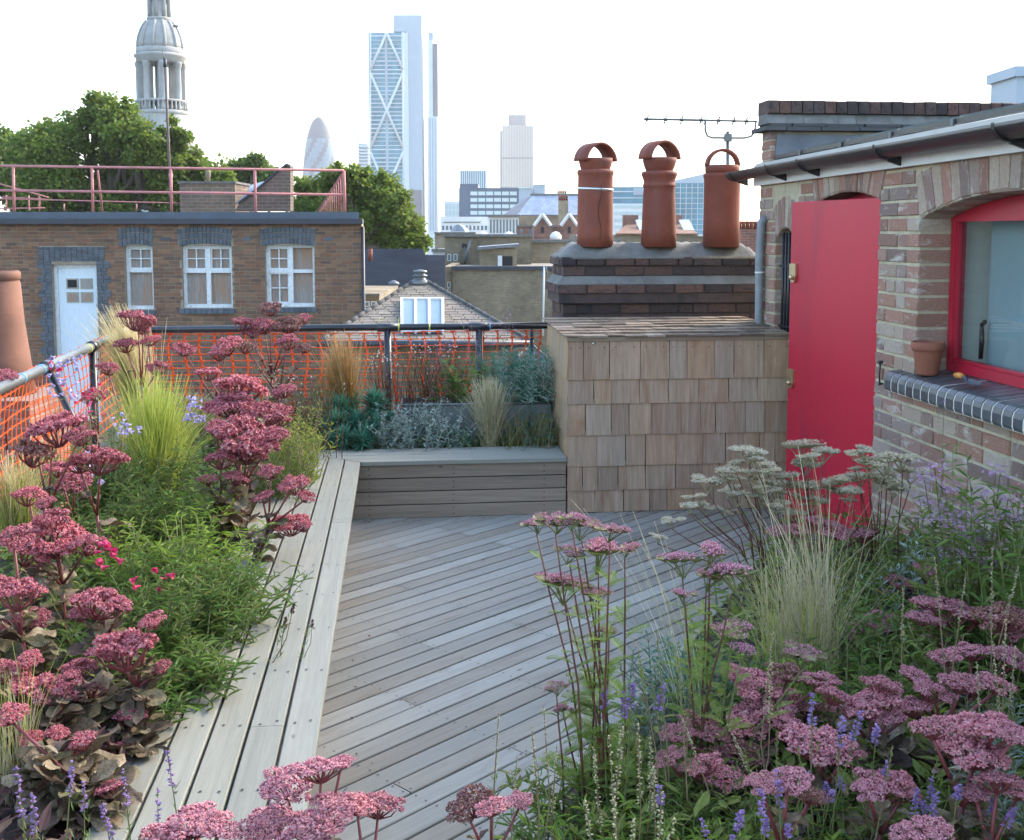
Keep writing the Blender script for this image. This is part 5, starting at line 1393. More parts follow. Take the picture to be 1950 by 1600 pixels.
t42 = thing('ribbed_office_tower', 'distant ribbed office tower with a dark stepped crown', 'skyscraper', (0,YT,0))
tbox(t42, 'shaft', M['ribdark'], 956, 1016, 240, 480, 0, 40, YT); tbox(t42, 'crown', M['towerbrown'], 968, 1002, 218, 239.8, 4, 36, YT)
tbox(t42, 'side_wing', M['ribdark'], 952, 955.8, 249, 480, 3, 34, YT)
for i in range(20): tbox(t42, 'rib', M['ribwhite'], 956.5+3*i, 958.3+3*i, 239, 440, -1.6, -.05, YT)
for y in (300, 356): tbox(t42, 'belt', M['ribdark'], 955.7, 1016.3, y, y+3, -1.9, -1.65, YT)
sb, a, b, z = block('pale_blue_slab', 'pale blue ribbed office slab above the dark office block', 'skyscraper', 876, 926, 325, 600, 20, M['towerglass'])
for i in range(13): face(sb, 600, 'rib', M['towerwhite'], 876+4*i, 877.6+4*i, 440, 325, .5, .6)
gs, a, b, z = block('grey_step_block', 'grey stepped block at the foot of the ribbed tower', 'building', 986, 1014, 358, 330, 20, M['towergrey'])
gs2, a, b, z = block('grey_cube_block', 'plain grey cube block behind the zinc mansard', 'building', 1016, 1038, 352, 335, 15, M['towergrey'])
face(gs, 330, 'parapet', M['towerwhite'], 985, 1015, 359, 357, .5, 1); face(gs2, 335, 'parapet', M['towerwhite'], 1015, 1039, 353, 351, .5, 1)
fr2, a, b, z = block('pale_frame_block', 'pale gridded office block at the foot of the slim tower', 'building', 846, 875, 384, 420, 20, M['towerwhite'])
for r_ in range(4):
    for i in range(4): face(fr2, 420, 'window', M['officeglass'], 848+7*i, 853+7*i, 398+12*r_, 389+12*r_, .2, .4)

# ---- trees
def unit(n):
    v = NR.normal(size=(n,3)); return v/np.linalg.norm(v, axis=1)[:,None]
LEAFV = np.array([(0,0,0),(.42,.30,.06),(.30,.75,.02),(0,1,-.06),(-.30,.75,.02),(-.42,.30,.06)]); 
def scatter(m, bv, faces, pos, ydir, zdir, sc, mi=0):
    """instances of a base mesh: y axis along ydir, z near zdir"""
    pos = np.asarray(pos); y = ydir/(np.linalg.norm(ydir,axis=1)[:,None]+1e-9)
    x = np.cross(y, zdir); x /= np.linalg.norm(x,axis=1)[:,None]+1e-9; z = np.cross(x, y)
    sc = np.asarray(sc, float); sc = sc[:,None].repeat(3,1) if sc.ndim == 1 else sc
    k = len(pos); bv = np.asarray(bv, float)
    V = pos[:,None,:] + (bv[None,:,0,None]*sc[:,None,0,None])*x[:,None,:] + (bv[None,:,1,None]*sc[:,None,1,None])*y[:,None,:] + (bv[None,:,2,None]*sc[:,None,2,None])*z[:,None,:]
    f = np.asarray(faces); Fa = (f[None]+ (np.arange(k)*len(bv))[:,None,None]).reshape(-1, f.shape[1])
    m.addn(V.reshape(-1,3), Fa, mi if np.isscalar(mi) else np.repeat(mi, len(f)))
def tree(name, label, Y, lumps, trunk, leaf, nleaf, mats, seed, dz=.9, group=None):
    base = P(trunk[0], 440, Y); o = thing(name, label, 'tree', (base.x, Y, -13), 0, group); rg_ = np.random.default_rng(seed)
    org = np.array([base.x, Y, -13]); m = MB(); br = MB()
    cent = []
    for (x, y, r) in lumps:
        q = P(x, y, Y); rad = r*Y/F; d = rg_.uniform(-1,1)*rad*dz
        cent.append((np.array([q.x, Y+d, q.z])-org, rad))
    tot = sum(c[1]**2 for c in cent)
    for c, rad in cent:
        nc = max(6, int(30*rad**2/ (tot/len(cent))))
        for _ in range(nc):                               # leaf clumps near the surface of each bough
            dirn = rg_.normal(size=3); dirn /= np.linalg.norm(dirn); dirn[2] = dirn[2]*.85+.1
            cc_ = c + dirn*rad*rg_.uniform(.45,1.02); cr = rad*rg_.uniform(.16,.34)
            k = max(4, int(nleaf*rad**2/tot/nc))
            u = rg_.normal(size=(k,3)); pos = cc_ + u*cr*.55*np.array([1,1,.75])
            yd = u + rg_.normal(size=(k,3))*.8 + np.array([0,0,-.35]); zd = rg_.normal(size=(k,3))+np.array([0,0,1.2])
            scatter(m, LEAFV, [(0,1,2,3),(0,3,4,5)], pos, yd, zd, leaf*rg_.uniform(.6,1.25,k))
            if rg_.random() < .35: br.tube([c*.9+np.array([0,0,-.3*rad]), (c+cc_)/2, cc_], [.06*rad,.04*rad,.015*rad], 5)
    low = min(c[0][2]-c[1] for c in cent); top = max(c[0][2] for c in cent)
    fork = np.array([0,0,low*.75+top*.25])
    tk = MB(); tk.tube([(0,0,-.1),(.1,0,low*.5),tuple(fork)], [.55,.42,.34], 10); tk.build('trunk', M['bark'], o, True)
    for c, rad in cent: br.tube([fork, fork*.4+c*.6+np.array([0,0,-.4*rad]), c], [.2,.13,.05], 6)
    br.build('limbs', M['bark'], o, True)
    cr_ = m.build('crown', mats, o); return o
tree('plane_tree', 'broad leafy plane tree standing before the church steeple', 58, [(120,290,62),(205,235,50),(160,250,46),(250,265,44),(280,290,52),(215,330,70),(120,350,66),(60,300,40),(85,265,30),(195,200,28),(235,215,26),(320,330,50),(345,300,32),(350,270,22),(330,250,22),(385,340,42),(300,360,50),(420,345,26),(45,350,50),(60,395,40),(140,400,46),(230,400,46),(320,400,40),(400,390,34)], (215,), .20, 60000, M['tree_a'], 11)
tree('plane_tree', 'darker plane tree at the edge of the group beyond the pink railing', 64, [(-20,320,60),(25,300,40),(10,265,26),(45,350,45),(-30,270,40)], (-15,), .21, 20000, M['tree_b'], 12)
tree('plane_tree', 'small distant plane tree peeping beside the leaning brick upstand', 75, [(470,330,34),(500,335,26),(440,335,26),(485,315,22),(520,350,30),(440,360,30)], (475,), .24, 14000, M['tree_b'], 13)
tree('plane_tree', 'big sunlit plane tree rising above the dark slate roof', 50, [(690,370,48),(640,360,40),(610,380,42),(580,365,28),(720,370,40),(745,400,42),(770,430,38),(700,420,60),(640,430,60),(785,455,28),(740,460,50),(665,335,26),(690,340,20),(720,345,20),(590,420,50),(800,470,18),(760,385,18)], (680,), .17, 52000, M['tree_a'], 14)
# ---- haze
hz = MB().box(-2650, 2650, -540, 3450, -14.2, 230)
ho = hz.build('haze', None); ho['kind'] = 'stuff'
hm_ = bpy.data.materials.new('pale haze'); hm_.use_nodes = True; t = hm_.node_tree; t.nodes.remove(t.nodes['Principled BSDF'])
pv_ = t.nodes.new('ShaderNodeVolumePrincipled'); pv_.inputs['Color'].default_value = (.92,.96,1.0,1); pv_.inputs['Density'].default_value = .0002; pv_.inputs['Anisotropy'].default_value = .3
t.links.new(pv_.outputs[0], t.nodes['Material Output'].inputs['Volume'])
ho.data.materials.clear(); ho.data.materials.append(hm_)
# ================================================================== PLANTS
SOIL = .325
PEND = []
def rotto(d, up=(0,0,1), roll=0.0):                     # euler: local y along d
    y = Vector(d).normalized(); x = y.cross(Vector(up))
    if x.length < 1e-4: x = Vector((1,0,0))
    x.normalize(); z = x.cross(y)
    m3 = Matrix((x, y, z)).transposed()
    if roll: m3 = m3 @ Matrix.Rotation(roll, 3, 'Y')
    return m3.to_euler()
BUD = np.array([(0,0,-.5),(.34,0,0),(0,.34,0),(-.34,0,0),(0,-.34,0),(0,0,.65)])[:,[0,2,1]]   # long axis y
BUDF = [(0,2,1),(0,3,2),(0,4,3),(0,1,4),(5,1,2),(5,2,3),(5,3,4),(5,4,1)]
STAR = [(0,.1,0)]
for i in range(5):
    a = 2*math.pi*i/5; STAR += [(.22*math.cos(a-.5), .12, .22*math.sin(a-.5)), (.62*math.cos(a), .30, .62*math.sin(a)), (.22*math.cos(a+.5), .12, .22*math.sin(a+.5))]
STAR = np.array(STAR); STARF = [(0,1+3*i,2+3*i,3+3*i) for i in range(5)]
LANCE = np.array([(0,0,0),(.5,.35,.10),(.34,.7,.06),(0,1,-.12),(-.34,.7,.06),(-.5,.35,.10)]); LANCEF = [(0,1,2,3),(0,3,4,5)]
def sed_head(seed, pale=.25, rose='sed_a'):
    rg = np.random.default_rng(seed); m = MB()
    n = rg.integers(15, 20); cs = []; tries = 0
    el = rg.uniform(.8, 1.0)
    while len(cs) < n and tries < 900:
        tries += 1; r = .40*math.sqrt(rg.random()); a = rg.uniform(0, 6.28); c = np.array([r*math.cos(a), el*r*math.sin(a)])
        if all(np.linalg.norm(c-q[:2]) > .15 for q in cs): cs.append(np.array([c[0], c[1], -.85*r*r + rg.uniform(-.07,.07)]))
    for c in cs:
        rs = rg.uniform(.10,.135); k = 105
        d = rg.normal(size=(k,3)); d[:,2] = np.abs(d[:,2])*1.0-.22; d /= np.linalg.norm(d,axis=1)[:,None]
        pos = c + d*rs*np.array([1,1,.8])*rg.uniform(.7,1.08,(k,1))
        kind = rg.random(k); sel = kind < .5
        lean = d + np.array([0,0,.5]); a_ = sel.sum(); b_ = k-a_
        scatter(m, BUD, BUDF, pos[sel], lean[sel], rg.normal(size=(a_,3)), rg.uniform(.046,.066,a_), np.where(rg.random(a_) < .62+pale*.4, 0, 2))
        scatter(m, STAR, STARF, pos[~sel], lean[~sel], rg.normal(size=(b_,3)), rg.uniform(.042,.058,b_), np.where(rg.random(b_) < pale*1.5, 1, 0))
        m.tube([c-np.array([0,0,.02]), c*np.array([.75,.75,1])-np.array([0,0,.16]), np.array([c[0]*.12,c[1]*.12,-.42])], [.012,.014,.018], 4, 3, False)
    return m.mesh('flower_head', [M[rose], M['sed_b'], M['sed_c'], M['sed_stem']])
SHL = [sed_head(200+i, .27) for i in range(5)]; SHR = [sed_head(210+i, .52, 'sed_a2') for i in range(5)]; SHN = [sed_head(220+i, .55, 'sed_a2') for i in range(4)]; SHB = [sed_head(230+i, .15, 'sed_brown') for i in range(2)]
def sed_leafmesh(seed):
    r = random.Random(seed); V = []; n = 7
    cup, bend, wob = r.uniform(.2,.5), r.uniform(-.45,.25), r.uniform(.03,.10)
    for i in range(n+1):
        t = i/n; w = .29*math.sin(math.pi*(t*.86+.07))**.75*(.55+.65*t) if t < .999 else .06
        for u in (-1,-.5,0,.5,1): V.append((w*u, t, cup*w*abs(u)**1.5 + bend*t*t + wob*math.sin(t*9+u*3)))
    m = MB(); m.addn(V, [(i*5+j,i*5+j+1,i*5+6+j,i*5+5+j) for i in range(n) for j in range(4)]); return m.mesh('leaf', M['sed_leaf'], True)
SL = [sed_leafmesh(300+i) for i in range(6)]
def sedum(label, Y, heads, root, group, leaves=14, leaf=.105, stem_r=.0065, base_z=SOIL, seed=None):
    """heads: (x, y, width) as surveyed; root: column of the root"""
    rb = P(root, 800, Y); org = Vector((rb.x, Y, base_z)); r = R
    hs = {GL: SHL, GR: SHR, GF: SHN}[group]
    o = thing('sedum_plant', label, 'sedum', org, 0, group)
    pts = []
    for (x, y, w) in heads:
        q = P(x, y, Y + r.uniform(-.06,.06)) - org; s = w*Y/F*HSC[group]; pts.append((q, s))
    cx_ = sum((p for p, s in pts), Vector())/len(pts)
    fork = cx_*.55; fork.x = cx_.x*.5; fork.y *= .5
    st = MB().tube([(0,0,-.02), tuple(fork*.5+Vector((r.uniform(-.01,.01),0,0))), tuple(fork)], [stem_r*1.25,stem_r*1.1,stem_r], 8); st.build('stem', M['sed_stem'], o, True)
    axes = [(Vector((0,0,0)), fork)]
    for p, s in pts:
        und = p - Vector((0,0,.40*s*.8)); k = fork.lerp(und, .5); k.z += .0
        if (und-fork).length > .02:
            MB().tube([tuple(fork), tuple(k), tuple(und)], [stem_r*.85,stem_r*.7,stem_r*.55], 7).build('branch', M['sed_stem'], o, True); axes.append((fork, und))
        link('flower_head', r.choice(SHB if r.random() < .07 else hs), o, p - Vector((0,0,.08*s)), (r.uniform(-.34,.34), r.uniform(-.34,.34), r.uniform(0,6.28)), (s, s, s*(r.uniform(.85,1.1) if group == GL else r.uniform(.62,.85))))
    for i in range(leaves):
        if i < leaves*.62 or len(axes) == 1: a, b = axes[0]; t = r.uniform(.12, 1.0)
        else: a, b = r.choice(axes[1:]); t = r.uniform(.05,.6)
        p = a.lerp(b, t); az = r.uniform(0, 6.28); up = r.uniform(-.35,.65)
        L = leaf*r.uniform(.65,1.25)*(1.1 if a.length == 0 else .6)
        link('leaf', r.choice(SL), o, p, rotto((math.cos(az), math.sin(az), up), roll=r.uniform(-.4,.4)), (L, L, L))
    return o
GL = 'sedums in the long bed beside the slatted bench'; GR = 'sedums in the bed below the window'; GF = 'sedums in front of the deck'
HSC = {GL: 1.12, GR: 1.22, GF: 1.2}
sedum('tall sedum with a broad plum red head in front of the raking strut', 4.3, [(100,792,118),(72,845,80),(150,815,60)], 62, GL, 10)
sedum('sedum with a flat deep red head among the green leaves below the lilac blooms', 4.4, [(190,852,105),(150,868,62)], 186, GL, 8)
sedum('small sedum with two little rose heads between the taller red sedums', 4.6, [(140,905,70),(112,880,60)], 140, GL, 6)
sedum('wide bushy sedum with several crowded pink heads behind the crimson bells', 3.75, [(110,1000,130),(60,1035,80),(165,1020,75),(95,975,70)], 112, GL, 20)
sedum('rose sedum with a wide flat head above large brown leaves by the netting', 3.35, [(38,1105,100),(5,1100,70)], 45, GL, 40, .10)
sedum('rose sedum with one broad head just below the crimson bells', 3.4, [(195,1122,112),(155,1160,50),(232,1140,50)], 182, GL, 40, .10)
sedum('sedum with a tall domed pink head leaning towards the green foliage over the bench', 3.05, [(240,1205,140),(285,1172,55),(305,1262,42),(215,1225,60)], 240, GL, 50, .10)
sedum('small pale headed sedum beside the dry straw grass', 3.0, [(15,1258,72),(60,1245,45)], 20, GL, 50, .10)
sedum('rose sedum with a long flat head on a bare stem above the violet toadflax', 2.9, [(90,1290,130),(130,1283,50)], 88, GL, 64, .10)
sedum('low sedum with small red heads and broad pale leaves touching the bench slats', 2.95, [(252,1350,66),(228,1418,72),(210,1440,30)], 240, GL, 70, .10)
sedum('single sedum head showing between the grey rail and the tall terracotta pot', 5.1, [(8,706,55)], 5, GL, 4)
sedum('tall sedum with three stacked pink heads beside the feather grass', 5.35, [(462,718,105),(428,752,88),(512,768,82),(470,760,70)], 445, GL, 16)
sedum('stout sedum with two broad rose heads and dark purple leaves', 5.05, [(470,806,125),(520,818,60),(480,850,60),(425,808,60)], 450, GL, 34)
sedum('sprawling sedum with small heads arching over the bench slats', 4.75, [(515,888,48),(556,908,62),(583,936,40),(552,982,78),(500,938,42),(575,995,40)], 470, GL, 26)
sedum('slender distant sedum with flat heads beside the blond plume grass', 6.6, [(262,594,68),(272,620,32),(240,645,50),(285,640,40)], 272, GL, 4)
sedum('distant sedum with a round rose head before the far netting', 6.7, [(430,648,62),(415,665,40),(350,655,45)], 420, GL, 8)
sedum('distant cluster of plum sedum heads rising above the far black rail', 7.2, [(513,577,46),(466,606,50),(503,606,58),(548,604,60),(575,600,40),(480,625,40)], 520, GL, 30)
sedum('little dark red sedum below the dark rail post', 6.0, [(180,742,42),(165,755,28)], 190, GL, 8)
for (lab, Y, hd, rt, nl, ls) in (
    ('slim sedum with a small plum head beside the yellowish feather grass', 4.0, [(55,930,62),(85,950,40)], 60, 26, .10),
    ('leafy sedum with half open rose heads under the wide bushy one', 3.45, [(25,1010,70),(70,1165,60),(20,1175,50)], 40, 44, .11),
    ('leafy brown sedum with one small head behind the low touching the bench', 3.05, [(150,1255,70),(180,1300,50)], 160, 60, .115),
    ('stocky sedum with rose buds above the violet toadflax spikes', 2.72, [(150,1400,62),(110,1385,48),(60,1400,50)], 120, 80, .115),
    ('sedum with big olive leaves and a rose head at the bench edge', 2.62, [(205,1490,54),(20,1350,70)], 150, 80, .115),
    ('dark leaved sedum with two rose heads beside the sprawling one', 4.95, [(420,860,60),(395,905,44),(450,900,50)], 415, 60, .10),
    ('dark leaved sedum with plum buds behind the stout sedum', 5.6, [(395,700,50),(540,735,50),(535,790,44)], 470, 50, .10),
    ('purple leaved sedum at the foot of the far plum cluster', 6.9, [(545,640,48),(470,650,44),(580,655,36)], 530, 70, .11),
    ('sedum with a ragged rose head between the netting and feather grass', 5.9, [(300,690,44),(205,690,44)], 215, 40, .10)):
    sedum(lab, Y, hd, rt, GL, nl, ls)
for i, (x, Y, h) in enumerate(((370,7.4,.5),(400,7.2,.45),(455,7.5,.5),(490,7.1,.42),(570,7.6,.55),(600,7.5,.5),(330,7.3,.5),(620,7.75,.5))):
    q = P(x, 760, Y); PEND.append((q.x, Y, h, i))
sedum('near pink sedum with a sloping broad head over the bench slats', 1.95, [(545,1480,105),(610,1445,105),(650,1440,50)], 585, GF, 14, .07, .0045)
sedum('near pale pink sedum with crowded domed heads in front of the deck', 1.85, [(545,1545,130),(620,1530,120),(500,1560,90),(580,1575,110)], 570, GF, 14, .07, .0045)
sedum('near pink sedum with one tilted head reaching over the deck', 1.9, [(720,1512,105),(680,1520,80)], 690, GF, 8, .07, .0045)
sedum('near pink sedum with ragged heads at the foot of the bench slats', 1.85, [(370,1545,120),(330,1580,110),(415,1560,80),(300,1590,80)], 370, GF, 12, .07, .0045)
sedum('dark fading sedum head among seed stalks in front of the deck', 2.15, [(890,1520,90),(935,1525,70),(990,1515,60)], 930, GF, 12, .07, .0045)
sedum('large mauve sedum with clustered heads before the pale feather grass', 2.85, [(1440,1285,95),(1500,1265,80),(1560,1280,78),(1455,1330,115),(1405,1275,60)], 1480, GR, 24, .09)
sedum('low mauve sedum with five heads beside the yarrow stems', 2.7, [(1345,1370,100),(1285,1385,62),(1425,1368,80),(1500,1362,85),(1415,1415,95),(1380,1440,80)], 1420, GR, 30, .09)
sedum('mauve sedum with five crowded heads in the middle of the bed below the window', 2.72, [(1660,1318,115),(1738,1330,80),(1590,1312,65),(1680,1290,85),(1690,1355,60)], 1670, GR, 28, .09)
sedum('mauve sedum with a low wide head in front of the five headed one', 2.5, [(1560,1395,125),(1610,1412,75),(1575,1430,60)], 1575, GR, 26, .09)
sedum('dusky sedum with round heads just above the violet toadflax', 2.32, [(1690,1470,120),(1655,1492,60),(1725,1485,60)], 1690, GR, 26, .08)
sedum('large pale pink sedum on long bare red stems beside the purple toadflax', 2.3, [(1870,1360,150),(1855,1408,125),(1775,1368,85),(1930,1385,70)], 1845, GR, 22, .09)
sedum('tall mauve sedum on a thick stem in front of the mauve flowered shrub', 3.3, [(1810,1140,130),(1760,1165,60),(1865,1160,60),(1790,1175,50)], 1815, GR, 18)
sedum('mauve sedum pair beside the pale seed stalks below the window', 3.2, [(1905,1155,100),(1945,1165,80),(1930,1190,60)], 1910, GR, 18)
sedum('sedum with loose faded pink heads beside the pale feather grass', 3.75, [(1660,1172,85),(1672,1222,72),(1745,1195,66),(1640,1195,50)], 1680, GR, 22)
sedum('pink sedum half hidden below the cream yarrow near the red door', 4.35, [(1560,985,60),(1590,1000,60),(1520,1000,50),(1640,1005,60),(1480,1005,40)], 1585, GR, 14)
sedum('brown going over sedum head low in the bed corner below the window', 2.1, [(1770,1570,85),(1730,1582,60)], 1765, GR, 14, .08)

for (lab, Y, hd, rt, nl) in (
    ('mauve sedum with loose heads between the yarrow and the five headed sedum', 2.9, [(1540,1335,80),(1500,1320,60),(1590,1350,60)], 1545, 24),
    ('pale mauve sedum filling the gap behind the large pale pink sedum', 2.75, [(1780,1300,80),(1830,1285,80),(1745,1275,60),(1900,1290,70)], 1810, 26),
    ('mauve sedum with three heads in front of the tall thick stemmed sedum', 3.0, [(1850,1225,80),(1800,1240,60),(1930,1240,80)], 1860, 26),
    ('low pink sedum between the two mauve yarrows', 2.6, [(1330,1440,80),(1275,1430,60),(1380,1470,70)], 1330, 24),
    ('low dusky pink sedum among toadflax at the very front of the bed', 2.2, [(1500,1470,90),(1545,1500,70),(1450,1480,60)], 1500, 24),
    ('pink sedum head low beside the silvery herb', 2.2, [(1900,1470,90),(1940,1490,70),(1860,1500,60)], 1900, 24),
    ('loose pink sedum behind the tall thick stemmed sedum', 3.9, [(1770,1080,60),(1720,1100,60),(1690,1120,50)], 1730, 22)):
    sedum(lab, Y, hd, rt, GR, nl, .09)
# ---- grasses
def blades(m, n, h, spread, r0, lean=(0,0), width=.0016, hvar=.25, curl=.5, tip=0.0, mi=0, seed=0, start=0.0):
    rg = np.random.default_rng(seed); K = 6
    az = rg.uniform(0, 2*math.pi, n); out = np.abs(rg.normal(0, .55, n)).clip(0, 1.5); H = h*(1+rg.uniform(-hvar, hvar*.6, n))
    t = np.linspace(start, 1, K)
    bx = r0*np.sqrt(rg.random(n)); ba = rg.uniform(0, 6.28, n)
    b0 = np.stack([bx*np.cos(ba), bx*np.sin(ba), np.zeros(n)], 1)
    d = np.stack([np.cos(az), np.sin(az)], 1)
    sw = out*spread
    X = b0[:,None,0] + (d[:,0]*sw)[:,None]*(t**1.7) + lean[0]*(t**2) + (rg.normal(0,.02,n))[:,None]*t**2
    Yv = b0[:,None,1] + (d[:,1]*sw)[:,None]*(t**1.7) + lean[1]*(t**2)
    dropf = curl*(sw/ max(h,1e-3))[:,None]*(t**2.6)*H[:,None]*.55
    Z = H[:,None]*t - dropf
    pts = np.stack([X, Yv, Z], 2)
    wa = rg.uniform(0, math.pi, n); wv = np.stack([np.cos(wa), np.sin(wa), np.zeros(n)], 1)
    wt = width*(1-.85*t**2+tip*t)*1.0
    L_ = pts - wv[:,None,:]*wt[None,:,None]; R_ = pts + wv[:,None,:]*wt[None,:,None]
    V = np.stack([L_, R_], 2).reshape(n, K*2, 3)
    f = np.array([(2*i, 2*i+1, 2*i+3, 2*i+2) for i in range(K-1)])
    Fa = (f[None] + (np.arange(n)*K*2)[:,None,None]).reshape(-1,4)
    m.addn(V.reshape(-1,3), Fa, mi); return pts
def grass(label, Y, root, h, spread, n, mats, lean=(0,0), width=.0016, r0=.05, z0=SOIL, seed=1, plume=.5, curl=.5, group=None, cat='grass'):
    q = P(root, 800, Y); o = thing('grass_clump', label, cat, (q.x, Y, z0), 0, group)
    m = MB(); blades(m, n, h*.8, spread*.75, r0, lean, width, .35, curl, seed=seed); a = m.build('blades', mats[0], o); a['kind'] = 'stuff'
    m = MB(); blades(m, int(n*plume), h, spread, r0, lean, width*.75, .22, curl, .5, seed=seed+50, start=.25); b = m.build('seed_plumes', mats[1], o); b['kind'] = 'stuff'
    return o
grass('big fountain of yellow green feather grass in the long bed', 5.65, 292, .70, .34, 1300, (M['stipa_g'], M['stipa_g']), (.02,.0), .0017, .08, seed=21, plume=.5)
grass('blond feather grass plume blowing sideways above the rail corner', 7.0, 285, .92, .22, 700, (M['stipa_g'], M['stipa_b']), (-.20,0), .0018, .05, seed=22, plume=.9)
grass('upright orange brown sedge before the far netting', 7.65, 660, .72, .22, 800, (M['carex'], M['carex_t']), (-.04,0), .0022, .06, seed=23, plume=.35, curl=.3)
grass('bleached tuft of feather grass behind the short bench arm', 7.42, 932, .46, .16, 900, (M['straw'], M['straw']), (0,0), .0018, .06, seed=24, plume=.6)
grass('pale fan of feather grass in the bed near the red door', 3.35, 1530, .48, .27, 230, (M['stipa_g'], M['straw']), (-.02,0), .0010, .11, seed=25, plume=1.5, curl=.25)
grass('tall thin pale stalks of feather grass behind the main fan', 3.5, 1560, .72, .30, 60, (M['straw'], M['straw']), (-.05,0), .0017, .10, seed=26, plume=.5, curl=.3)
grass('yellowish feather grass tuft beside the netting of the long bed', 4.9, 25, .46, .16, 700, (M['stipa_g'], M['stipa_b']), (0,0), .0016, .07, seed=27, plume=.4)
grass('dry straw coloured grass at the end of the sedum bed', 2.75, -12, .38, .12, 90, (M['straw'], M['stipa_g']), (0,0), .0011, .06, seed=28, plume=.5)
grass('thin silvery grass stems leaning over the deck beside the yarrow', 3.0, 1330, .62, .26, 46, (M['leaf_s'], M['straw']), (-.16,.12), .0013, .05, seed=29, plume=.4, curl=.25)

# ---- leafy perennials
def leafy(name, label, cat, X, Y, z0, nst, h, spread, leaf, nleaf, lm, sm, seed, group=None, lw=.28, up=.35, arch=.35, tilt=(0,0), t0=.1, flowers=None, hv=.3, r0=.08):
    rg = np.random.default_rng(seed); o = thing(name, label, cat, (X, Y, z0), 0, group); sm_, lf = MB(), MB(); tips = []
    for i in range(nst):
        az = rg.uniform(0, 6.28); out = spread*math.sqrt(rg.random()); H = h*(1-hv*rg.random()); K = 6
        bx = rg.normal(0, r0, 2); pts = []
        for k in range(K):
            t = k/(K-1); pts.append((bx[0]+math.cos(az)*out*t**1.5+tilt[0]*t*t, bx[1]+math.sin(az)*out*t**1.5+tilt[1]*t*t, H*(t-arch*out/max(h,.01)*.5*t*t)))
        pts = np.array(pts); sm_.tube(pts, np.linspace(.0028,.0012,K), 4, cap=False)
        tt = np.sort(rg.uniform(t0, 1, nleaf)); ii = np.minimum((tt*(K-1)).astype(int), K-2); fr = tt*(K-1)-ii
        pos = pts[ii]*(1-fr[:,None])+pts[ii+1]*fr[:,None]; la = np.arange(nleaf)*2.4+rg.uniform(0,6.28)
        dirs = np.stack([np.cos(la), np.sin(la), np.full(nleaf, up)+rg.normal(0,.35,nleaf)], 1)
        sc = leaf*(1.15-.55*tt)*rg.uniform(.7,1.25,nleaf)
        scatter(lf, LANCE, LANCEF, pos, dirs, np.tile([0,0,1.0],(nleaf,1))+rg.normal(0,.3,(nleaf,3)), np.stack([sc*lw, sc, sc*.6],1))
        tips.append((pts[-1], pts[-1]-pts[-2]))
    sm_.build('stems', sm, o)['kind'] = 'stuff'; a = lf.build('leaves', lm, o); a['kind'] = 'stuff'
    return o, tips
def at_px(x, y, z): q = G(x, y, z); return q.x, q.y
k = 0
GP = 'green leafy perennials in the long bed'
for (x, y, h, n, lab) in ((330,1235,.34,46,None),(395,1200,.32,44,None),(290,1150,.36,44,None),(355,1120,.40,46,None),(420,1160,.34,36,None),(255,1050,.38,36,None),(310,1040,.42,40,None),(370,1030,.40,34,None),(240,960,.40,30,None),(300,960,.44,32,None),(180,965,.42,30,None),(110,930,.42,26,None),(60,960,.40,24,None),(350,1290,.24,30,None),(300,1330,.22,24,None),(225,1110,.36,26,None)):
    X, Y = at_px(x, y+40, SOIL); k += 1
    where = 'drooping onto the bench slats' if x > 320 and y > 1100 else ('around the crimson bells' if y > 1090 else ('at the foot of the feather grass' if x > 200 and y < 1000 else ('below the grey rail and netting' if x < 200 else 'between the sedums of the long bed')))
    kindw = 'fresh green' if k % 4 else 'lime green'
    leafy('leafy_perennial', kindw+' narrow leaved perennial '+where, 'perennial', X, Y, SOIL, n, h, .20, .072, 20, M['leaf_g'] if k % 4 else M['leaf_y'], M['gstem'], 400+k, GP+' '+where, lw=.15, up=.35, arch=.6, t0=.05)
for i, (x, y, Y, h) in enumerate(((545,760,6.4,.52),(525,840,5.9,.42),(556,850,6.3,.40),(505,700,7.4,.4))):
    q = P(x, y, Y); leafy('leafy_perennial', ('fine wispy green perennial beside the bench corner' if i % 2 else 'fine wispy yellowish perennial beside the bench corner'), 'perennial', q.x, Y, SOIL, 34, h, .18, .055, 22, M['leaf_g'] if i % 2 else M['stipa_g'], M['bstem'], 450+i, 'wispy perennials at the bench corner', lw=.11, up=.8, arch=.4)
for X_, Y_, h_, i_ in PEND:
    leafy('leafy_perennial', ('wispy green stems' if i_ % 2 else 'wispy bronze stems')+' growing against the far netting behind the sedums', 'perennial', X_, Y_, SOIL, 26, h_, .16, .05, 18, M['leaf_g'] if i_ % 2 else M['leaf_p'], M['bstem'], 470+i_, 'wispy stems before the far netting', lw=.13, up=.8, arch=.3)
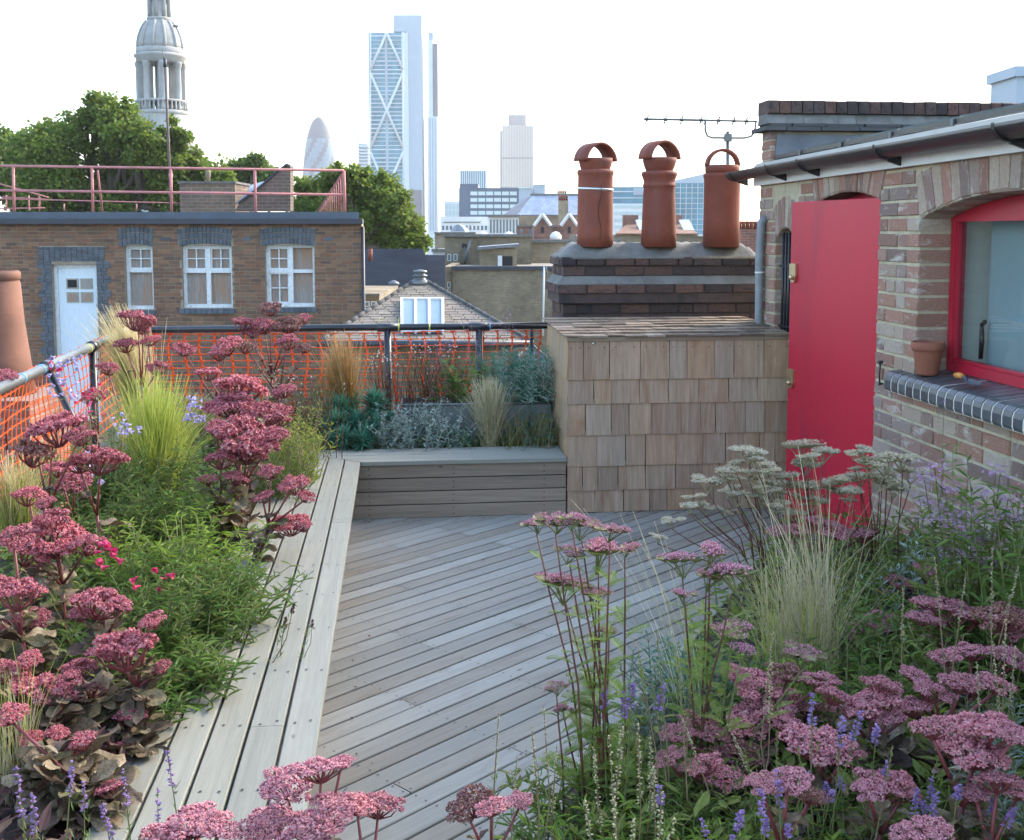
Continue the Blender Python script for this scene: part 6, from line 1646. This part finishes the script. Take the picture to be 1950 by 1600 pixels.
# gaura like airy plants with white flowers
def airy(label, X, Y, z0, nst, h, spread, seed, lm, fm, nfl, cat='perennial', fs=.012, name='airy_perennial', group=None, leaf=.028, nleaf=14):
    o, tips = leafy(name, label, cat, X, Y, z0, nst, h, spread, leaf, nleaf, lm, M['rstem'], seed, group, lw=.22, up=.6, arch=.25)
    rg = np.random.default_rng(seed+9); m = MB(); tp = np.array([t[0] for t in tips]); ch = rg.choice(len(tp), min(nfl, len(tp)), replace=False)
    pos = np.repeat(tp[ch], 3, 0) + rg.normal(0,.02,(len(ch)*3,3))
    scatter(m, STAR, STARF, pos, rg.normal(size=(len(pos),3))+np.array([0,-.8,.6]), rg.normal(size=(len(pos),3)), rg.uniform(.7,1.3,len(pos))*fs)
    m.build('flowers', fm, o)['kind'] = 'stuff'; return o
for i, (x, Y) in enumerate(((725,7.75),(765,7.7),(805,7.75),(840,7.8))):
    q = P(x, 760, Y); airy(('bronze' if i % 2 else 'green')+' wiry perennial with a few white flowers before the far netting', q.x, Y, .60 if i > 1 else SOIL, 26, .46 if i > 1 else .66, .18, 500+i, M['leaf_p'] if i % 2 else M['leaf_g'], M['white_f'], 12, group='wiry perennials by the far netting')
q = P(585,820,6.9); airy('thin gaura with pale pink flowers at the bench corner', q.x, 6.9, SOIL, 22, .62, .22, 510, M['leaf_g'], M['white_f'], 12)
# spurge rosettes
def spurge(label, pts, seed):
    q0 = P(680, 840, 7.38); o = thing('spurge_plant', label, 'spurge', (q0.x, 7.38, SOIL)); rg = np.random.default_rng(seed); st = MB()
    for (x, y, r, dy) in pts:
        p = P(x, y, 7.38+dy)-Vector((q0.x,7.38,SOIL)); m = MB(); k = int(190*min(1.4, r/30)); d = unit(k); d[:,2] = d[:,2]*.9+.25; rad = r*1.25*7.45/F
        ax = np.array([rg.normal(0,.2), -.25, .9]); tpos = np.array(p) + np.outer(rg.uniform(-.5,.35,k), ax)*rad*.9
        scatter(m, LANCE, LANCEF, tpos, d+ax*.3, np.tile([0,0,1.0],(k,1)), np.stack([np.full(k,rad*.12), rad*rg.uniform(.7,1.0,k), np.full(k,rad*.1)],1))
        m.build('leaf_rosette', M['leaf_bg'], o)
        st.tube([(rg.normal(0,.08),rg.normal(0,.05),-.02), tuple(np.array(p)*.6), tuple(p)], [.008,.007,.005], 6)
    st.build('stems', M['gstem'], o, True)
spurge('blue green bottlebrush spurge spilling onto the short bench arm', [(716,776,36,.1),(650,778,30,.15),(640,808,28,.0),(680,808,28,.05),(655,838,26,-.16),(690,842,24,-.18),(628,845,22,-.1),(715,812,26,.0),(672,768,22,.25),(745,800,20,.1),(700,830,24,-.1),(620,820,20,.05)], 61)
# silver shrub
for i, (x, y, Y, n, h) in enumerate(((770,845,7.36,34,.36),(805,845,7.38,34,.38),(745,850,7.34,22,.26),(835,850,7.38,26,.30))):
    q = P(x, y, Y); leafy('silver_shrub', 'silver leaved shrub spreading over the back of the short bench', 'shrub', q.x, Y, SOIL, n, h, .16, .038, 22, M['leaf_s'], M['leaf_s'], 620+i, 'silver shrubs behind the bench', lw=.34, up=.6, arch=.5)
# plants in and around the trough
q = P(885,735,7.7); leafy('leafy_perennial', 'broad leaved green plant growing in the metal trough', 'perennial', q.x, 7.7, .59, 12, .36, .12, .085, 14, M['leaf_g'], M['gstem'], 640, None, lw=.45)
q = P(842,735,7.75); o, tips = leafy('catmint', 'mauve flowered wispy plant in the metal trough', 'perennial', q.x, 7.75, .59, 24, .46, .2, .03, 12, M['leaf_p'], M['bstem'], 641)
def clusters(o, tips, mat, n, size, seed, spreadz=.06, per=14, name='flower_cluster'):
    rg = np.random.default_rng(seed)
    ch = rg.choice(len(tips), min(n, len(tips)), replace=False)
    for c in ch:
        p = np.array(tips[c][0]); m = MB(); k = per; pos = p + rg.normal(0,1,(k,3))*np.array([size*.5,size*.5,spreadz*.5])
        scatter(m, STAR, STARF, pos, rg.normal(size=(k,3))+np.array([0,0,1.0]), rg.normal(size=(k,3)), rg.uniform(.7,1.3,k)*size*.36); m.build(name, mat, o)['kind'] = 'stuff'
clusters(o, tips, M['mauve'], 16, .03, 3, .08)
q = P(940,740,7.9); o, tips = leafy('catmint', 'tall mauve sprigs rising above the far black rail', 'perennial', q.x, 7.9, .4, 9, .82, .16, .03, 10, M['leaf_d'], M['bstem'], 642); clusters(o, tips, M['mauve'], 9, .03, 4, .1)
for i, (x, Y) in enumerate(((985,7.75),(1015,7.7),(1035,7.65),(960,7.85))):
    q = P(x, 740, Y); leafy('blue_shrub', ('feathery blue green shrub crowding the trough beside the shingled box' if i % 2 else 'feathery silvery shrub crowding the trough beside the shingled box'), 'shrub', q.x, Y, .59, 34, .44, .16, .05, 34, M['leaf_bg'] if i % 2 else M['leaf_s'], M['leaf_bg'], 650+i, 'feathery shrubs beside the shingled box', lw=.10, up=.7, arch=.5, tilt=(.0,-.05))
for i, (x, Y) in enumerate(((880,7.42),(985,7.40),(1015,7.40),(1040,7.40))):
    q = P(x, 840, Y); leafy('low_herb', 'low dark green herb in front of the metal trough', 'herb', q.x, Y, SOIL, 34, .30 if i else .2, .14, .034, 24, M['leaf_d'] if i % 2 else M['leaf_bg'], M['bstem'], 660+i, 'low herbs before the trough', lw=.12, up=.7, arch=.4)
# lilac and crimson penstemons
def bells(label, x, y, Y, pts, mat, seed, name='penstemon', size=.026):
    q = P(x, y, Y); org = Vector((q.x, Y, SOIL)); o, tips = leafy(name, label, 'penstemon', q.x, Y, SOIL, 10, max(.2, P(pts[0][0],pts[0][1],Y).z-SOIL-.05), .10, .06, 16, M['leaf_g'], M['gstem'], seed, None, lw=.2)
    rg = np.random.default_rng(seed)
    BELL = []
    for (r, t) in ((.10,0),(.22,.45),(.26,.8),(.5,1.0)):
        BELL += [(r*math.cos(2*math.pi*i/6), t, r*math.sin(2*math.pi*i/6)) for i in range(6)]
    BF = [(l*6+i, l*6+(i+1)%6, (l+1)*6+(i+1)%6, (l+1)*6+i) for l in range(3) for i in range(6)]
    for (px, py) in pts:
        p = np.array(P(px, py, Y+rg.uniform(-.05,.05))-org); m = MB()
        d = np.array([rg.normal(), rg.normal()-.5, rg.uniform(-.8,.1)])
        scatter(m, BELL, BF, p[None], d[None], np.array([[0,0,1.0]]), np.array([size*rg.uniform(.85,1.2)])); m.build('bell', mat, o, True)
    return o
rgp = random.Random(5)
def ptsin(cx_, cy_, rx, ry, n): return [(cx_+rgp.uniform(-1,1)*rx, cy_+rgp.uniform(-1,1)*ry) for _ in range(n)]
bells('lilac penstemon in bloom against the grey rail and netting', 130, 900, 5.2, ptsin(125,715,28,42,34), M['lilac'], 700, size=.022)
bells('lilac penstemon spray between the feather grass and the tall sedum', 372, 900, 5.4, ptsin(374,776,16,25,32), M['lilac'], 701, size=.022)
bells('pale blue penstemon spray low beside the feather grass', 240, 950, 5.0, ptsin(242,805,28,22,24), M['lilac'], 702, size=.020)
bells('lilac penstemon behind the flat deep red sedum head', 170, 1000, 4.6, ptsin(180,895,30,40,20), M['lilac'], 703, size=.020)
bells('crimson penstemon nodding over the green leaves', 205, 1250, 3.6, ptsin(205,1055,22,25,9), M['magenta'], 704, size=.024)
bells('crimson penstemon bells scattered among the green foliage', 300, 1250, 3.7, [(262,1098),(298,1082),(315,1095),(318,1100),(308,1120),(268,1115)], M['magenta'], 705, size=.024)
bells('dark red penstemon against the netting by the clamp', 180, 900, 5.6, ptsin(170,760,25,30,10)+ptsin(100,700,15,40,6), M['magenta'], 706, size=.022)
# ---- yarrows
def flathead(seed, ma, mb_, sm, n=150, dome=.16):
    rg = np.random.default_rng(seed); m = MB()
    lob = [(rg.uniform(-.3,.3), rg.uniform(-.3,.3), rg.uniform(.16,.26)) for _ in range(7)]
    for (lx, ly, lr) in lob:
        k = n//5; r = lr*np.sqrt(rg.random(k)); a = rg.uniform(0,6.28,k)
        pos = np.stack([lx+r*np.cos(a), ly+r*np.sin(a), dome*(1-(r/lr)**2)*.6-.5*(lx*lx+ly*ly)*.5+rg.normal(0,.012,k)],1)
        scatter(m, STAR, STARF, pos, np.tile([0,0,1.0],(k,1))+rg.normal(0,.35,(k,3)), rg.normal(size=(k,3)), rg.uniform(.05,.075,k), 0)
        scatter(m, BUD, BUDF, pos+np.array([0,0,.012]), np.tile([0,0,1.0],(k,1)), rg.normal(size=(k,3)), rg.uniform(.018,.032,k), 1)
        m.tube([(lx,ly,-.06), (lx*.5,ly*.5,-.22), (0,0,-.42)], [.008,.011,.016], 4, 2, False)
        m.lathe([(.01,-.09),(lr*.8,-.02),(lr*.9,.0)], 8, lx, ly, 2, False)
    return m.mesh('flower_head', [ma, mb_, sm])
YH = [flathead(800+i, M['yar_a'], M['yar_b'], M['gstem']) for i in range(4)]
WH = [flathead(810+i, M['cream_a'], M['cream_a'], M['cream_b'], 110, .12) for i in range(4)]
def fern(seed):
    r = random.Random(seed); m = MB(); n = 15; b = r.uniform(.1,.35)
    c = lambda t: np.array([0, t, b*t-.5*b*t*t*2.2])
    m.tube([c(t) for t in np.linspace(0,1,6)], [.012,.010,.008,.007,.006,.004], 3, cap=False)
    for i in range(n):
        t = .12+.86*i/n; L = .20*math.sin(math.pi*min(1,t*.85+.12))
        for s in (-1, 1):
            p = c(t); e = p + np.array([s*L, .10*L/.2, .05])
            w = .020; m.addn([p+np.array([0,-w,0]), p+np.array([0,w,0]), e+np.array([0,w*.6,0]), e-np.array([0,w*.6,0])], [(0,1,2,3)])
    return m.mesh('leaf', M['leaf_y'])
FN = [fern(i) for i in range(3)]
def yarrow(label, Y, root, heads, hs, sm, leaf=.075, nl=10, group=None, r=.0028, z0=SOIL, name='yarrow_plant', fork=.0):
    q = P(root, 800, Y); org = Vector((q.x, Y, z0)); o = thing(name, label, 'yarrow', org, 0, group)
    for (x, y, w) in heads:
        p = P(x, y, Y+R.uniform(-.10,.10))-org; s = w*Y/F*1.55; b0 = Vector((R.uniform(-.05,.05)+p.x*.25, R.uniform(-.05,.05), -.02)); mid = b0.lerp(p, .5)+Vector((-p.x*.12,0,0))
        e = p-Vector((0,0,.36*s)); MB().tube([tuple(b0), tuple(mid), tuple(mid.lerp(e,.6)+Vector((p.x*.02,0,0))), tuple(e)], [r*1.2,r,r*.9,r*.7], 6).build('stem', sm, o, True)
        link('flower_head', R.choice(hs), o, p, (R.uniform(-.15,.15), R.uniform(-.15,.15), R.uniform(0,6.28)), (s,s,s*.9))
        for i in range(nl):
            t = R.uniform(.12,.92); a = b0.lerp(mid, t*2) if t < .5 else mid.lerp(e, t*2-1); az = R.uniform(0,6.28)
            L = leaf*(1.25-.7*t)*R.uniform(.8,1.2); link('leaf', R.choice(FN), o, a, rotto((math.cos(az), math.sin(az), .35)), (L,L,L))
    return o
yarrow('mauve yarrow with flat heads on tall stems standing before the open deck', 2.6, 1165, [(1022,992,48),(1058,985,60),(1090,985,45),(1108,998,60),(1162,1005,50),(1140,1040,95),(1085,1048,50),(1190,1042,40),(1078,1106,85),(1135,1125,50)], YH, M['rstem'], .085, 16)
yarrow('mauve yarrow with broad flat heads leaning beside the pale feather grass', 2.7, 1330, [(1300,1062,72),(1352,1045,70),(1395,1085,85),(1345,1095,60),(1305,1130,42)], YH, M['rstem'], .085, 12)
yarrow('short bright pink yarrow in front of the feather grass', 2.75, 1390, [(1392,1200,62),(1410,1235,50),(1530,1240,62)], YH, M['gstem'], .08, 8)
yarrow('low pale yarrow with small side heads at the bed edge by the deck', 2.55, 1110, [(1060,1305,38),(1075,1350,40),(1160,1200,38)], YH, M['rstem'], .085, 10)
wh = [(1530,846,72),(1565,860,45),(1428,858,48),(1402,880,32),(1440,872,34),(1465,888,46),(1350,915,48),(1386,895,44),(1392,908,40),(1325,945,36),(1312,962,30),(1345,962,38),(1280,990,34),(1405,940,44),(1437,905,40),(1478,918,52),(1500,905,46),(1520,925,40),(1570,918,62),(1605,912,46),(1625,862,30),(1648,855,40),(1655,880,46),(1690,872,70),(1720,870,50),(1680,900,60),(1640,905,44),(1550,950,46),(1610,935,40),(1460,935,40),(1700,925,50),(1735,895,50),(1480,960,36),(1510,975,34),(1395,975,28),(1740,985,30)]
wr = random.Random(44)
wh += [(x+wr.uniform(-28,28), y+wr.uniform(8,40), w*wr.uniform(.6,.95)) for x, y, w in wh if wr.random() < .45]
lw_ = ['cream flat headed yarrow reaching over the deck before the shingled box', 'cream flat headed yarrow rising before the crimson door', 'cream flat headed yarrow spreading before the brick wall and door edge']
for i, (lo, hi, rt, Yv) in enumerate(((0,1440,1490,4.45),(1440,1612,1570,4.5),(1612,2000,1680,4.4))):
    yarrow(lw_[i], Yv, rt, [h for h in wh if lo <= h[0] < hi], WH, M['rstem'], .05, 4, 'cream yarrows by the red door', .0026)
# ---- toadflax spikes and seed stalks
def spike(par, p0, p1, fl, mat, seed, r=.011, n=40, seeds=False, lm=None):
    rg = np.random.default_rng(seed); p0, p1 = np.array(p0), np.array(p1); mid = (p0+p1)/2+np.array([rg.normal(0,.015),rg.normal(0,.01),0])
    s_ = MB(); s_.tube([p0, mid, p1], [.002,.0016,.0009], 4, cap=False); s_.build('stem', M['gstem'] if not seeds else M['bstem'], par)
    t = rg.uniform(1-fl, 1, n); pos = np.where(t[:,None] < .5, p0+(mid-p0)*t[:,None]*2, mid+(p1-mid)*(t[:,None]*2-1)); a = rg.uniform(0,6.28,n); rad = r*(1.15-.8*((t-(1-fl))/fl)**1.5)
    d = np.stack([np.cos(a), np.sin(a), rg.uniform(-.2,.5,n)],1); m = MB()
    scatter(m, BUD, BUDF, pos+d*rad[:,None]*.6, d, rg.normal(size=(n,3)), rg.uniform(.8,1.3,n)*r*(.75 if seeds else 1.0)); m.build('seed_capsules' if seeds else 'flower_spike', mat, par)['kind'] = 'stuff'
    k = 26; t = rg.uniform(.08, 1-fl*.9, k); pos = p0+(p1-p0)*t[:,None]; a = rg.uniform(0,6.28,k); L = MB()
    scatter(L, LANCE, LANCEF, pos, np.stack([np.cos(a),np.sin(a),np.full(k,.9)],1), np.tile([0,0,1.0],(k,1)), np.stack([np.full(k,.003),np.full(k,.026),np.full(k,.003)],1)); L.build('leaves', lm or M['leaf_g'], par)['kind'] = 'stuff'
def spikes(name, label, cat, Y, root, tips, fl, mat, seed, group=None, seeds=False, r=.010, z0=SOIL):
    q = P(root, 800, Y); org = Vector((q.x, Y, z0)); o = thing(name, label, cat, org, 0, group)
    for i, (x, y) in enumerate(tips):
        p = P(x, y, Y+R.uniform(-.06,.06))-org; spike(o, (p.x*.6+R.uniform(-.04,.04), R.uniform(-.06,.06), 0), tuple(p), fl*R.uniform(.55,1.0), mat, seed+i, r*R.uniform(.8,1.1), 34 if not seeds else 60, seeds)
TG = 'toadflax with violet spikes'
spikes('toadflax', 'violet toadflax spikes in front of the brown sedum leaves', 'toadflax', 2.25, 130, [(30,1455),(138,1450),(235,1465),(195,1530),(60,1510),(160,1490)], .36, M['lin'], 900, TG, r=.0085)
spikes('toadflax', 'violet toadflax spikes against the bench slats', 'toadflax', 2.2, 300, [(318,1430),(300,1500),(355,1560),(660,1500),(620,1540),(205,1565)], .34, M['lin'], 910, TG, r=.0075)
spikes('toadflax', 'violet toadflax beside the tall mauve yarrow', 'toadflax', 2.5, 1180, [(1150,1310),(1205,1300),(1190,1315),(1265,1305)], .2, M['lin'], 920, TG, r=.011)
spikes('toadflax', 'violet toadflax among the mauve sedum heads', 'toadflax', 2.35, 1560, [(1548,1320),(1605,1365),(1640,1355),(1670,1380),(1540,1470),(1575,1490),(1585,1505),(1600,1480),(1690,1450)], .18, M['lin'], 930, TG, r=.010)
spikes('toadflax', 'violet toadflax low at the front of the bed below the window', 'toadflax', 2.1, 1480, [(1255,1495),(1335,1560),(1410,1545),(1460,1555),(1500,1570),(1450,1500),(1480,1465),(1395,1590)], .2, M['lin'], 940, TG, r=.009)
spikes('toadflax', 'violet toadflax near the long bare sedum stems', 'toadflax', 2.25, 1780, [(1745,1500),(1775,1480),(1785,1510),(1760,1525),(1890,1520),(1930,1540),(1825,1495)], .18, M['lin'], 950, TG, r=.009)
spikes('seed_stalk', 'pale green seed stalks standing before the mauve yarrow', 'seed stalk', 2.3, 1190, [(1130,1420),(1185,1385),(1215,1375),(1160,1400),(1245,1460),(1240,1400)], .62, M['seed'], 960, 'seed stalks', True, .0075)
spikes('seed_stalk', 'cream seed stalks curving low in front of the deck', 'seed stalk', 2.0, 1150, [(1115,1525),(1170,1520),(1205,1560),(1260,1500),(1285,1560)], .62, M['seed'], 970, 'seed stalks', True, .0085)
spikes('seed_stalk', 'dry straw seed stalks rising beside the fading sedum head', 'seed stalk', 2.3, 985, [(950,1355),(1012,1380),(1035,1345),(985,1440),(1060,1420)], .5, M['seed'], 980, 'seed stalks', True, .006)
spikes('seed_stalk', 'thin seed stalk with green capsules among the mauve sedums', 'seed stalk', 2.45, 1470, [(1473,1195),(1470,1260),(1300,1370),(1385,1380)], .5, M['seed'], 985, 'seed stalks', True, .0065)
spikes('seed_stalk', 'pale seed stalks beside the tall mauve sedum', 'seed stalk', 2.6, 1900, [(1890,1220),(1915,1180),(1935,1230),(1860,1260)], .5, M['seed'], 990, 'seed stalks', True, .0065)
spikes('seed_stalk', 'dark dry flower stalk leaning across the bench slats', 'seed stalk', 3.6, 470, [(560,1150),(595,1180),(545,1175)], .25, M['leaf_p'], 995, 'seed stalks', True, .008)
# ---- tall leafy plants against the window wall
for i, (x, y, Y, h, sp_, lab) in enumerate(((1890,1150,3.45,.78,.16,'tall bright green leafy stems reaching the blue brick sill'),(1850,1150,3.7,.62,.16,'leafy green stems in front of the brick wall under the sill'),(1945,1150,3.3,.74,.14,'leafy green stems with pink buds below the window'))):
    q = P(x, y, Y); o, tips = leafy('tall_perennial', lab, 'perennial', q.x, Y, SOIL, 9, h, sp_, .085, 26, M['leaf_g'] if i != 1 else M['leaf_d'], M['gstem'], 1000+i, None, lw=.24, up=.5, arch=.2)
    if i == 2: clusters(o, tips, M['pink_f'], 5, .04, 8, .05)
mv = [(1800,930),(1770,955),(1830,960),(1880,945),(1920,950),(1850,980),(1790,985),(1815,1000),(1905,985),(1940,985),(1760,910),(1870,1020),(1830,1025),(1850,1055),(1890,1075),(1930,1040),(1805,1050),(1905,900),(1780,890)]
q = P(1850, 1100, 3.75); msh = thing('mauve_shrub', 'dark green shrub covered in mauve flower clusters against the brick wall', 'shrub', (q.x, 3.75, SOIL)); org = Vector((q.x,3.75,SOIL))
st = MB(); lf = MB(); rg = np.random.default_rng(77)
for (x, y) in mv:
    p = np.array(P(x, y, 3.50+R.uniform(-.2,.05))-org); st.tube([(p[0]*.3,p[1]*.3,0), p*np.array([.7,.7,.55]), p], [.004,.003,.0015], 5, cap=False)
    k = 26; t = rg.uniform(.2,1,k)[:,None]; pos = p*np.array([.3,.3,0])*(1-t)+p*t; a = rg.uniform(0,6.28,k)
    scatter(lf, LANCE, LANCEF, pos, np.stack([np.cos(a),np.sin(a),rg.uniform(-.2,.6,k)],1), np.tile([0,0,1.0],(k,1)), np.stack([rg.uniform(.010,.016,k),rg.uniform(.05,.085,k),np.full(k,.01)],1))
    m = MB(); k = 46; r_ = rg.normal(0,1,(k,3))*np.array([.028,.028,.010]); scatter(m, STAR, STARF, p+r_, np.tile([0,0,1.0],(k,1))+rg.normal(0,.5,(k,3)), rg.normal(size=(k,3)), rg.uniform(.010,.016,k)); m.build('flower_cluster', M['mauve'], msh)
st.build('stems', M['gstem'], msh)['kind'] = 'stuff'; lf.build('leaves', M['leaf_d'], msh)['kind'] = 'stuff'
for i, (x, y, Y, h) in enumerate(((1745,1100,4.0,.30),(1770,1060,4.1,.36),(1725,1130,3.9,.25))):
    q = P(x, y, Y); leafy('silver_shrub', 'silver leaved plant at the foot of the window wall', 'shrub', q.x, Y, SOIL, 16, h, .14, .045, 20, M['leaf_s'], M['leaf_s'], 1020+i, 'silver plants below the window', lw=.3, up=.6)
q = P(1862, 760, 4.2); o, tips = leafy('tall_perennial', 'slender stem with a purple flower in front of the window glass', 'perennial', q.x, 4.15, SOIL, 1, 1.04, .03, .05, 10, M['leaf_g'], M['gstem'], 1030, None, lw=.2); clusters(o, tips, M['lin'], 1, .03, 2, .1, 10)
# blue needle herb and loose greenery in the near bed
for i, (x, y, Y, h, mt) in enumerate(((1915,1500,2.4,.30,'leaf_s'),(1940,1400,2.6,.32,'leaf_s'),(1290,1330,3.0,.26,'leaf_s'),(1310,1290,3.2,.26,'leaf_bg'))):
    q = P(x, y, Y); leafy('needle_herb', ['silvery needle leaved herb beside the long bare sedum stems','silvery needle leaved herb behind the large pale pink sedum','silvery needle leaved herb spilling to the deck edge','blue green needle leaved herb spilling to the deck edge'][i], 'herb', q.x, Y, SOIL, 24, h, .13, .05, 30, M[mt], M['gstem'], 1040+i, 'needle leaved herbs', lw=.09, up=.7)
gb = 0
for (x, Y, h) in ((1060,2.25,.28),(1120,2.2,.30),(1180,2.35,.36),(1240,2.4,.34),(1300,2.5,.36),(1380,2.35,.30),(1450,2.3,.30),(1520,2.35,.34),(1600,2.3,.32),(1680,2.15,.30),(1760,2.4,.36),(1830,2.5,.36),(1900,2.3,.34),(1940,2.8,.46),(1720,2.9,.40),(1800,3.1,.42),(1880,3.3,.44),(1620,3.0,.38),(1500,3.1,.32),(1420,3.0,.32),(1350,2.9,.34),(1660,3.5,.40),(1740,3.6,.40),(1640,4.0,.40),(1560,4.1,.34),(1700,4.2,.40),(1500,4.2,.30),(1200,2.55,.36),(1130,2.5,.30),(1270,2.7,.30)):
    q = P(x, 1300, Y); gb += 1
    where = 'at the front of the bed below the window' if Y < 2.45 else ('between the mauve sedums' if Y < 3.2 else 'behind the pale feather grass')
    if x < 1290: where = 'around the foot of the tall mauve yarrow'
    lk = ('deep green','fresh green','bright green','lime green')[gb % 4]; wk = ('narrow leaved','broad leaved','needle leaved')[gb % 3]
    leafy('leafy_perennial', lk+' '+wk+' filler plant '+where, 'perennial', q.x, Y, SOIL, 20, h*(.62 if Y < 3.0 else .9), .17, .055, 18, M[('leaf_d','leaf_g','leaf_g','leaf_y')[gb % 4]], M['gstem'], 1100+gb, 'green fillers in the bed below the window', lw=(.16,.3,.1)[gb % 3], up=.5, arch=.4)
for i, (x, Y, h, lab) in enumerate(((1000,2.05,.26,'willow leaved green shoot beside the fading sedum head'),(860,1.95,.16,'dark rounded green shoot at the foot of the deck'),(1060,2.1,.3,'willow leaved green shoot beside the cream seed stalks'),(780,1.85,.13,'small round leaved seedling at the front edge of the deck'))):
    q = P(x, 1500, Y); leafy('leafy_shoot', lab, 'perennial', q.x, Y, SOIL, 6, h, .10, .075, 18, M['leaf_g'], M['gstem'], 1160+i, None, lw=.22 if i % 2 == 0 else .5, up=.5)
# ---- ground cover
def cover(name, label, poly, n, seed, lm, hmax=.10, leaf=.05):
    rg = np.random.default_rng(seed); pts = []
    xs, ys = [p[0] for p in poly], [p[1] for p in poly]
    def inside(x, y):
        c = False; j = len(poly)-1
        for i in range(len(poly)):
            if (poly[i][1] > y) != (poly[j][1] > y) and x < (poly[j][0]-poly[i][0])*(y-poly[i][1])/(poly[j][1]-poly[i][1])+poly[i][0]: c = not c
            j = i
        return c
    while len(pts) < n:
        x, y = rg.uniform(min(xs), max(xs)), rg.uniform(min(ys), max(ys))
        if inside(x, y): w = W(x, y); pts.append((w.x, w.y, SOIL+.012+hmax*rg.random()**1.6))
    pts = np.array(pts); k = len(pts); a = rg.uniform(0,6.28,k); m = MB(); sc = leaf*rg.uniform(.5,1.3,k)
    scatter(m, LANCE, LANCEF, pts, np.stack([np.cos(a),np.sin(a),rg.uniform(-.1,.9,k)],1), np.tile([0,0,1.0],(k,1))+rg.normal(0,.3,(k,3)), np.stack([sc*.35,sc,sc*.3],1), 0)
    o = m.build(name, lm); tag(o, label, 'ground cover', None, 'stuff')
cover('ground_cover', 'low mixed green leaves covering the soil of the long bed', [(-1.76,3.5),(-.77,3.5),(-.77,7.3),(-1.76,7.9)], 8000, 1, M['leaf_g'], .14, .055)
cover('ground_cover', 'low dark leaves covering the soil behind the short bench arm', [(-.76,7.32),(1.06,7.32),(1.06,7.48),(-.1,7.5),(-.1,8.0),(-.76,8.0)], 2200, 2, M['leaf_d'], .08, .04)
cover('ground_cover', 'low mixed leaves covering the soil below the window wall', [(.44,2.0),(2.53,2.0),(2.53,4.93),(1.80,4.93),(.44,2.70)], 9000, 3, M['leaf_d'], .16, .055)
cover('ground_cover', 'low leaves covering the soil in front of the deck', [(.1,1.2),(2.4,1.2),(2.4,2.02),(.1,2.02)], 3000, 4, M['leaf_d'], .10, .05)
cover('leaf_litter', 'small bronze leaves lying over the soil beside the bench', [(-1.76,1.5),(-.74,1.5),(-.74,3.5),(-1.76,3.5)], 2200, 5, M['leaf_p'], .10, .06)

spikes('seed_stalk', 'tall thin yellow green stalks between the yarrow and the mauve sedums', 'seed stalk', 2.5, 1300, [(1215,1240),(1250,1200),(1290,1250),(1320,1220),(1240,1290),(1180,1260)], .35, M['leaf_y'], 2000, 'seed stalks', True, .006)
spikes('seed_stalk', 'yellow green stalks rising through the mauve sedum heads', 'seed stalk', 2.3, 1600, [(1420,1440),(1520,1420),(1620,1450),(1700,1420),(1790,1430),(1480,1390)], .4, M['leaf_y'], 2020, 'seed stalks', True, .006)
spikes('seed_stalk', 'pale straw stalks standing before the mauve flowered shrub', 'seed stalk', 2.9, 1850, [(1780,1060),(1840,1090),(1890,1040),(1940,1080),(1720,1120)], .4, M['straw'], 2040, 'seed stalks', True, .006)
# ---- bits blown onto the deck
rg = np.random.default_rng(91); m = MB(); k = 90
aa = rg.uniform(-.2, 2.3, k); bb = np.where(rg.random(k) < .5, rg.uniform(2.9, 6.8, k), 6.85-np.abs(rg.normal(0,.12,k))); aa = np.where(rg.random(k) < .4, -.22+np.abs(rg.normal(0,.05,k)), aa)
ps = np.array([tuple(W(x, y, .006)) for x, y in zip(aa, bb)]); an = rg.uniform(0,6.28,k); sc = rg.uniform(.008,.022,k)
scatter(m, LANCE, LANCEF, ps, np.stack([np.cos(an),np.sin(an),np.zeros(k)],1), np.tile([0,0,1.0],(k,1))+rg.normal(0,.25,(k,3)), np.stack([sc*.6,sc,sc*.3],1))
tag(m.build('fallen_leaves', M['leaf_p']), 'scattered small fallen leaves lying on the deck boards', 'leaves', None, 'stuff')
